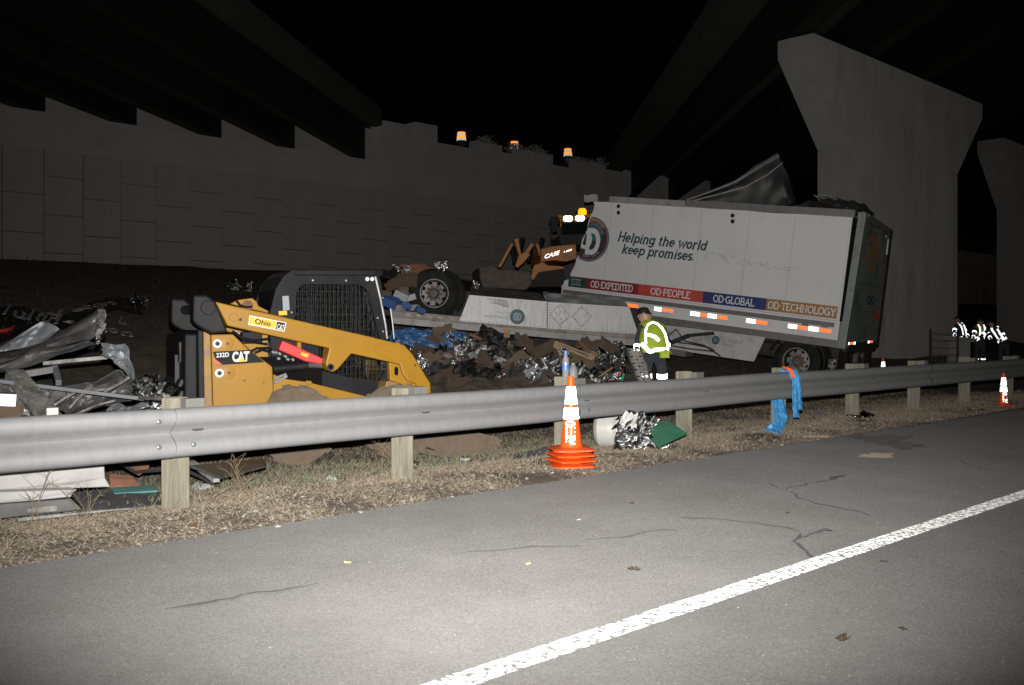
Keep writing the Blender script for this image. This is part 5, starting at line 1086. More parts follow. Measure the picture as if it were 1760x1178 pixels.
crumple("crushed_wall", 880, 600, .6, 4.6, .5, "sheet_dark", 21, ot, OF, 1.0)
crumple("broken_suspension_scrap", 730, 466, .6, .9, .25, "rust", 23, ot, OF, .8); crumple("broken_suspension_scrap", 690, 472, .8, .7, .2, "tr_dark", 24, ot, OF, .8)

# ================================================================ WHEEL LOADER behind the wreck
LF = Frame(P(1000, 567, 28.0), (1, .12, 0), (-.12, 1, 0), (0, 0, 1))
ld = thing("wheel_loader", "orange wheel loader with lit work lamps working behind the overturned trailer", "wheel loader", M=LF.m())
ZL = zm(820, 340, 6.546)
def lp(name, pts, y0, y1, m, par=None, bevel=.02): mb = MB(); mb.prism(LF.xz(ZL(pts), y0), y0, y1); return mb.build(name, M[m], par or ld, smooth=False, bevel=bevel)
lp("bonnet", [(718, 575), (850, 545), (1112, 522), (1125, 690), (1000, 720), (860, 705), (715, 725)], -.1, 1.9, "case_orange")
def lletters(s, c): f = quad_map(LF.pts(ZL(c), -.1), -.02); mb = MB(); font_on(mb, s, f, .02, .15); mb.build("lettering", M["retro_cab"], ld, smooth=False)
lletters("CASE", [(757, 690), (925, 640), (932, 592), (762, 642)]); lletters("1.850", [(972, 622), (1062, 598), (1066, 575), (976, 600)])
for pts in ([(232, 778), (268, 790), (415, 520), (385, 500)], [(412, 470), (465, 450), (500, 640), (475, 665)], [(420, 770), (465, 795), (645, 530), (610, 500)], [(655, 520), (692, 510), (730, 640), (700, 660)], [(600, 890), (640, 930), (745, 760), (700, 730)]):
    lp("loader_arm", pts, .1, .32, "case_orange")
lp("arm_gusset", [(470, 640), (560, 600), (600, 640), (520, 740), (450, 790), (430, 760)], .02, .1, "case_orange"); lp("arm_crank", [(640, 760), (740, 720), (800, 760), (970, 770), (985, 800), (700, 840), (620, 930), (600, 900)], .05, .2, "case_orange")
for a, b_ in (((515, 450), (480, 600)), ((740, 455), (700, 570)), ((400, 560), (430, 740)), ((610, 560), (580, 720))):
    mb = MB(); mb.tube([LF.inv(*ZL([a])[0], .4), LF.inv(*ZL([b_])[0], .4)], .07, 8); mb.build("cylinder", M["black"], ld)
mb = MB(); q = LF.xz(ZL([(25, 775), (160, 755), (240, 800), (600, 830), (620, 960), (560, 1040), (60, 1010), (30, 900)]), -.2); mb.prism(q, -.2, 2.3); mb.build("bucket", M["dullbucket"], ld, smooth=False, bevel=.04)
lp("front_frame", [(560, 830), (980, 800), (1000, 1000), (560, 1010)], .3, 1.6, "tr_dark")
# cab: posts, roof with lamps, dark glass
lp("cab_roof", [(905, 195), (950, 190), (1330, 190), (1330, 225), (960, 228), (945, 232)], -.05, 1.75, "case_orange", bevel=.03)
lp("cab_body", [(935, 420), (1330, 400), (1330, 530), (940, 530)], .0, 1.7, "tr_dark")
for a, b_ in (((942, 230), (935, 500)), ((1325, 230), (1325, 420))):
    for yy in (.0, 1.64):
        mb = MB(); mb.beam(LF.inv(*ZL([a])[0], 0) + V((0, yy, 0)), LF.inv(*ZL([b_])[0], 0) + V((0, yy, 0)), .06, .06); mb.build("cab_post", M["tr_dark"], ld, smooth=False)
lp("cab_window", [(950, 235), (1318, 235), (1318, 405), (945, 425)], .06, .075, "glass", bevel=0)
lp("cab_window", [(950, 235), (1318, 235), (1318, 405), (945, 425)], 1.62, 1.635, "glass", bevel=0)
for X in (1005, 1045, 1140, 1180):
    x, z = LF.xz(ZL([(X, 235 if X < 1100 else 230)]), -.12)[0]; mb = MB(); Mx = Matrix.Translation((x, -.10, z)) @ Matrix.Rotation(math.pi / 2, 4, "X"); mb.lathe([(.085, -.1), (.095, 0), (.09, .02)], 14, Mx); h = mb.build("lamp_housing", M["black"], ld)
    mb = MB(); mb.lathe([(.082, .0), (.06, .03), (0, .04)], 14, Mx); mb.build("lamp_lens", M["lamp_warm"], h)
x, z = LF.xz(ZL([(1184, 178)]), .1)[0]; mb = MB(); mb.lathe([(.11, -.14), (.12, -.1), (.12, .08), (.08, .14), (0, .15)], 14, Matrix.Translation((x, .1, z))); mb.build("beacon", M["lamp_amber"], ld)
mb = MB(); mb.tube([LF.inv(*ZL([(945, 330)])[0], -.1), LF.inv(*ZL([(935, 240)])[0], -.1), LF.inv(*ZL([(905, 200)])[0], -.15)], .02, 6); mb.build("mirror_arm", M["case_orange"], ld)
x, z = LF.xz(ZL([(865, 305)]), -.15)[0]; mb = MB(); mb.box((x, -.15, z), (.2, .05, .42)); mb.build("mirror", M["black"], ld, bevel=.02)
for X in (740, 1190):
    x, z = LF.xz(ZL([(X, 1010)]), 0)[0]
    for yy in (.25, 2.2): wheel("wheel", ld, (x, yy, -.05), .72, .5, "rubber", "case_orange", lugs=20)

# ================================================================ CONES
def cone_meshes():
    d = {}
    b = MB(); b.lathe([(.104, .018), (.094, .030), (.088, .055), (.026, .612), (.022, .622), (.017, .61)], 32); d["cone_body"] = b.mesh("cone_body", M["orange"])
    b = MB(); rb = [(.172 * sx + .0, .172 * sy) for sx, sy in ((-1, -.82), (-.82, -1), (.82, -1), (1, -.82), (1, .82), (.82, 1), (-.82, 1), (-1, .82))]
    n = 8; vs = [(x, y, .002 - .10 * max(0, abs(x) + abs(y) - .25)) for x, y in rb] + [(x, y, .014 - .10 * max(0, abs(x) + abs(y) - .25)) for x, y in rb] + [(x * .72, y * .72, .023) for x, y in rb]
    b.add(vs, [tuple(range(7, -1, -1)), tuple(range(16, 24))] + [(k, (k + 1) % 8, (k + 1) % 8 + 8, k + 8) for k in range(8)] + [(k + 8, (k + 1) % 8 + 8, (k + 1) % 8 + 16, k + 16) for k in range(8)]); d["base"] = b.mesh("base", M["orange"])
    b = MB(); r = lambda z: .088 - .062 * (z - .055) / .557 + .0016
    b.lathe([(r(.385), .385), (r(.535), .535)], 32); d["reflective_collar"] = b.mesh("reflective_collar", M["retro_w"])
    b = MB(); b.lathe([(r(.262), .262), (r(.358), .358)], 32); d["reflective_collar.001"] = b.mesh("reflective_collar", M["retro_w"])
    b = MB(); vs, fs = font("OLLEY", .03)
    def wrap(u, v): # letters run down the cone from the collar to the base
        z = .250 - .20 * u; a = math.radians(-90 - 18) + (v - .5) * .085 / r(z); return (r(z) * math.cos(a), r(z) * math.sin(a), z)
    b.add([wrap(x, y) for x, y in vs], fs); d["lettering"] = b.mesh("lettering", M["retro_w"], False)
    return d
CM = cone_meshes()
def cone(loc, yaw, label, parts=None, tilt=(0, 0), group=None, s=1.0):
    t = thing("traffic_cone", label, "traffic cone", loc, group); t.rotation_euler = (tilt[0], tilt[1], yaw); t.scale = (s, s, s)
    for k, me in CM.items():
        if parts and k.split(".")[0] not in parts: continue
        o = bpy.data.objects.new(k.split(".")[0], me); C.objects.link(o); o.parent = t
    return t
p = P(982, 797, 8.50); gz0 = gz(p.x, p.y)
stk = ["bottom orange traffic cone of the stack by the guardrail", "second orange traffic cone from the ground in the stack", "third orange traffic cone from the ground in the stack", "top orange cone of the stack with white reflective collars and white lettering"]
for k, lb in enumerate(stk):
    cone((p.x, p.y, gz0 + .012 + .046 * k), math.radians((12, 26, 18, 8)[k]), lb, None if k == 3 else ("cone_body", "base"), (0.004 * k, -0.003 * k), "stacked traffic cones")
q = on_z(1725, 700, 0); cone((q.x, q.y, gz(q.x, q.y)), .2, "single traffic cone with white collars on the road shoulder at far right", s=.80)
q = P(1518, 640, 24.0); cone((q.x, q.y, gz(q.x, q.y) - .02), .4, "traffic cone standing beyond the guardrail beside the trailer's rear doors")

# ================================================================ PROPS ALONG THE RAIL
def crump(mb, c, sx, sy, sz, seed, nu=16, nv=14, fold=1.0, R=None):
    # a crumpled sheet: sharp folds from layered noise
    def fn(u, v):
        a = noise.noise((u * 3 + seed * 7.1, v * 3, seed)); b = noise.noise((u * 7 + seed, v * 7, seed + 2)); d = noise.noise((u * 13, v * 13 + seed, seed + 5))
        w = noise.noise((u * 3, v * 3 + seed * 3, 9.0)); rag = 1 + .25 * noise.noise((u * 5, v * 5, seed + 8))
        q = V(((u - .5) * sx * rag + .12 * sx * b + .1 * sx * w, (v - .5) * sy * rag + .12 * sy * d + .15 * sy * a, sz * fold * (a * .55 + b * .4 + d * .25)))
        return V(c) + (R @ q if R else q)
    mb.grid(fn, nu, nv); return mb
def crumpled(name, label, cat, c, size, m, seed, rot=(0, 0, 0), group=None, fold=1.0, n=14):
    from mathutils import Euler
    mb = MB(); crump(mb, (0, 0, 0), size[0], size[1], size[2], seed, n, n, fold)
    o = mb.build(name, M[m], smooth=False); o.location = c; o.rotation_euler = rot; return tag(o, label, cat, group)

# bottle on the post top
pt = ST(POSTS[5], 6.265); b = MB()
bt = thing("water_bottle", "clear plastic water bottle with blue label standing on a guardrail post", "bottle", (pt.x + .02, pt.y, .752))
M["pet"] = mat("clear_plastic", (0.16, 0.17, 0.18), 0.12, var=0.1); M["cap_blue"] = mat("label_blue", (0.05, 0.12, 0.5), 0.4)
b.lathe([(.028, 0), (.033, .01), (.032, .06), (.034, .07), (.034, .14), (.030, .17), (.014, .215), (.013, .235), (0, .235)], 16); b.build("body", M["pet"], bt)
b = MB(); b.lathe([(.0348, .078), (.0348, .125)], 16); b.build("label", M["cap_blue"], bt); b = MB(); b.lathe([(.0165, .225), (.0165, .25), (.01, .255), (0, .255)], 12); b.build("cap", M["cap_blue"], bt)

# white plastic drum lying on its side, foil and green board against it
c0 = on_z(1016, 768, -.02); d0 = on_z(1072, 780, -.02)
bx = (d0 - c0); bx.z = 0; L0 = .40; dirn = V((.86, -.30, 0)).normalized(); rad = .205
cc = on_z(1030, 772, -.02) + V((-.01, .19, 0)); base = V((cc.x, cc.y, gz(cc.x, cc.y) + rad - .015))
zax = dirn; xax = V((0, 0, 1)); yax = zax.cross(xax)
MM = Matrix((xax, yax, zax)).transposed().to_4x4(); MM.translation = base
dr = thing("plastic_drum", "white plastic drum lying on its side under the guardrail beside the cones", "drum", M=MM)
b = MB(); b.lathe([(0, 0), (.155, 0), (.175, .012), (rad, .05), (rad, .20), (rad * .995, .205), (rad * .985, .212), (rad * 1.0, .222), (rad, .34), (rad * .97, .36), (rad * .9, .362), (rad * .88, .35), (0, .35)], 36); b.build("body", M["bucket"], dr)
b = MB(); b.lathe([(rad * 1.002, .222), (rad * 1.03, .226), (rad * 1.03, .238), (rad * 1.002, .242)], 36); b.build("band", M["bucket"], dr)
b = MB(); b.grid(lambda u, v: (rad * 1.01 * math.cos(2.2 + u * 1.1), rad * 1.01 * math.sin(2.2 + u * 1.1), .25 + .1 * v), 6, 1); b.build("sticker", M["decal_white"], dr)
q = on_z(1098, 778, 0); crumpled("foil_sheet", "large heap of crumpled silver foil spilling from the white drum", "foil sheet", (q.x, q.y + .10, gz(q.x, q.y) + .13), (.44, .30, .34), "foil", 3, (.9, .1, .2), None, 1.0, 22)
q = on_z(1118, 775, 0); crumpled("foil_sheet", "flattened end of silver foil on the grass next to the green board", "foil sheet", (q.x, q.y + .03, gz(q.x, q.y) + .05), (.34, .22, .16), "foil", 8, (.6, 0, -.3), None, 1.0, 18)
q = P(1100, 728, 8.95); crumpled("plastic_scrap", "black plastic scrap with shiny patches hanging under the guardrail", "plastic scrap", q, (.26, .2, .16), "foil_dark", 5, (.9, .2, .1), None, 1.0, 14)
q = P(1082, 722, 8.9); crumpled("cloth_rag", "grey torn rag stuffed under the rail above the foil", "rag", q, (.12, .14, .1), "bucket", 6, (1.1, .3, 0), None, .7, 10)
def board(name, label, cat, pts, m, th=.03, edge=None):           # a flat piece through explicit 3-D corners, with thickness
    pts = [V(p) for p in pts]; n = (pts[1] - pts[0]).cross(pts[2] - pts[0]).normalized() * th; k = len(pts); b = MB()
    b.add([p for p in pts] + [p + n for p in pts], [tuple(range(k)), tuple(range(2 * k - 1, k - 1, -1))] + [(i, i + k, (i + 1) % k + k, (i + 1) % k) for i in range(k)])
    o = b.build(name, M[m], smooth=False, bevel=.004); return tag(o, label, cat)
q = lambda px, py, d: P(px, py, d)
board("felt_board", "torn dark green felt board leaning behind the foil under the rail", "board", [q(1112, 728, 9.1), q(1148, 722, 9.5), q(1162, 736, 9.5), q(1182, 745, 9.35), q(1136, 766, 8.9), q(1125, 752, 8.95)], "green_felt", .035)
q0 = on_z(905, 789, 0)
b = MB(); 
def matfn(u, v): x = on_z(866 + 70 * u + 6 * v, 795 - 14 * v + 3 * math.sin(u * 4), -.03); return (x.x, x.y, gz(x.x, x.y) + .02 + .03 * u * v + .012 * noise.noise((u * 5, v * 5, 1)))
b.grid(matfn, 12, 5); tag(b.build("rubber_flap", M["mat"], solid=.012), "flat piece of black rubber lying in the grass left of the cones", "rubber scrap")
# blue recovery strap over the rail
stp = thing("lifting_strap", "bright blue lifting strap with an orange end draped over the guardrail", "strap")
sS = 10.35; rp = lambda s, dt, z: ST(s, RT + dt, z)
def strapband(path, w, nm, m, seed):
    b = MB(); n = len(path); vs = []
    N_ = 26
    for i in range(N_ + 1):
        p = lerpl(path, i / N_); d_ = (lerpl(path, min(1, i / N_ + .03)) - lerpl(path, max(0, i / N_ - .03))).normalized(); sd = U - d_ * U.dot(d_); sd.normalize(); up = d_.cross(sd)
        for j in range(5):
            f = j / 4 - .5; vs.append(p + sd * (w * f) + up * (.012 * noise.noise((i * .5, j * .9, seed)) + .006 * math.cos(f * 9)))
    b.add(vs, [(i * 5 + j, i * 5 + j + 1, (i + 1) * 5 + j + 1, (i + 1) * 5 + j) for i in range(N_) for j in range(4)]); return b.build(nm, M[m], stp, solid=.006)
top_z = ZR + .325; g0 = gz(*ST(sS, RT - .2).xy)
strapband([rp(sS - .02, .06, top_z - .05), rp(sS - .02, 0, top_z + .01), rp(sS, -.09, top_z - .0), rp(sS + .03, -.13, top_z - .10), rp(sS + .03, -.135, .30), rp(sS + .02, -.15, .19)], .12, "webbing", "strap", 1)
strapband([rp(sS + .06, .05, top_z - .05), rp(sS + .06, 0, top_z + .016), rp(sS + .08, -.085, top_z + .006), rp(sS + .12, -.12, top_z - .12), rp(sS + .135, -.125, .36), rp(sS + .13, -.13, .27)], .10, "webbing", "strap", 2)
strapband([rp(sS - .17, .02, ZR + .05), rp(sS - .19, -.03, .30), rp(sS - .23, -.06, .20), rp(sS - .30, -.10, .10), rp(sS - .40, -.12, .07), rp(sS - .52, -.14, .065)], .16, "webbing", "strap", 3)
strapband([rp(sS - .06, .02, ZR + .05), rp(sS - .08, -.03, .32), rp(sS - .11, -.06, .20), rp(sS - .2, -.08, .12), rp(sS - .28, -.09, .08)], .13, "webbing", "strap", 4)
strapband([rp(sS - .10, -.04, top_z + .045), rp(sS - .06, -.07, top_z + .04), rp(sS - .03, -.115, top_z + .005), rp(sS - .025, -.14, top_z - .07)], .06, "orange_end", "tagorange", 5)
# foil by the far post and thin pole on the verge
q = on_z(1482, 722, 0); crumpled("foil_sheet", "small flat foil scrap at the foot of a guardrail post far right", "foil sheet", (q.x, q.y, gz(q.x, q.y) + .03), (.36, .22, .1), "foil_dark", 12, (.1, 0, .4), None, .8, 12)
q = on_z(1408, 703, 0); crumpled("plastic_scrap", "small blue plastic scrap lying on the verge beyond the strap", "plastic scrap", (q.x, q.y, gz(q.x, q.y) + .03), (.1, .08, .06), "blue_wrap", 13, (.2, 0, .1), None, .8, 8)
b = MB(); a, z_ = on_z(1285, 754, .015), on_z(1425, 750, .015); b.tube([a, a.lerp(z_, .5) + V((0, 0, .01)), z_], .006, 6); tag(b.build("thin_stick", M["timber"]), "long thin pale stick lying along the edge of the road", "stick")

# ================================================================ LITTER on road and verge
def litter(px, py, size, m, label, cat, name, seed, up=.004):
    p = on_z(px, py, 0); z = gz(p.x, p.y) if st(p)[1] > 5.4 else .003
    return crumpled(name, label, cat, (p.x, p.y, z + size * .12), (size, size * .7, size * .45), m, seed, (0, 0, seed), None, 1.0, 6)
for k, (px, py, sz, lb) in enumerate(((1090, 981, .06, "dead curled leaf with a twig in the middle of the road"), (1448, 1101, .06, "dead leaf clump on the road nearest the camera, below the white line"), (1552, 1083, .035, "small dead leaf on the road right of the bigger leaf clump"), (1519, 967, .035, "dark dead leaf just below the white line at right"), (1086, 866, .035, "thin dark twig leaf on the road below the drum"), (1354, 883, .03, "small dark leaf beside the branching crack"))):
    litter(px, py, sz, "leaf", lb, "leaf", "dead_leaf", 3 + k)
M["paper"] = mat("paper_scrap", (0.33, 0.33, 0.32), 0.8); M["orange_scrap"] = mat("orange_scrap", (0.5, 0.2, 0.05), 0.8); M["yellow_scrap"] = mat("straw_scrap", (0.55, 0.38, 0.14), 0.8)
for k, (px, py, sz, m, lb) in enumerate(((478, 907, .035, "paper", "white paper scrap at the pavement edge below the second post"), (330, 914, .035, "orange_scrap", "orange paper scrap at the pavement edge below the first post"), (598, 969, .035, "yellow_scrap", "small yellow scrap lying alone on the road"), (908, 971, .03, "yellow_scrap", "pale straw scrap on the road below the cone stack"), (530, 880, .03, "paper", "white scrap in the straw verge left of the second post"), (995, 895, .025, "paper", "tiny white chip on the road right of the straw scrap"), (620, 882, .03, "paper", "white scrap at the pavement edge under the second post"), (40, 900, .035, "carton_blue", "blue and white wrapper on the verge under the grey plates"))):
    litter(px, py, sz, m, lb, "scrap", "paper_scrap", 20 + k)
q = on_z(350, 826, -.02); crumpled("plastic_bag", "small white plastic bag in the grass right of the first post", "plastic bag", (q.x, q.y, gz(q.x, q.y) + .04), (.16, .12, .1), "carton_white", 31, (0, 0, 0), None, .9, 10)
for k, (px, py, sz, lb) in enumerate(((708, 796, .12, "small foil scrap at the foot of the second post"), (395, 790, .1, "small foil scrap in the shade under the rail left of the tyre"), (570, 836, .09, "pale crumpled scrap in the straw left of the second post"), (800, 790, .09, "pale crumpled scrap in the straw left of the rubber flap"))):
    q = on_z(px, py, -.04); crumpled("foil_sheet", lb, "foil sheet", (q.x, q.y, gz(q.x, q.y) + .03), (sz, sz * .7, sz * .5), "foil" if k < 2 else "paper", 50 + k, (0, 0, k), None, 1.0, 9)
# weeds
def weed(px, py, h, lean, label, seed, n=4):
    r = random.Random(seed); p = on_z(px, py, -.02); t = thing("weed_stalk", label, "weed", (p.x, p.y, gz(p.x, p.y) - .01)); 
    for k in range(n):
        b = MB(); d = V((lean + r.uniform(-.35, .35), r.uniform(-.25, .25), 1)); hh = h * r.uniform(.5, 1); bend = V((r.uniform(-.1, .1), 0, 0))
        pts = [V((r.uniform(-.03, .03), 0, 0)), d * hh * .45 + bend * .4, d * hh * .8 + bend, d * hh + bend * 1.6 + V((0, 0, -.04))]; b.tube(pts, [.0022, .0018, .0013, .0007], 5)
        for j in range(3):
            q = lerpl(pts, r.uniform(.4, .9)); b.tube([q, q + V((r.uniform(-.1, .1), r.uniform(-.05, .05), r.uniform(.02, .1)))], [.0010, .0005], 4)
        b.build("stem", M["weed"], t)
for k, (px, py, h, ln, lb) in enumerate(((420, 862, .42, -.35, "tall bent dry weed between the first two posts"), (405, 850, .22, .5, "short branching dry weed right of the first post"), (700, 818, .32, -.5, "dry weed arching across the second post"), (655, 820, .25, .3, "thin dry weed left of the second post"), (610, 836, .16, .1, "low dry weed in the straw midway along the verge"), (880, 800, .22, -.3, "dry weed leaning beside the rubber flap"), (935, 772, .28, -.35, "curved dry weed just left of the cone stack"), (150, 905, .34, -.15, "thin dry weed in front of the aluminium beams"), (55, 915, .45, .02, "thin upright dry weed before the beams at far left"), (1175, 770, .25, .2, "dry weed at the foot of the post behind the green board"), (350, 880, .2, .7, "sprawling dry weed at the foot of the first post"))):
    weed(px, py, h, ln, lb, 70 + k, 5)

# ================================================================ SCRAP UNDER THE RAIL AT LEFT
Zb = zm(0, 760, 4.889)
def beam_box(name, label, cat, near_pts, depth_l, depth_r, m, th):
    # the face nearest the road traced, then given its real depth away from the road
    xs = [p[0] for p in near_pts]; mn, mx_ = min(xs), max(xs)
    pts = [P(x, y, depth_l + (depth_r - depth_l) * (x - mn) / (mx_ - mn)) for x, y in near_pts]; k = len(pts); n = N * th; b = MB()
    b.add(pts + [p + n for p in pts], [tuple(range(k)), tuple(range(2 * k - 1, k - 1, -1))] + [(i, i + k, (i + 1) % k + k, (i + 1) % k) for i in range(k)])
    return tag(b.build(name, M[m], smooth=False, bevel=.008), label, cat)
def zd(px, t): a = (px - CX) / FPX; return t / (N.x * a + N.y)          # depth at which column px meets the line t = const
beam_box("aluminium_beam", "wide bright aluminium beam lying on top of the scrap at far left", "metal beam", Zb([(-160, 262), (878, 180), (884, 300), (932, 378), (430, 396), (-160, 425)]), zd(-33, 6.62), zd(190, 6.62), "alu_bright", .25)
beam_box("aluminium_beam", "narrow bright aluminium beam just below the wide one at far left", "metal beam", Zb([(-160, 424), (660, 398), (606, 432), (604, 462), (300, 492), (-160, 530)]), zd(-33, 6.50), zd(135, 6.50), "alu_bright", .22)
beam_box("channel_section", "grey steel channel with a recessed slot under the aluminium beams", "metal channel", Zb([(-160, 534), (600, 476), (700, 570), (-160, 664)]), zd(-33, 6.50), zd(143, 6.50), "plate", .12)
beam_box("channel_section", "short light channel piece let into the grey steel one", "metal channel", Zb([(228, 556), (488, 528), (488, 586), (228, 606)]), zd(47, 6.47), zd(100, 6.47), "scuffed", .02)
board("metal_plate", "dark grey metal plate sloping from the beams to the first post", "metal plate", [P(122, 846, zd(122, 6.75)), P(192, 839, zd(192, 6.95)), P(279, 846, zd(279, 6.85)), P(281, 868, zd(281, 6.42)), P(150, 878, zd(150, 6.42))], "plate", .02)
beam_box("edge_trim", "thin light metal trim along the lower edge of the grey plate", "metal trim", Zb([(150, 640), (1000, 560), (1368, 542), (1368, 552), (1000, 575), (150, 672)]), zd(31, 6.38), zd(280, 6.38), "scuffed", .02)
board("plastic_strip", "teal plastic strip resting on the grey metal plate", "plastic strip", [P(192, 838, zd(192, 6.9)), P(269, 833, zd(269, 6.95)), P(271, 843, zd(271, 6.8)), P(197, 848, zd(197, 6.78))], "teal_glass", .015)
board("dark_board", "dark reddish panel lying behind the teal strip in the rail's shade", "panel", [P(188, 815, zd(188, 7.6)), P(225, 818, zd(225, 7.5)), P(240, 832, zd(240, 7.1)), P(190, 836, zd(190, 7.1))], "rust", .02)
board("rusty_plate", "rusty brown plate under the rail just left of the first post", "metal plate", [P(212, 796, zd(212, 7.8)), P(258, 790, zd(258, 7.9)), P(256, 802, zd(256, 7.7)), P(240, 812, zd(240, 7.5))], "rust", .03)
b = MB(); b.tube([P(x, y, zd(x, 7.4)) for x, y in ((205, 795), (232, 812), (250, 810), (279, 808), (326, 812), (345, 820), (372, 838))], .014, 6); tag(b.build("bent_trim", M["darkgrey"]), "bent dark metal trim snaking on the ground behind the first post", "metal trim")
b = MB(); b.beam(P(322, 790, zd(322, 7.6)), P(372, 826, zd(372, 7.0)), .05, .03); tag(b.build("metal_strip", M["steel"], smooth=False), "pale bent metal strip leaning in the grass right of the first post", "metal strip")
board("dark_sheet", "dark grey sheet lying on the ground between first post and loader tyre", "metal sheet", [P(327, 800, 7.7), P(455, 788, 8.6), P(458, 800, 8.2), P(380, 820, 7.5)], "sheet_dark", .02)

# ================================================================ TORN TRAILER SKIN at left behind the rail
Zl = zm(0, 500, 5.353)
def strip(name, label, cat, top, bot, d0, d1, m, seed, amp=.05, nu=26, nv=10, solid=.008, belly=0.0, smooth=True):
    T = Zl(top); B_ = Zl(bot); TP = [P(x, y, d0 + (d1 - d0) * i / (len(T) - 1)) for i, (x, y) in enumerate(T)]; BP = [P(x, y, d0 + (d1 - d0) * i / (len(B_) - 1)) for i, (x, y) in enumerate(B_)]
    def fn(u, v):
        p = lerpl(BP, u).lerp(lerpl(TP, u), v); a = noise.noise((u * 5 + seed, v * 3, seed)); b2 = noise.noise((u * 12, v * 9, seed + 4))
        e = 1 if 0 < v < 1 else .35
        return p + V((0, amp * 2.2 * a + amp * .9 * b2 + belly * math.sin(v * math.pi), (amp * .5 * a + amp * .35 * b2) * e))
    mb = MB(); mb.grid(fn, nu, nv); return tag(mb.build(name, M[m], solid=solid, angle=50), label, cat)
strip("torn_sheet", "flat light grey corner of torn trailer skin at the top of the left wreck", "metal sheet", [(-120, 560), (0, 520), (190, 395), (380, 282), (460, 300), (548, 352)], [(-120, 610), (0, 562), (150, 540), (260, 515), (360, 498), (430, 470)], 9.2, 9.6, "sheet_blue", 1, .02)
strip("torn_sheet", "dark curved sheet of trailer skin rising to the crumpled tip on the left", "metal sheet", [(-120, 600), (180, 545), (430, 470), (560, 380), (740, 268), (900, 176), (950, 150)], [(-120, 700), (100, 640), (330, 560), (520, 520), (700, 470), (860, 440), (968, 352)], 9.2, 9.0, "sheet_dark", 2, .05, belly=-.15)
strip("rolled_edge", "long rolled lower edge of torn sheet with scraped pale paint", "metal sheet", [(-120, 690), (120, 632), (330, 520), (500, 512), (640, 498), (850, 436)], [(-120, 770), (60, 745), (300, 690), (520, 596), (720, 545), (872, 490)], 8.9, 8.8, "sheet_grey", 3, .025, belly=-.12)
strip("crumpled_tip", "pale crumpled metal tip where the left wreck's sheets meet", "metal scrap", [(905, 178), (935, 168), (962, 200)], [(890, 470), (930, 430), (972, 350)], 8.9, 8.95, "scuffed", 4, .06, 8, 16)
strip("foil_trim", "thin silver edge strip curling below the crumpled tip", "metal trim", [(865, 468), (910, 440), (970, 345)], [(870, 505), (925, 475), (978, 372)], 8.8, 8.85, "foil", 41, .03, 12, 4)
strip("torn_sheet", "blue grey twisted sheet standing up right of the wreck's opening", "metal sheet", [(930, 480), (1050, 498), (1150, 488), (1190, 560), (1225, 690), (1250, 830)], [(948, 570), (985, 610), (1060, 670), (1120, 720), (1180, 770), (1205, 800)], 8.7, 8.9, "sheet_blue", 5, .04)
strip("torn_sheet", "broad dark folded sheet at the bottom of the left wreck", "metal sheet", [(480, 900), (640, 872), (800, 862), (920, 835), (1080, 728), (1200, 800), (1275, 870)], [(470, 1090), (620, 1150), (740, 1140), (860, 1085), (1000, 1035), (1150, 1015), (1282, 1000)], 8.6, 8.9, "sheet_dark", 6, .07, belly=.15)
strip("torn_sheet", "grey folded flap of skin under the thin pole in the left wreck", "metal sheet", [(380, 880), (560, 900), (700, 930), (800, 910)], [(400, 1060), (470, 1110), (560, 1040), (720, 950)], 8.5, 8.5, "sheet_grey", 7, .05)
strip("torn_sheet", "grey lower left sheet crossed by the scuffed beam", "metal sheet", [(-60, 880), (60, 858), (150, 850), (210, 930)], [(-60, 960), (90, 1000), (200, 1130), (310, 1180)], 8.3, 8.2, "sheet_grey", 8, .04)
for k, (pts, w) in enumerate((([(640, 1080), (760, 950), (900, 915), (1010, 900)], .02), ([(690, 1140), (900, 1050), (1060, 1010)], .02), ([(960, 930), (1110, 850), (1190, 795)], .025), ([(490, 1060), (600, 985), (730, 915)], .022))):
    mb = MB(); mb.tube([P(*Zl([p])[0], 8.35) for p in pts], w * .5, 6); tag(mb.build("folded_seam", M["scuffed"]), ("pale curved seam strip in the middle of the dark folded sheet", "pale seam strip along the bottom of the dark folded sheet", "pale double seam strip on the right of the dark folded sheet", "pale seam strip at the left of the folded flap")[k], "metal trim")
M["pole"] = mat("pole_grey", (0.055, 0.06, 0.066), 0.6, 0.0, var=0.2, scale=5)
def bar(name, label, cat, a, b_, d0, d1, w, h, m): mb = MB(); mb.beam(P(*Zl([a])[0], d0), P(*Zl([b_])[0], d1), w, h); return tag(mb.build(name, M[m], smooth=False, bevel=.003), label, cat)
bar("frame_bar", "light grey horizontal bar inside the left wreck's opening", "metal bar", (400, 668), (990, 612), 9.1, 9.2, .05, .035, "scuffed")
bar("frame_bar", "wide dull bar stub below the light bar in the left wreck", "metal bar", (190, 770), (510, 718), 9.0, 9.2, .12, .06, "sheet_grey")
bar("frame_bar", "short upright bluish strut inside the left wreck", "metal bar", (505, 700), (540, 850), 9.2, 8.9, .05, .05, "sheet_blue")
bar("long_pole", "long thin bluish grey pole lying across the left wreck", "pole", (-80, 822), (1330, 995), 8.0, 8.35, .045, .032, "pole")
bar("long_pole", "thin pale rod ending on the first post beyond the pole", "pole", (1250, 985), (1580, 995), 8.4, 7.6, .02, .03, "scuffed")
bar("battered_beam", "battered diagonal beam with scraped white paint in the left wreck", "metal beam", (130, 770), (480, 1190), 8.2, 7.7, .14, .09, "scuffed")
bar("battered_beam", "pale square end piece of the diagonal beam near the rail", "metal beam", (420, 1130), (530, 1125), 7.6, 7.65, .07, .09, "alu_bright")
bar("bright_box", "bright silver box end at the far left behind the rail", "metal box", (-120, 990), (140, 1000), 8.0, 8.1, .3, .10, "alu_bright")
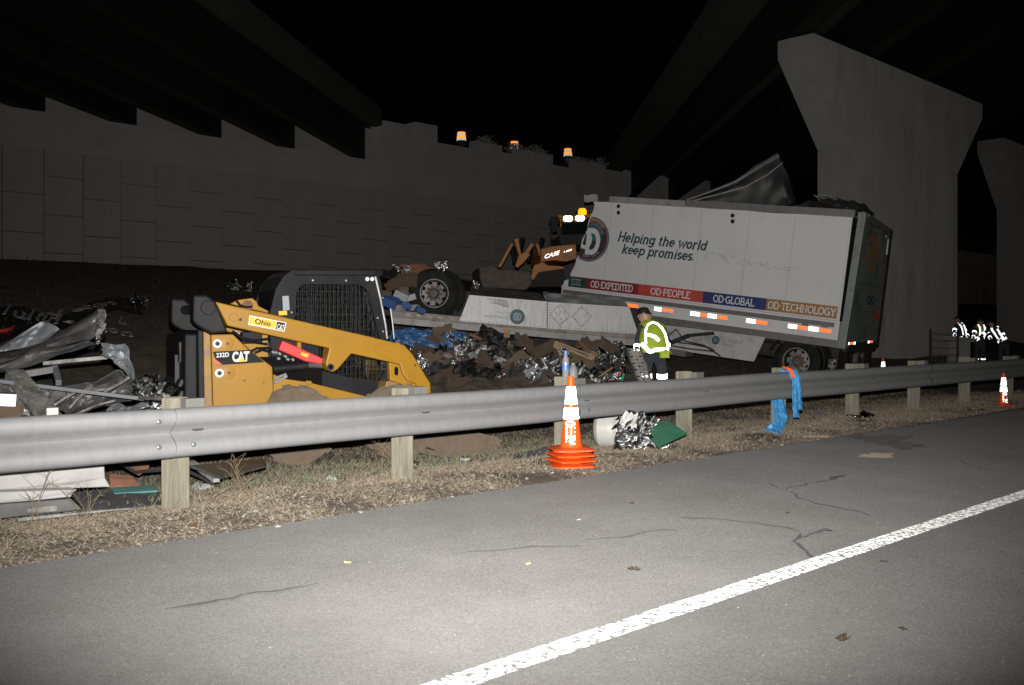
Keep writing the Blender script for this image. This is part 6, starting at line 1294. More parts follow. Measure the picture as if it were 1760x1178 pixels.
bar("brown_panel", "dull brown panel edge just above the rail at far left", "panel", (-120, 1090), (200, 1110), 8.0, 8.1, .3, .09, "card_light")
for k, (x, y, s, lb) in enumerate(((1345, 860, .22, "glittering foil clump between the left wreck and the skid steer's rear"), (1440, 900, .24, "dull foil clump above the first post"), (1400, 970, .26, "bright foil clump just above the rail left of the first post"), (1530, 950, .22, "foil clump touching the skid steer's rear door"), (1390, 1050, .16, "foil scrap at the rail's edge left of the first post"), (1290, 930, .16, "torn silver scrap at the right end of the left wreck"))):
    crumpled("foil_sheet", lb, "foil sheet", P(*Zl([(x, y)])[0], 8.9 + .05 * k), (s, s * .8, s * .7), ("foil_dark", "film", "foil", "foil_dark", "foil_dark", "scuffed")[k], 80 + k, (.9, .3 * k, k), None, 1.0, 12)
crumpled("plastic_scrap", "pale plastic scrap behind the rail right of the long pole's end", "plastic scrap", P(215, 704, 8.3), (.3, .2, .1), "sheet_blue", 91, (.3, 0, 0), None, .6, 10)
# lettered black tarpaulin far behind, its white letters catching the light
M["tarp"] = mat("tarpaulin_dark", (0.012, 0.012, 0.013), 0.5, var=0.3, bump=0.5, bscale=5, bdist=0.03)
bn = thing("lettered_tarpaulin", "dark torn tarpaulin with large white upside-down letters on the slope behind the left wreck", "tarpaulin")
bt_ = [P(*p, on_slope(*p) - .05) for p, d in (((-40, 530), 12.6), ((45, 530), 12.6), ((80, 545), 12.5), ((110, 545), 12.5), ((150, 525), 12.5), ((190, 512), 12.6), ((246, 515), 12.8))]
bb_ = [P(*p, on_slope(*p) - .05) for p, d in (((-40, 610), 11.2), ((30, 580), 11.2), ((85, 570), 11.4), ((130, 570), 11.6), ((170, 545), 11.8), ((200, 535), 12.0), ((246, 545), 12.2))]
mb = MB(); mb.grid(lambda u, v: lerpl(bb_, u).lerp(lerpl(bt_, u), v) + V((0, .04 * noise.noise((u * 9, v * 3, 1)), .02 * noise.noise((u * 11, v * 3, 3)) + .03)), 30, 6); mb.build("sheet", M["tarp"], bn, solid=.006)
def ltr(c, corners, m="logo_grey2", d0=12.0, d1=12.0, w=.16):
    cs = Zl(corners); q = [P(x, y, on_slope(x, y) - 1.3) for i, (x, y) in enumerate(cs)]; f = quad_map(q, -.02); mb = MB(); W = slab_width(c)
    slab(mb, c, lambda X, Y, k: f(X / W, Y, k), w); mb.build("lettering", M[m], bn, smooth=False, solid=.006)
M["logo_grey2"] = mat("letter_paint", (0.45, 0.45, 0.46), 0.5, var=0.2, scale=8)
# letters: (bottom-left, bottom-right, top-right, top-left) of each run as it lies
ltr("l", [(20, 208), (70, 205), (120, 130), (70, 140)]); ltr("u", [(100, 220), (250, 262), (270, 175), (140, 165)]); ltr("l", [(235, 245), (300, 262), (345, 172), (300, 170)])
ltr("tu", [(310, 255), (470, 290), (530, 220), (380, 190)]); ltr("y", [(450, 240), (640, 215), (560, 150), (430, 190)]); ltr("l", [(490, 295), (550, 292), (600, 215), (540, 215)])
ltr("e", [(660, 190), (800, 180), (790, 140), (680, 155)]); ltr("e", [(575, 285), (690, 300), (690, 258), (590, 268)]); ltr("c", [(760, 160), (870, 160), (850, 118), (760, 125)]); ltr("o", [(860, 150), (960, 135), (940, 100), (850, 108)]); ltr("n", [(930, 140), (1090, 115), (1060, 85), (940, 100)])
ltr("L", [(1085, 285), (1160, 312), (1175, 238), (1110, 240)]); ltr("o", [(985, 360), (1100, 395), (1100, 330), (980, 328)]); ltr("n", [(1110, 400), (1240, 420), (1240, 365), (1120, 360)])
mb = MB(); mb.tube([P(*Zl([p])[0], on_slope(*Zl([p])[0]) - .35) for p in ((-60, 375), (40, 368), (110, 345), (140, 320))], [.03, .035, .025, .01], 6); mb.build("red_stroke", M["decal_red"], bn)
crumpled("foil_sheet", "shiny black foil hump on the slope at the end of the lettered tarpaulin", "foil sheet", P(236, 522, on_slope(236, 522) - .1), (.5, .36, .3), "foil_dark", 95, (.9, 0, 0), None, 1.0, 14)
crumpled("foil_sheet", "glittering foil on the slope just above the skid steer's rear arm", "foil sheet", P(412, 499, on_slope(412, 499) - .1), (.75, .5, .45), "foil_dark", 96, (.9, 0, .4), None, 1.0, 16)

# ================================================================ DEBRIS HEAP below the overturned trailer
hp0 = V((0, 0, 0))
mb = MB()
def heap(u, v):
    px = 640 + 520 * u; d = 14.6 + 4.0 * v; x = (px - CX) / FPX * d
    base = gz(x, d); e = math.sin(min(1, max(0, (v - .05) / .62)) * math.pi / 2) * min(1, 6 * u, 5 * (1 - u))
    return (x, d, base + e * (.62 + .30 * noise.noise((x * 1.1, d * 1.1, 3)) + .16 * noise.noise((x * 3, d * 3, 5)) + .06 * noise.noise((x * 8, d * 8, 6))) - .03)
mb.grid(heap, 70, 40); stuff(mb.build("rubble", M["soil"], smooth=False))
def hd(px, py):                                                    # depth of the heap's face under a photo pixel
    u = (px - 640) / 520; best = None
    for k in range(41):
        v = k / 40; q = V(heap(u, v)); yy = HY - (q.z - CAMZ) / q.y * FPX
        if yy <= py: return q.y
    return 17.2
LM = [(700, "right of the yellow lift arm"), (745, "below the loader's coupler pin"), (790, "under the twin tyres"), (835, "left of the upright board"), (885, "right of the upright board"), (925, "below the skirt's emblem"), (965, "behind the cone tip"), (1010, "below the pale planks"), (1050, "below the second placard"), (1090, "beside the perforated ramp")]
used = {}
ORD = ["", "second ", "third ", "fourth ", "fifth ", "sixth ", "seventh ", "eighth "]
def where(px, py, what):
    l = min(LM, key=lambda a: abs(a[0] - px))[1]; lev = "high up" if py < 600 else ("halfway up" if py < 632 else "low")
    s = f"{what} {lev} in the heap, {l}"
    used[s] = used.get(s, 0) + 1
    if used[s] > 1: s = f"{ORD[used[s] - 1]}{what} {lev} in the heap, {l}"
    return s
FO = [(722, 590, .30, 0), (712, 603, .22, 0), (735, 622, .34, 0), (702, 612, .26, 2), (775, 583, .22, 0), (795, 590, .30, 1), (805, 602, .42, 0), (820, 608, .40, 0), (829, 597, .30, 0), (838, 604, .34, 0), (850, 614, .34, 1), (792, 612, .30, 0), (851, 640, .30, 1), (858, 652, .24, 0), (872, 608, .36, 2), (886, 600, .34, 2), (896, 618, .30, 0), (917, 600, .36, 2), (906, 628, .30, 0), (921, 634, .34, 0), (925, 650, .22, 0), (938, 622, .34, 0), (950, 642, .26, 0), (958, 626, .28, 2), (946, 655, .22, 0), (972, 612, .30, 1), (1000, 640, .34, 0), (1016, 647, .30, 1), (1032, 624, .38, 0), (1044, 634, .36, 1), (1052, 611, .36, 0), (1062, 648, .26, 0), (1046, 655, .24, 0), (1066, 600, .30, 2), (1074, 640, .28, 1), (1026, 655, .22, 0), (990, 655, .24, 1), (895, 640, .36, 2), (866, 628, .30, 1), (1058, 622, .3, 0), (1036, 606, .28, 1), (760, 604, .26, 1), (745, 640, .24, 2), (785, 626, .2, 0)]
tone = ("bright crumpled foil", "dark crumpled foil", "dull grey plastic film")
for k, (px, py, s, t) in enumerate(FO):
    d = hd(px, py) - .05; m = ("foil", "foil_dark", "film")[t]
    crumpled("foil_sheet" if t < 2 else "plastic_film", where(px, py, tone[t]), "foil sheet" if t < 2 else "plastic film", P(px, py, d), (s * 1.05, s * .8, s * .7), m, 200 + k, (R_.uniform(.6, 1.3), R_.uniform(-.5, .5), R_.uniform(0, 3)), "crumpled foil and film in the debris heap", 1.0, 15)
CB = [(745, 577, .5, 0), (763, 566, .45, 1), (722, 618, .5, 0), (706, 642, .45, 0), (776, 622, .55, 0), (741, 601, .5, 1), (832, 580, .45, 0), (902, 590, .6, 0), (1012, 592, .5, 0), (986, 614, .7, 1), (962, 598, .5, 0), (882, 642, .45, 0), (838, 630, .5, 0), (928, 612, .55, 0), (1020, 606, .5, 1), (768, 648, .5, 0), (908, 655, .4, 0)]
for k, (px, py, s, t) in enumerate(CB):
    d = hd(px, py) + .02
    crumpled("cardboard_sheet", where(px, py, ("crushed brown cardboard", "tan cardboard flap")[t]), "cardboard", P(px, py, d), (s * .8, s * .5, s * .25), ("card", "card_light")[t], 300 + k, (R_.uniform(.3, 1.2), R_.uniform(-.6, .6), R_.uniform(-.9, .9)), "crushed cardboard in the debris heap", .8, 7)
BG = [(778, 597, .55), (790, 640, .6), (812, 650, .6), (768, 640, .5), (848, 580, .55), (905, 606, .5), (828, 622, .4), (1030, 640, .45), (955, 610, .35), (870, 650, .5), (980, 640, .4)]
for k, (px, py, s) in enumerate(BG):
    crumpled("plastic_bag", where(px, py, "black plastic bag"), "plastic bag", P(px, py, hd(px, py) + .0), (s, s * .6, s * .4), "bag", 400 + k, (1.0, R_.uniform(-.4, .4), R_.uniform(-.5, .5)), "black bags in the debris heap", .9, 10)
def plank(a, b_, w, h, m, label, da=0, db=0): mb = MB(); mb.beam(P(*a, hd(*a) - .1 + da), P(*b_, hd(*b_) - .1 + db), w, h); return tag(mb.build("wooden_plank", M[m], smooth=False, bevel=.004), label, "plank")
plank((955, 592), (1018, 618), .06, .04, "timber", "longest pale plank slanting down to the right, front of the heap")
plank((962, 590), (1020, 613), .06, .03, "timber", "pale plank lying just above the longest slanting one")
plank((952, 590), (964, 598), .05, .12, "timber", "short pale block at the upper end of the slanting planks")
plank((1016, 616), (1022, 606), .04, .10, "timber", "short pale cleat at the lower end of the slanting planks")
plank((871, 565), (871, 592), .10, .03, "timber", "upright pale board against the overturned trailer's rail", -.8, -.3)
plank((807, 575), (826, 583), .10, .03, "rust", "orange brown board sticking out of the heap under the rail", -.4, -.3)
plank((748, 574), (765, 588), .10, .04, "card_light", "brown board near the top of the heap under the twin tyres", -.2, -.1)
for k, (px, py, s, lb) in enumerate(((705, 579, .7, "large blue plastic wrap at the left top of the heap"), (745, 584, .7, "blue plastic wrap behind the cardboard flap in the heap"), (782, 577, .4, "small blue plastic wrap under the twin tyres"), (690, 586, .4, "blue plastic wrap close to the cab's front edge"))):
    crumpled("plastic_wrap", lb, "plastic wrap", P(px, py, 17.2), (s, s * .4, s * .3), "blue_wrap", 500 + k, (1.1, .1, 0), "blue plastic wrap in the heap", .7, 14)
board("cardboard_piece", "pale triangular card standing low in the heap left of the first drum bottle", "cardboard", [P(912, 660, 15.2), P(930, 646, 15.4), P(932, 640, 15.5), P(927, 652, 15.3)], "logo_grey", .02)
board("cardboard_piece", "pale blue grey card panel left of the cone tip, low in the heap", "cardboard", [P(914, 658, 15.1), P(936, 636, 15.6), P(932, 652, 15.3)], "sheet_blue", .02)
M["green_can"] = mat("green_tube", (0.02, 0.4, 0.12), 0.4); mb = MB(); mb.tube([P(1069, 654, 15.3), P(1072, 643, 15.4)], .016, 8); tag(mb.build("green_tube", M["green_can"]), "bright green plastic tube in front of the perforated ramp", "tube")
M["red_can"] = mat("red_tube", (0.5, 0.04, 0.02), 0.5); mb = MB(); mb.tube([P(1062, 644, 15.4), P(1067, 641, 15.4)], .018, 8); tag(mb.build("red_cap", M["red_can"]), "small red cap beside the green tube", "cap")
M["pale_jug"] = mat("pale_jug", (0.35, 0.37, 0.37), 0.5)
mb = MB(); q = P(985, 655, 15.0); mb.lathe([(.07, 0), (.075, .02), (.075, .16), (.05, .22), (.03, .24), (.03, .27), (0, .27)], 14, Matrix.Translation(q)); tag(mb.build("plastic_jug", M["pale_jug"]), "pale plastic jug low in the heap right of the cone tip", "jug")
for k, (px, py, s, lb) in enumerate(((757, 457, .34, "glittering foil lying on top of the upturned tyre"), (682, 461, .25, "foil scrap on top of the skid steer's cab edge"), (818, 488, .26, "foil clump between the twin tyres and the loader bucket"), (700, 462, .2, "small pale foil scrap left of the upturned tyre"))):
    crumpled("foil_sheet", lb, "foil sheet", P(px, py, 18.4), (s * .7, s * .5, s * .35), "foil", 600 + k, (.9, .2, k), None, 1.0, 14)
# cartons spilt left of the twin wheels
mb = None
for k, (px, py, s, m, lb) in enumerate(((672, 520, .3, "carton_blue", "blue carton wedged left of the upturned tyre"), (690, 508, .26, "carton_white", "white carton above the blue one, left of the upturned tyre"), (706, 512, .2, "carton_white", "small white carton touching the upturned tyre"), (684, 530, .24, "carton_white", "long white carton lying on the trailer's rail"), (662, 508, .22, "card_light", "tan carton beside the cab's front post"), (700, 482, .38, "card", "large brown carton on the axle left of the upturned tyre"), (676, 490, .3, "card", "brown carton left of the larger brown one"), (722, 534, .18, "blue_wrap", "crumpled blue bag under the upturned tyre"), (712, 530, .2, "carton_white", "white and pink carton beside the blue bag"), (697, 526, .2, "carton_blue", "small dark blue carton on the rail"))):
    from mathutils import Euler
    b = MB(); b.box((0, 0, 0), (s, s * .7, s * .55)); b.box((s * .1, -.01, s * .29), (s * .7, s * .6, .012), Matrix.Rotation(.25, 3, "X")); o = b.build("carton", M[m], smooth=False, bevel=.004); o.location = P(px, py, 18.5 + .1 * (k % 3)); o.rotation_euler = (R_.uniform(-.3, .3), R_.uniform(-.5, .5), R_.uniform(-.6, .6)); tag(o, lb, "carton", "cartons spilt beside the upturned tyres")
# torn boxes, sticks and paper caught in the heap
for k, (px, py, s, a) in enumerate(((728, 606, .34, .5), (757, 622, .30, -.4), (822, 626, .34, .9), (890, 628, .38, .2), (936, 600, .32, -.7), (1000, 628, .36, .4), (1046, 596, .30, 1.1), (864, 598, .30, -.2), (788, 654, .26, .7))):
    b = MB(); w_, d_, h_ = s, s * .75, s * .5; t_ = .012
    b.box((0, 0, -h_ / 2), (w_, d_, t_)); b.box((-w_ / 2, 0, 0), (t_, d_, h_), Matrix.Rotation(.2, 3, "Y")); b.box((w_ / 2, 0, 0), (t_, d_, h_), Matrix.Rotation(.35, 3, "Y")); b.box((0, -d_ / 2, 0), (w_, t_, h_), Matrix.Rotation(-.25, 3, "X")); b.box((0, d_ / 2, 0), (w_, t_, h_))
    b.box((-w_ * .72, 0, h_ * .42), (w_ * .45, d_ * .95, t_), Matrix.Rotation(.7, 3, "Y")); b.box((0, -d_ * .70, h_ * .5), (w_ * .95, d_ * .45, t_), Matrix.Rotation(.4, 3, "X"))
    o = b.build("cardboard_box", M[("card", "card_light")[k % 2]], smooth=False); o.location = P(px, py, hd(px, py) - .08); o.rotation_euler = (R_.uniform(.2, 1.1), R_.uniform(-.7, .7), a); tag(o, where(px, py, ("burst brown cardboard box", "burst tan cardboard box")[k % 2]), "box", "burst boxes in the debris heap")
for k, (px, py, l, a) in enumerate(((715, 600, .5, .6), (742, 612, .4, -.5), (800, 618, .45, .2), (845, 590, .5, -.3), (880, 606, .42, .9), (915, 622, .4, -.8), (945, 608, .55, .35), (975, 630, .4, -.2), (1010, 600, .5, .7), (1038, 642, .35, -.6), (826, 644, .35, .4), (768, 606, .4, -.1))):
    d = hd(px, py) - .14; c = P(px, py, d); v = V((math.cos(a), R_.uniform(-.4, .2), -math.sin(a))).normalized() * (l / 2); b = MB(); b.beam(c - v, c + v, .035, .018)
    tag(b.build("splintered_stick", M[("timber", "card_light", "rust")[k % 3]], smooth=False), where(px, py, ("pale splintered stick", "dull splintered stick", "reddish splintered stick")[k % 3]), "stick", "splintered sticks in the debris heap")
for k, (px, py, s) in enumerate(((733, 632, .2), (770, 612, .16), (812, 612, .18), (858, 620, .2), (912, 640, .22), (968, 604, .18), (994, 618, .2), (1024, 634, .18), (1056, 632, .16), (700, 626, .18))):
    crumpled("torn_paper", where(px, py, "scrap of dull white paper"), "paper", P(px, py, hd(px, py) - .1), (s, s * .7, s * .25), "carton_white", 900 + k, (R_.uniform(.4, 1.3), R_.uniform(-.5, .5), R_.uniform(0, 3)), "paper scraps in the debris heap", .7, 6)
M["ramp"] = mat("ramp_dull", (0.33, 0.315, 0.29), 0.55, 0.1, var=0.2, scale=8, dirt=(0.18, 0.15, 0.12), damt=0.4, dscale=7)
# perforated ramp leaning at the worker's hand
rp_ = thing("perforated_ramp", "perforated aluminium plank leaning up to the worker's hand", "plank")
A_, B2 = P(1100, 668, 15.6), P(1078, 600, 16.2); dd = (A_ - B2); Lr = dd.length; dz = dd.normalized(); dx_ = V((1, .15, 0)); dx_ = (dx_ - dz * dx_.dot(dz)).normalized(); dn = dz.cross(dx_)
mb = MB(); Wd = .21
nrow, ncol = 12, 3; vs = []; hs = MB()
def rpt(u, v, n=0.0): return B2 + dx_ * (Wd * u) + dz * (Lr * v) + dn * n
def cell(u0, u1, v0, v1, r):
    cu, cv = (u0 + u1) / 2, (v0 + v1) / 2; o = []; i_ = []
    for k in range(12):
        a = 2 * math.pi * (k + .5) / 12; c_, s_ = math.cos(a), math.sin(a); sc = 1 / max(abs(c_), abs(s_))
        o.append(rpt(cu + (u1 - u0) / 2 * c_ * sc, cv + (v1 - v0) / 2 * s_ * sc)); i_.append(rpt(cu + r / Wd * c_, cv + r / Lr * s_))
    mb.add(o + i_, [(k, (k + 1) % 12, 12 + (k + 1) % 12, 12 + k) for k in range(12)])
for r in range(nrow):
    for c in range(ncol): cell(c / ncol, (c + 1) / ncol, r / nrow, (r + 1) / nrow, (.013 if (r + c) % 2 else .021))
mb.build("perforated_face", M["ramp"], rp_, smooth=False, solid=.004)
for u in (-.03, 1.03): mb = MB(); mb.beam(rpt(u, 0, .0), rpt(u, 1, .0), .016, .07); mb.build("side_flange", M["scuffed"], rp_, smooth=False)

# ================================================================ PEOPLE
def person(label, J, bones, cloth, loc, yaw=0.0, scale=1.0, group=None):
    """J: joint -> (x, y, z, radius); bones: (a, b, material index); one skinned body"""
    t = thing("person", label, "person", loc, group); t.rotation_euler = (0, 0, yaw); t.scale = (scale,) * 3
    names = list(J); me = bpy.data.meshes.new("body"); me.from_pydata([J[n][:3] for n in names], [(names.index(a), names.index(b)) for a, b, _ in bones], [])
    o = bpy.data.objects.new("body", me); C.objects.link(o); o.modifiers.new("skin", "SKIN"); sm = o.modifiers.new("sub", "SUBSURF"); sm.levels = 2; sm.render_levels = 2
    for i, n in enumerate(names):
        r = J[n][3]; r = r if isinstance(r, tuple) else (r, r); me.skin_vertices[0].data[i].radius = r; me.skin_vertices[0].data[i].use_root = (n == "pelvis")
    bpy.context.view_layer.update(); m2 = bpy.data.meshes.new_from_object(o.evaluated_get(bpy.context.evaluated_depsgraph_get()))
    bpy.data.objects.remove(o); m2.name = "body"
    for m in cloth: m2.materials.append(M[m])
    seg = [(V(J[a][:3]), V(J[b][:3]), mi) for a, b, mi in bones]
    idx = []
    for p in m2.polygons:
        c = p.center; best = (1e9, 0)
        for a, b, mi in seg:
            d = b - a; k = max(0, min(1, (c - a).dot(d) / max(d.length_squared, 1e-9))); dist = (c - (a + d * k)).length
            if dist < best[0]: best = (dist, mi)
        idx.append(best[1])
    m2.polygons.foreach_set("material_index", idx); m2.polygons.foreach_set("use_smooth", [True] * len(idx))
    ob = bpy.data.objects.new("body", m2); C.objects.link(ob); ob.parent = t; return t
def ringband(par, a, b, k0, k1, r, m, nm="reflective_stripe", sx=1.0, sy=1.0):
    a, b = V(a[:3]), V(b[:3]); d = (b - a); mb = MB(); z = d.normalized(); x = V((1, 0, 0)); x = (x - z * x.dot(z)).normalized(); y = z.cross(x); n = 18; vs = []
    for k in (k0, k1):
        for j in range(n): an = 2 * math.pi * j / n; vs.append(a + d * k + x * (r * sx * math.cos(an)) + y * (r * sy * math.sin(an)))
    mb.add(vs, [(j, (j + 1) % n, n + (j + 1) % n, n + j) for j in range(n)]); return mb.build(nm, M[m], par)
def tape(par, pts, w, m, nrm=V((0, -1, 0)), nm="reflective_stripe"):
    mb = MB(); vs = []
    for i, p in enumerate(pts):
        d = (V(pts[min(i + 1, len(pts) - 1)]) - V(pts[max(i - 1, 0)])).normalized(); s = d.cross(nrm).normalized() * (w / 2); vs += [V(p) + s, V(p) - s]
    mb.add(vs, [(2 * i, 2 * i + 1, 2 * i + 3, 2 * i + 2) for i in range(len(pts) - 1)]); return mb.build(nm, M[m], par, solid=.004)
def head_parts(t, c, r, face, hat="helmet"):
    c = V(c); f = V(face).normalized(); s = f.cross(V((0, 0, 1))).normalized()
    mb = MB(); mb.lathe([(r * 1.12, -.01), (r * 1.45, -.02), (r * 1.45, .0), (r * 1.12, .015), (r * 1.05, r * .5), (r * .7, r * .95), (0, r * 1.1)], 20, Matrix.Translation(c + V((0, 0, r * .35)))); mb.build("helmet", M[hat], t)
    mb = MB()
    for k in (-1, 1): mb.lathe([(0, -.012), (.010, -.006), (.012, 0), (.010, .006), (0, .012)], 8, Matrix.Translation(c + f * r * .92 + s * (k * r * .36) + V((0, 0, .01))))
    mb.build("eye", M["helmet"], t)
    mb = MB(); mb.lathe([(.008, .03), (.016, 0), (.018, -.015), (0, -.025)], 8, Matrix.Translation(c + f * r * 1.0 + V((0, 0, -.02)))); mb.build("nose", M["skin"], t)
    mb = MB(); mb.tube([c + f * r * .86 + s * (-.025) + V((0, 0, -r * .52)), c + f * r * .93 + V((0, 0, -r * .55)), c + f * r * .86 + s * .025 + V((0, 0, -r * .52))], .006, 6); mb.build("mouth", M["leaf"], t)
    mb = MB()
    for k in (-1, 1): mb.lathe([(0, -.035), (.014, -.02), (.02, 0), (.016, .025), (0, .036)], 8, Matrix.Translation(c + s * (k * r * 1.0)))
    mb.build("ear", M["skin"], t)
def hand(t, wrist, dirv, side, m="skin"):
    w = V(wrist); d = V(dirv).normalized(); s = V(side); s = (s - d * s.dot(d)).normalized(); n = d.cross(s); mb = MB()
    mb.tube([w, w + d * .04, w + d * .085], [.026, .036, .032], 8)
    for k, l in ((-1.5, .062), (-.5, .078), (.5, .074), (1.5, .056)):
        a = w + d * .08 + s * (k * .018); mb.tube([a, a + d * l * .5 + n * .004, a + d * l * .82 + n * .02, a + d * l * .9 + n * .038], [.0095, .009, .008, .006], 6)
    a = w + d * .03 - s * .03; mb.tube([a, a - s * .03 + d * .025, a - s * .035 + d * .055 + n * .015], [.012, .010, .007], 6)
    return mb.build("hand", M[m], t)
# the worker in the hi-vis vest, back to the camera, bending left over the ramp
WD = 16.6; wb = P(1124, 567, WD); gw = gz(wb.x, wb.y); k_ = WD / FPX
def wp(px, py, dy, r): return ((px - 1124) * k_, dy, (HY - py) * k_ + CAMZ - gw, r)
J = {"pelvis": wp(1123, 608, 0, (.175, .13)), "waist": wp(1124, 594, .06, (.17, .125)), "chest": wp(1125, 573, .16, (.22, .145)), "upper": wp(1123, 560, .22, (.19, .12)), "neck": wp(1117, 551, .28, (.06, .06)), "head": wp(1111, 541, .33, (.10, .105)), "crown": wp(1110, 534, .34, (.085, .09)),
     "shl": wp(1106, 562, .22, .075), "ell": wp(1097, 585, .12, .055), "wrl": wp(1094, 604, .0, .036), "hdl": wp(1093, 607, -.01, .03), "shr": wp(1142, 564, .2, .075), "elr": wp(1150, 584, .2, .055), "wrr": wp(1149, 600, .1, .036), "hdr": wp(1148, 603, .09, .03),
     "hpl": wp(1114, 616, .0, (.11, .12)), "knl": wp(1111, 637, -.02, .088), "anl": wp(1112, 661, .04, .062), "ftl": (wp(1112, 667, -.08, .05)[0], -.12, .045, .048), "hpr": wp(1133, 616, .02, (.11, .12)), "knr": wp(1138, 637, .0, .088), "anr": wp(1140, 661, .06, .062), "ftr": (wp(1142, 667, 0, 0)[0], -.10, .045, .048)}
for n, o in (("anl", .04), ("anr", .06)): J[n] = (J[n][0], o, .10, .062)
B = [("pelvis", "waist", 1), ("waist", "chest", 0), ("chest", "upper", 0), ("upper", "neck", 0), ("neck", "head", 2), ("head", "crown", 2), ("upper", "shl", 0), ("shl", "ell", 1), ("ell", "wrl", 1), ("wrl", "hdl", 2), ("upper", "shr", 0), ("shr", "elr", 1), ("elr", "wrr", 1), ("wrr", "hdr", 2), ("pelvis", "hpl", 1), ("hpl", "knl", 1), ("knl", "anl", 1), ("anl", "ftl", 3), ("pelvis", "hpr", 1), ("hpr", "knr", 1), ("knr", "anr", 1), ("anr", "ftr", 3)]
wk = person("worker in a yellow reflective vest and dark trousers bending beside the overturned trailer, back turned", J, B, ("vest", "uniform", "skin", "black"), (wb.x, wb.y, gw))
# vest shell with its silver tape
def vp(px, py, y): q = wp(px, py, y, 0); return V(q[:3])
mb = MB(); nA, nB = 22, 8
vrow = [((1100, 1150), 606, .02, .17), ((1099, 1149), 597, .05, .18), ((1099, 1150), 586, .10, .20), ((1101, 1150), 573, .15, .205), ((1106, 1146), 561, .20, .18), ((1113, 1136), 553, .24, .13)]
vs = []
for (xa, xb), py, yc, dp in vrow:
    for j in range(nA):
        a = 2 * math.pi * j / nA; c_ = (xa + xb) / 2; p = vp(c_ + (xb - xa) / 2 * math.cos(a), py, yc + dp * math.sin(a)); vs.append(p + V((0, 0, .01 * noise.noise((j * .7, py * .2, 1)))))
mb.add(vs, [(r * nA + j, r * nA + (j + 1) % nA, (r + 1) * nA + (j + 1) % nA, (r + 1) * nA + j) for r in range(len(vrow) - 1) for j in range(nA)]); vest = mb.build("vest", M["vest"], wk, solid=.012)
def vtape(pts, w=.05):
    out = []
    for px, py in pts:
        lo = None
        for (r0, r1) in zip(vrow, vrow[1:]):
            if r1[1] <= py <= r0[1]:
                f = (r0[1] - py) / (r0[1] - r1[1]); xa = r0[0][0] + (r1[0][0] - r0[0][0]) * f; xb = r0[0][1] + (r1[0][1] - r0[0][1]) * f; yc = r0[2] + (r1[2] - r0[2]) * f; dp = r0[3] + (r1[3] - r0[3]) * f; lo = (xa, xb, yc, dp)
        xa, xb, yc, dp = lo or (1100, 1150, .05, .18); c_ = (px - (xa + xb) / 2) / ((xb - xa) / 2); c_ = max(-.999, min(.999, c_))
        out.append(vp(px, py, yc - dp * math.sqrt(1 - c_ * c_) - .014))
    tape(vest, out, w, "retro_far")
vtape([(1109, 591), (1109, 580), (1110, 568), (1115, 558), (1123, 554), (1131, 557), (1138, 564), (1143, 574), (1146, 585), (1147, 597), (1148, 601)], .028); vtape([(1110, 576), (1116, 576), (1124, 579), (1131, 586)], .048); vtape([(1102, 591), (1107, 596), (1113, 603), (1117, 605)], .06); vtape([(1117, 604.5), (1124, 601), (1135, 600), (1148, 600)], .052)
mb = MB(); mb.grid(lambda u, v: vp(1132 + 16 * u, 603 + 12 * v, -.12 + .02 * math.sin(u * 5)), 6, 4); mb.build("vest_tail", M["vest"], vest, solid=.012)
for a, b, k0, k1, r in (("knl", "anl", .10, .24, .087), ("knl", "anl", .44, .56, .078), ("knr", "anr", .10, .24, .087), ("knr", "anr", .44, .56, .078), ("ell", "wrl", .45, .70, .050), ("ell", "wrl", .88, 1.02, .042), ("elr", "wrr", .5, .7, .05)):
    ringband(wk, J[a], J[b], k0, k1, r, "retro_far")
head_parts(wk, J["head"][:3], .095, (-1, .35, 0)); hand(wk, J["wrl"][:3], (-.1, -.1, -1), (1, 0, 0)); hand(wk, J["wrr"][:3], (-.1, -.1, -1), (-1, 0, 0))
wlk = None
# firefighters far right: dark turnout gear, silver tape
def stand_pose(lean=.0, arm=.3):
    l = lean
    return {"pelvis": (0, 0, .92, (.155, .12)), "waist": (l * .12, 0, 1.06, (.15, .115)), "chest": (l * .3, 0, 1.27, (.19, .13)), "upper": (l * .40, 0, 1.40, (.16, .11)), "neck": (l * .48, 0, 1.50, .058), "head": (l * .58, 0, 1.61, .10), "crown": (l * .62, 0, 1.69, .085),
            "shl": (l * .4 - .19, 0, 1.40, .07), "ell": (l * .4 - .30 + .2 * l, -.08, 1.14, .055), "wrl": (l * .5 - .24 - arm * .3, -.26, 1.02, .038), "hdl": (l * .5 - .24 - arm * .35, -.30, 1.0, .03), "shr": (l * .4 + .19, 0, 1.40, .07), "elr": (l * .4 + .29, -.05, 1.12, .055), "wrr": (l * .5 + .26, -.22, 1.0, .038), "hdr": (l * .5 + .25, -.26, .98, .03),
            "hpl": (-.095, 0, .84, .105), "knl": (-.12, -.02, .48, .078), "anl": (-.13, .02, .10, .055), "ftl": (-.14, -.12, .045, .045), "hpr": (.095, 0, .84, .105), "knr": (.12, -.02, .48, .078), "anr": (.14, .02, .10, .055), "ftr": (.15, -.12, .045, .045)}
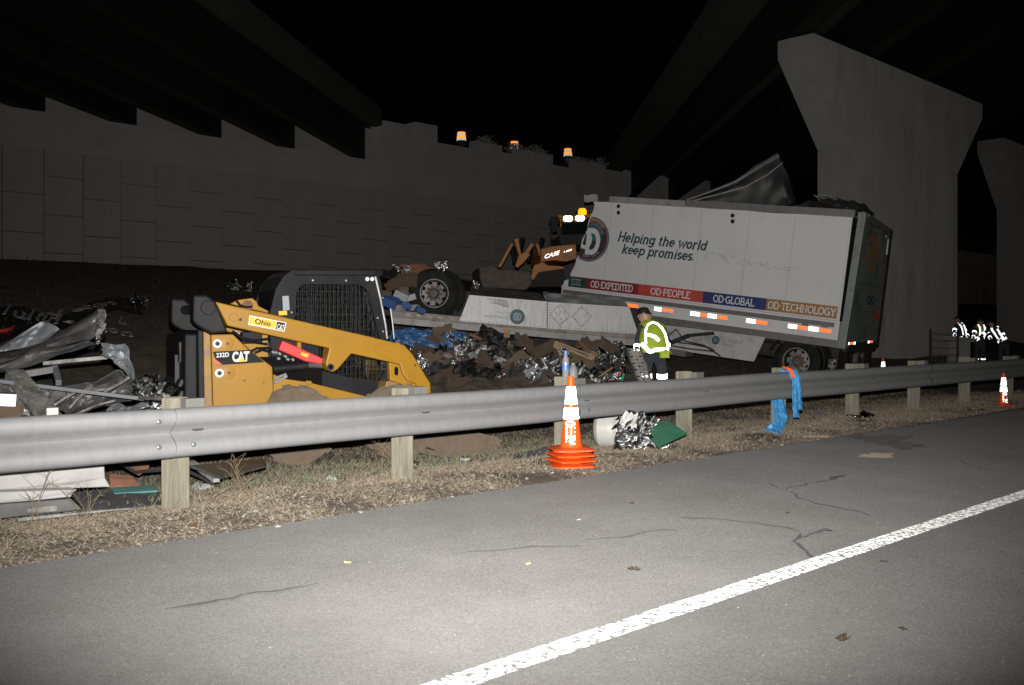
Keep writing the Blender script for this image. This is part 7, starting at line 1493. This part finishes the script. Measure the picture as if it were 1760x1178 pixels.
def firefighter(px, d, lean, yaw, label, vest_on, arm=.3):
    c = P(px, 567, d); Jp = stand_pose(lean, arm); t = person(label, Jp, [(a, b, (mi if mi else (0 if vest_on else 1))) for a, b, mi in B], ("vest", "uniform", "skin", "black"), (c.x, c.y, gz(c.x, c.y) - .10), yaw, .92, "people in reflective gear at far right")
    ch, wa, up, pe = (V(Jp[k][:3]) for k in ("chest", "waist", "upper", "pelvis"))
    ringband(t, wa, ch, -.35, -.02, .158, "retro_far", sx=1.05, sy=.8)
    for sx in (-.085, .085): tape(t, [wa + V((sx, -.128, 0)), ch + V((sx, -.150, 0)), up + V((sx * 1.1, -.128, 0)), up + V((sx * 1.1, -.02, .11))], .065, "retro_far")
    for a, b, k0, k1, r in (("shl", "ell", .5, .72, .076), ("ell", "wrl", .45, .8, .062), ("shr", "elr", .5, .72, .076), ("elr", "wrr", .45, .8, .062), ("knl", "anl", .5, .62, .078), ("knr", "anr", .5, .62, .078)): ringband(t, Jp[a], Jp[b], k0, k1, r, "retro_far")
    head_parts(t, Jp["head"][:3], .095, (-.3, -1, -.2)); hand(t, Jp["wrl"][:3], (0, -.6, -.6), (1, 0, 0), "uniform"); hand(t, Jp["wrr"][:3], (0, -.6, -.6), (-1, 0, 0), "uniform"); return t
firefighter(1655, 33.5, -.5, .5, "person in dark reflective gear, half hidden by the pier's edge", False, .9)
firefighter(1684, 33.0, .05, .1, "person in a yellow vest with two upright silver stripes, middle of the group", True, .6)
firefighter(1726, 32.4, -.75, -.5, "person in dark reflective gear leaning left, at the right of the group", False, 1.0)
# rail fence and concrete slab near them
fp = thing("wire_fence", "short wire fence with a thin post in front of the pier at right", "fence")
for px in (1599, 1646): mb = MB(); q = P(px, 640, 27.0); q.z = gz(q.x, q.y); mb.tube([q, q + V((0, 0, 1.25))], .03, 6); mb.build("post", M["tr_dark"], fp)
mb = MB()
for k in range(6): a = P(1599, 640, 27.0); b_ = P(1646, 640, 27.0); a.z = gz(a.x, a.y) + .2 + k * .19; b_.z = gz(b_.x, b_.y) + .2 + k * .19; mb.tube([a, a.lerp(b_, .5) + V((0, 0, -.03)), b_], .006, 4)
for k in range(9): a = P(1602 + k * 5, 640, 27.0); a.z = gz(a.x, a.y) + .15; mb.tube([a, a + V((0, 0, 1.05))], .005, 4)
mb.build("wire_mesh", M["tr_grey"], fp)
mb = MB(); q = P(1648, 583, 30.5); mb.box((q.x, q.y, q.z), (.75, .6, .12), Matrix.Rotation(.1, 3, "Y")); mb.box((q.x, q.y, (q.z + gz(q.x, q.y)) / 2 - .05), (.5, .5, q.z - gz(q.x, q.y) - .05)); tag(mb.build("stone_block", M["concrete"], smooth=False, bevel=.03), "dull stone block with a slab on top in front of the reflective people", "block")
crumpled("plastic_film", "white shiny plastic film just above the far guardrail at right", "plastic film", P(1628, 629, 17.2), (.32, .2, .07), "alu_bright", 700, (.2, 0, 0), None, .6, 10)
# operator in the wheel loader
oc = LF.inv(*ZL([(1155, 520)])[0], .8); Jo = stand_pose(0, .5)
for n in ("knl", "knr"): Jo[n] = (Jo[n][0], -.42, .82, .078)
for n in ("anl", "anr"): Jo[n] = (Jo[n][0], -.48, .45, .055)
for n in ("ftl", "ftr"): Jo[n] = (Jo[n][0], -.62, .40, .045)
ow = LF.m() @ oc
op = person("loader operator in a yellow vest sitting in the dark cab, partly hidden by the trailer", Jo, B, ("vest", "uniform", "skin", "black"), (ow.x, ow.y, ow.z - .75), 1.2); head_parts(op, Jo["head"][:3], .095, (0, -1, 0)); hand(op, Jo["wrl"][:3], (0, -1, 0), (1, 0, 0)); hand(op, Jo["wrr"][:3], (0, -1, 0), (-1, 0, 0))
ringband(op, Jo["waist"][:3], Jo["chest"][:3], -.2, .1, .16, "vest", "vest_band")
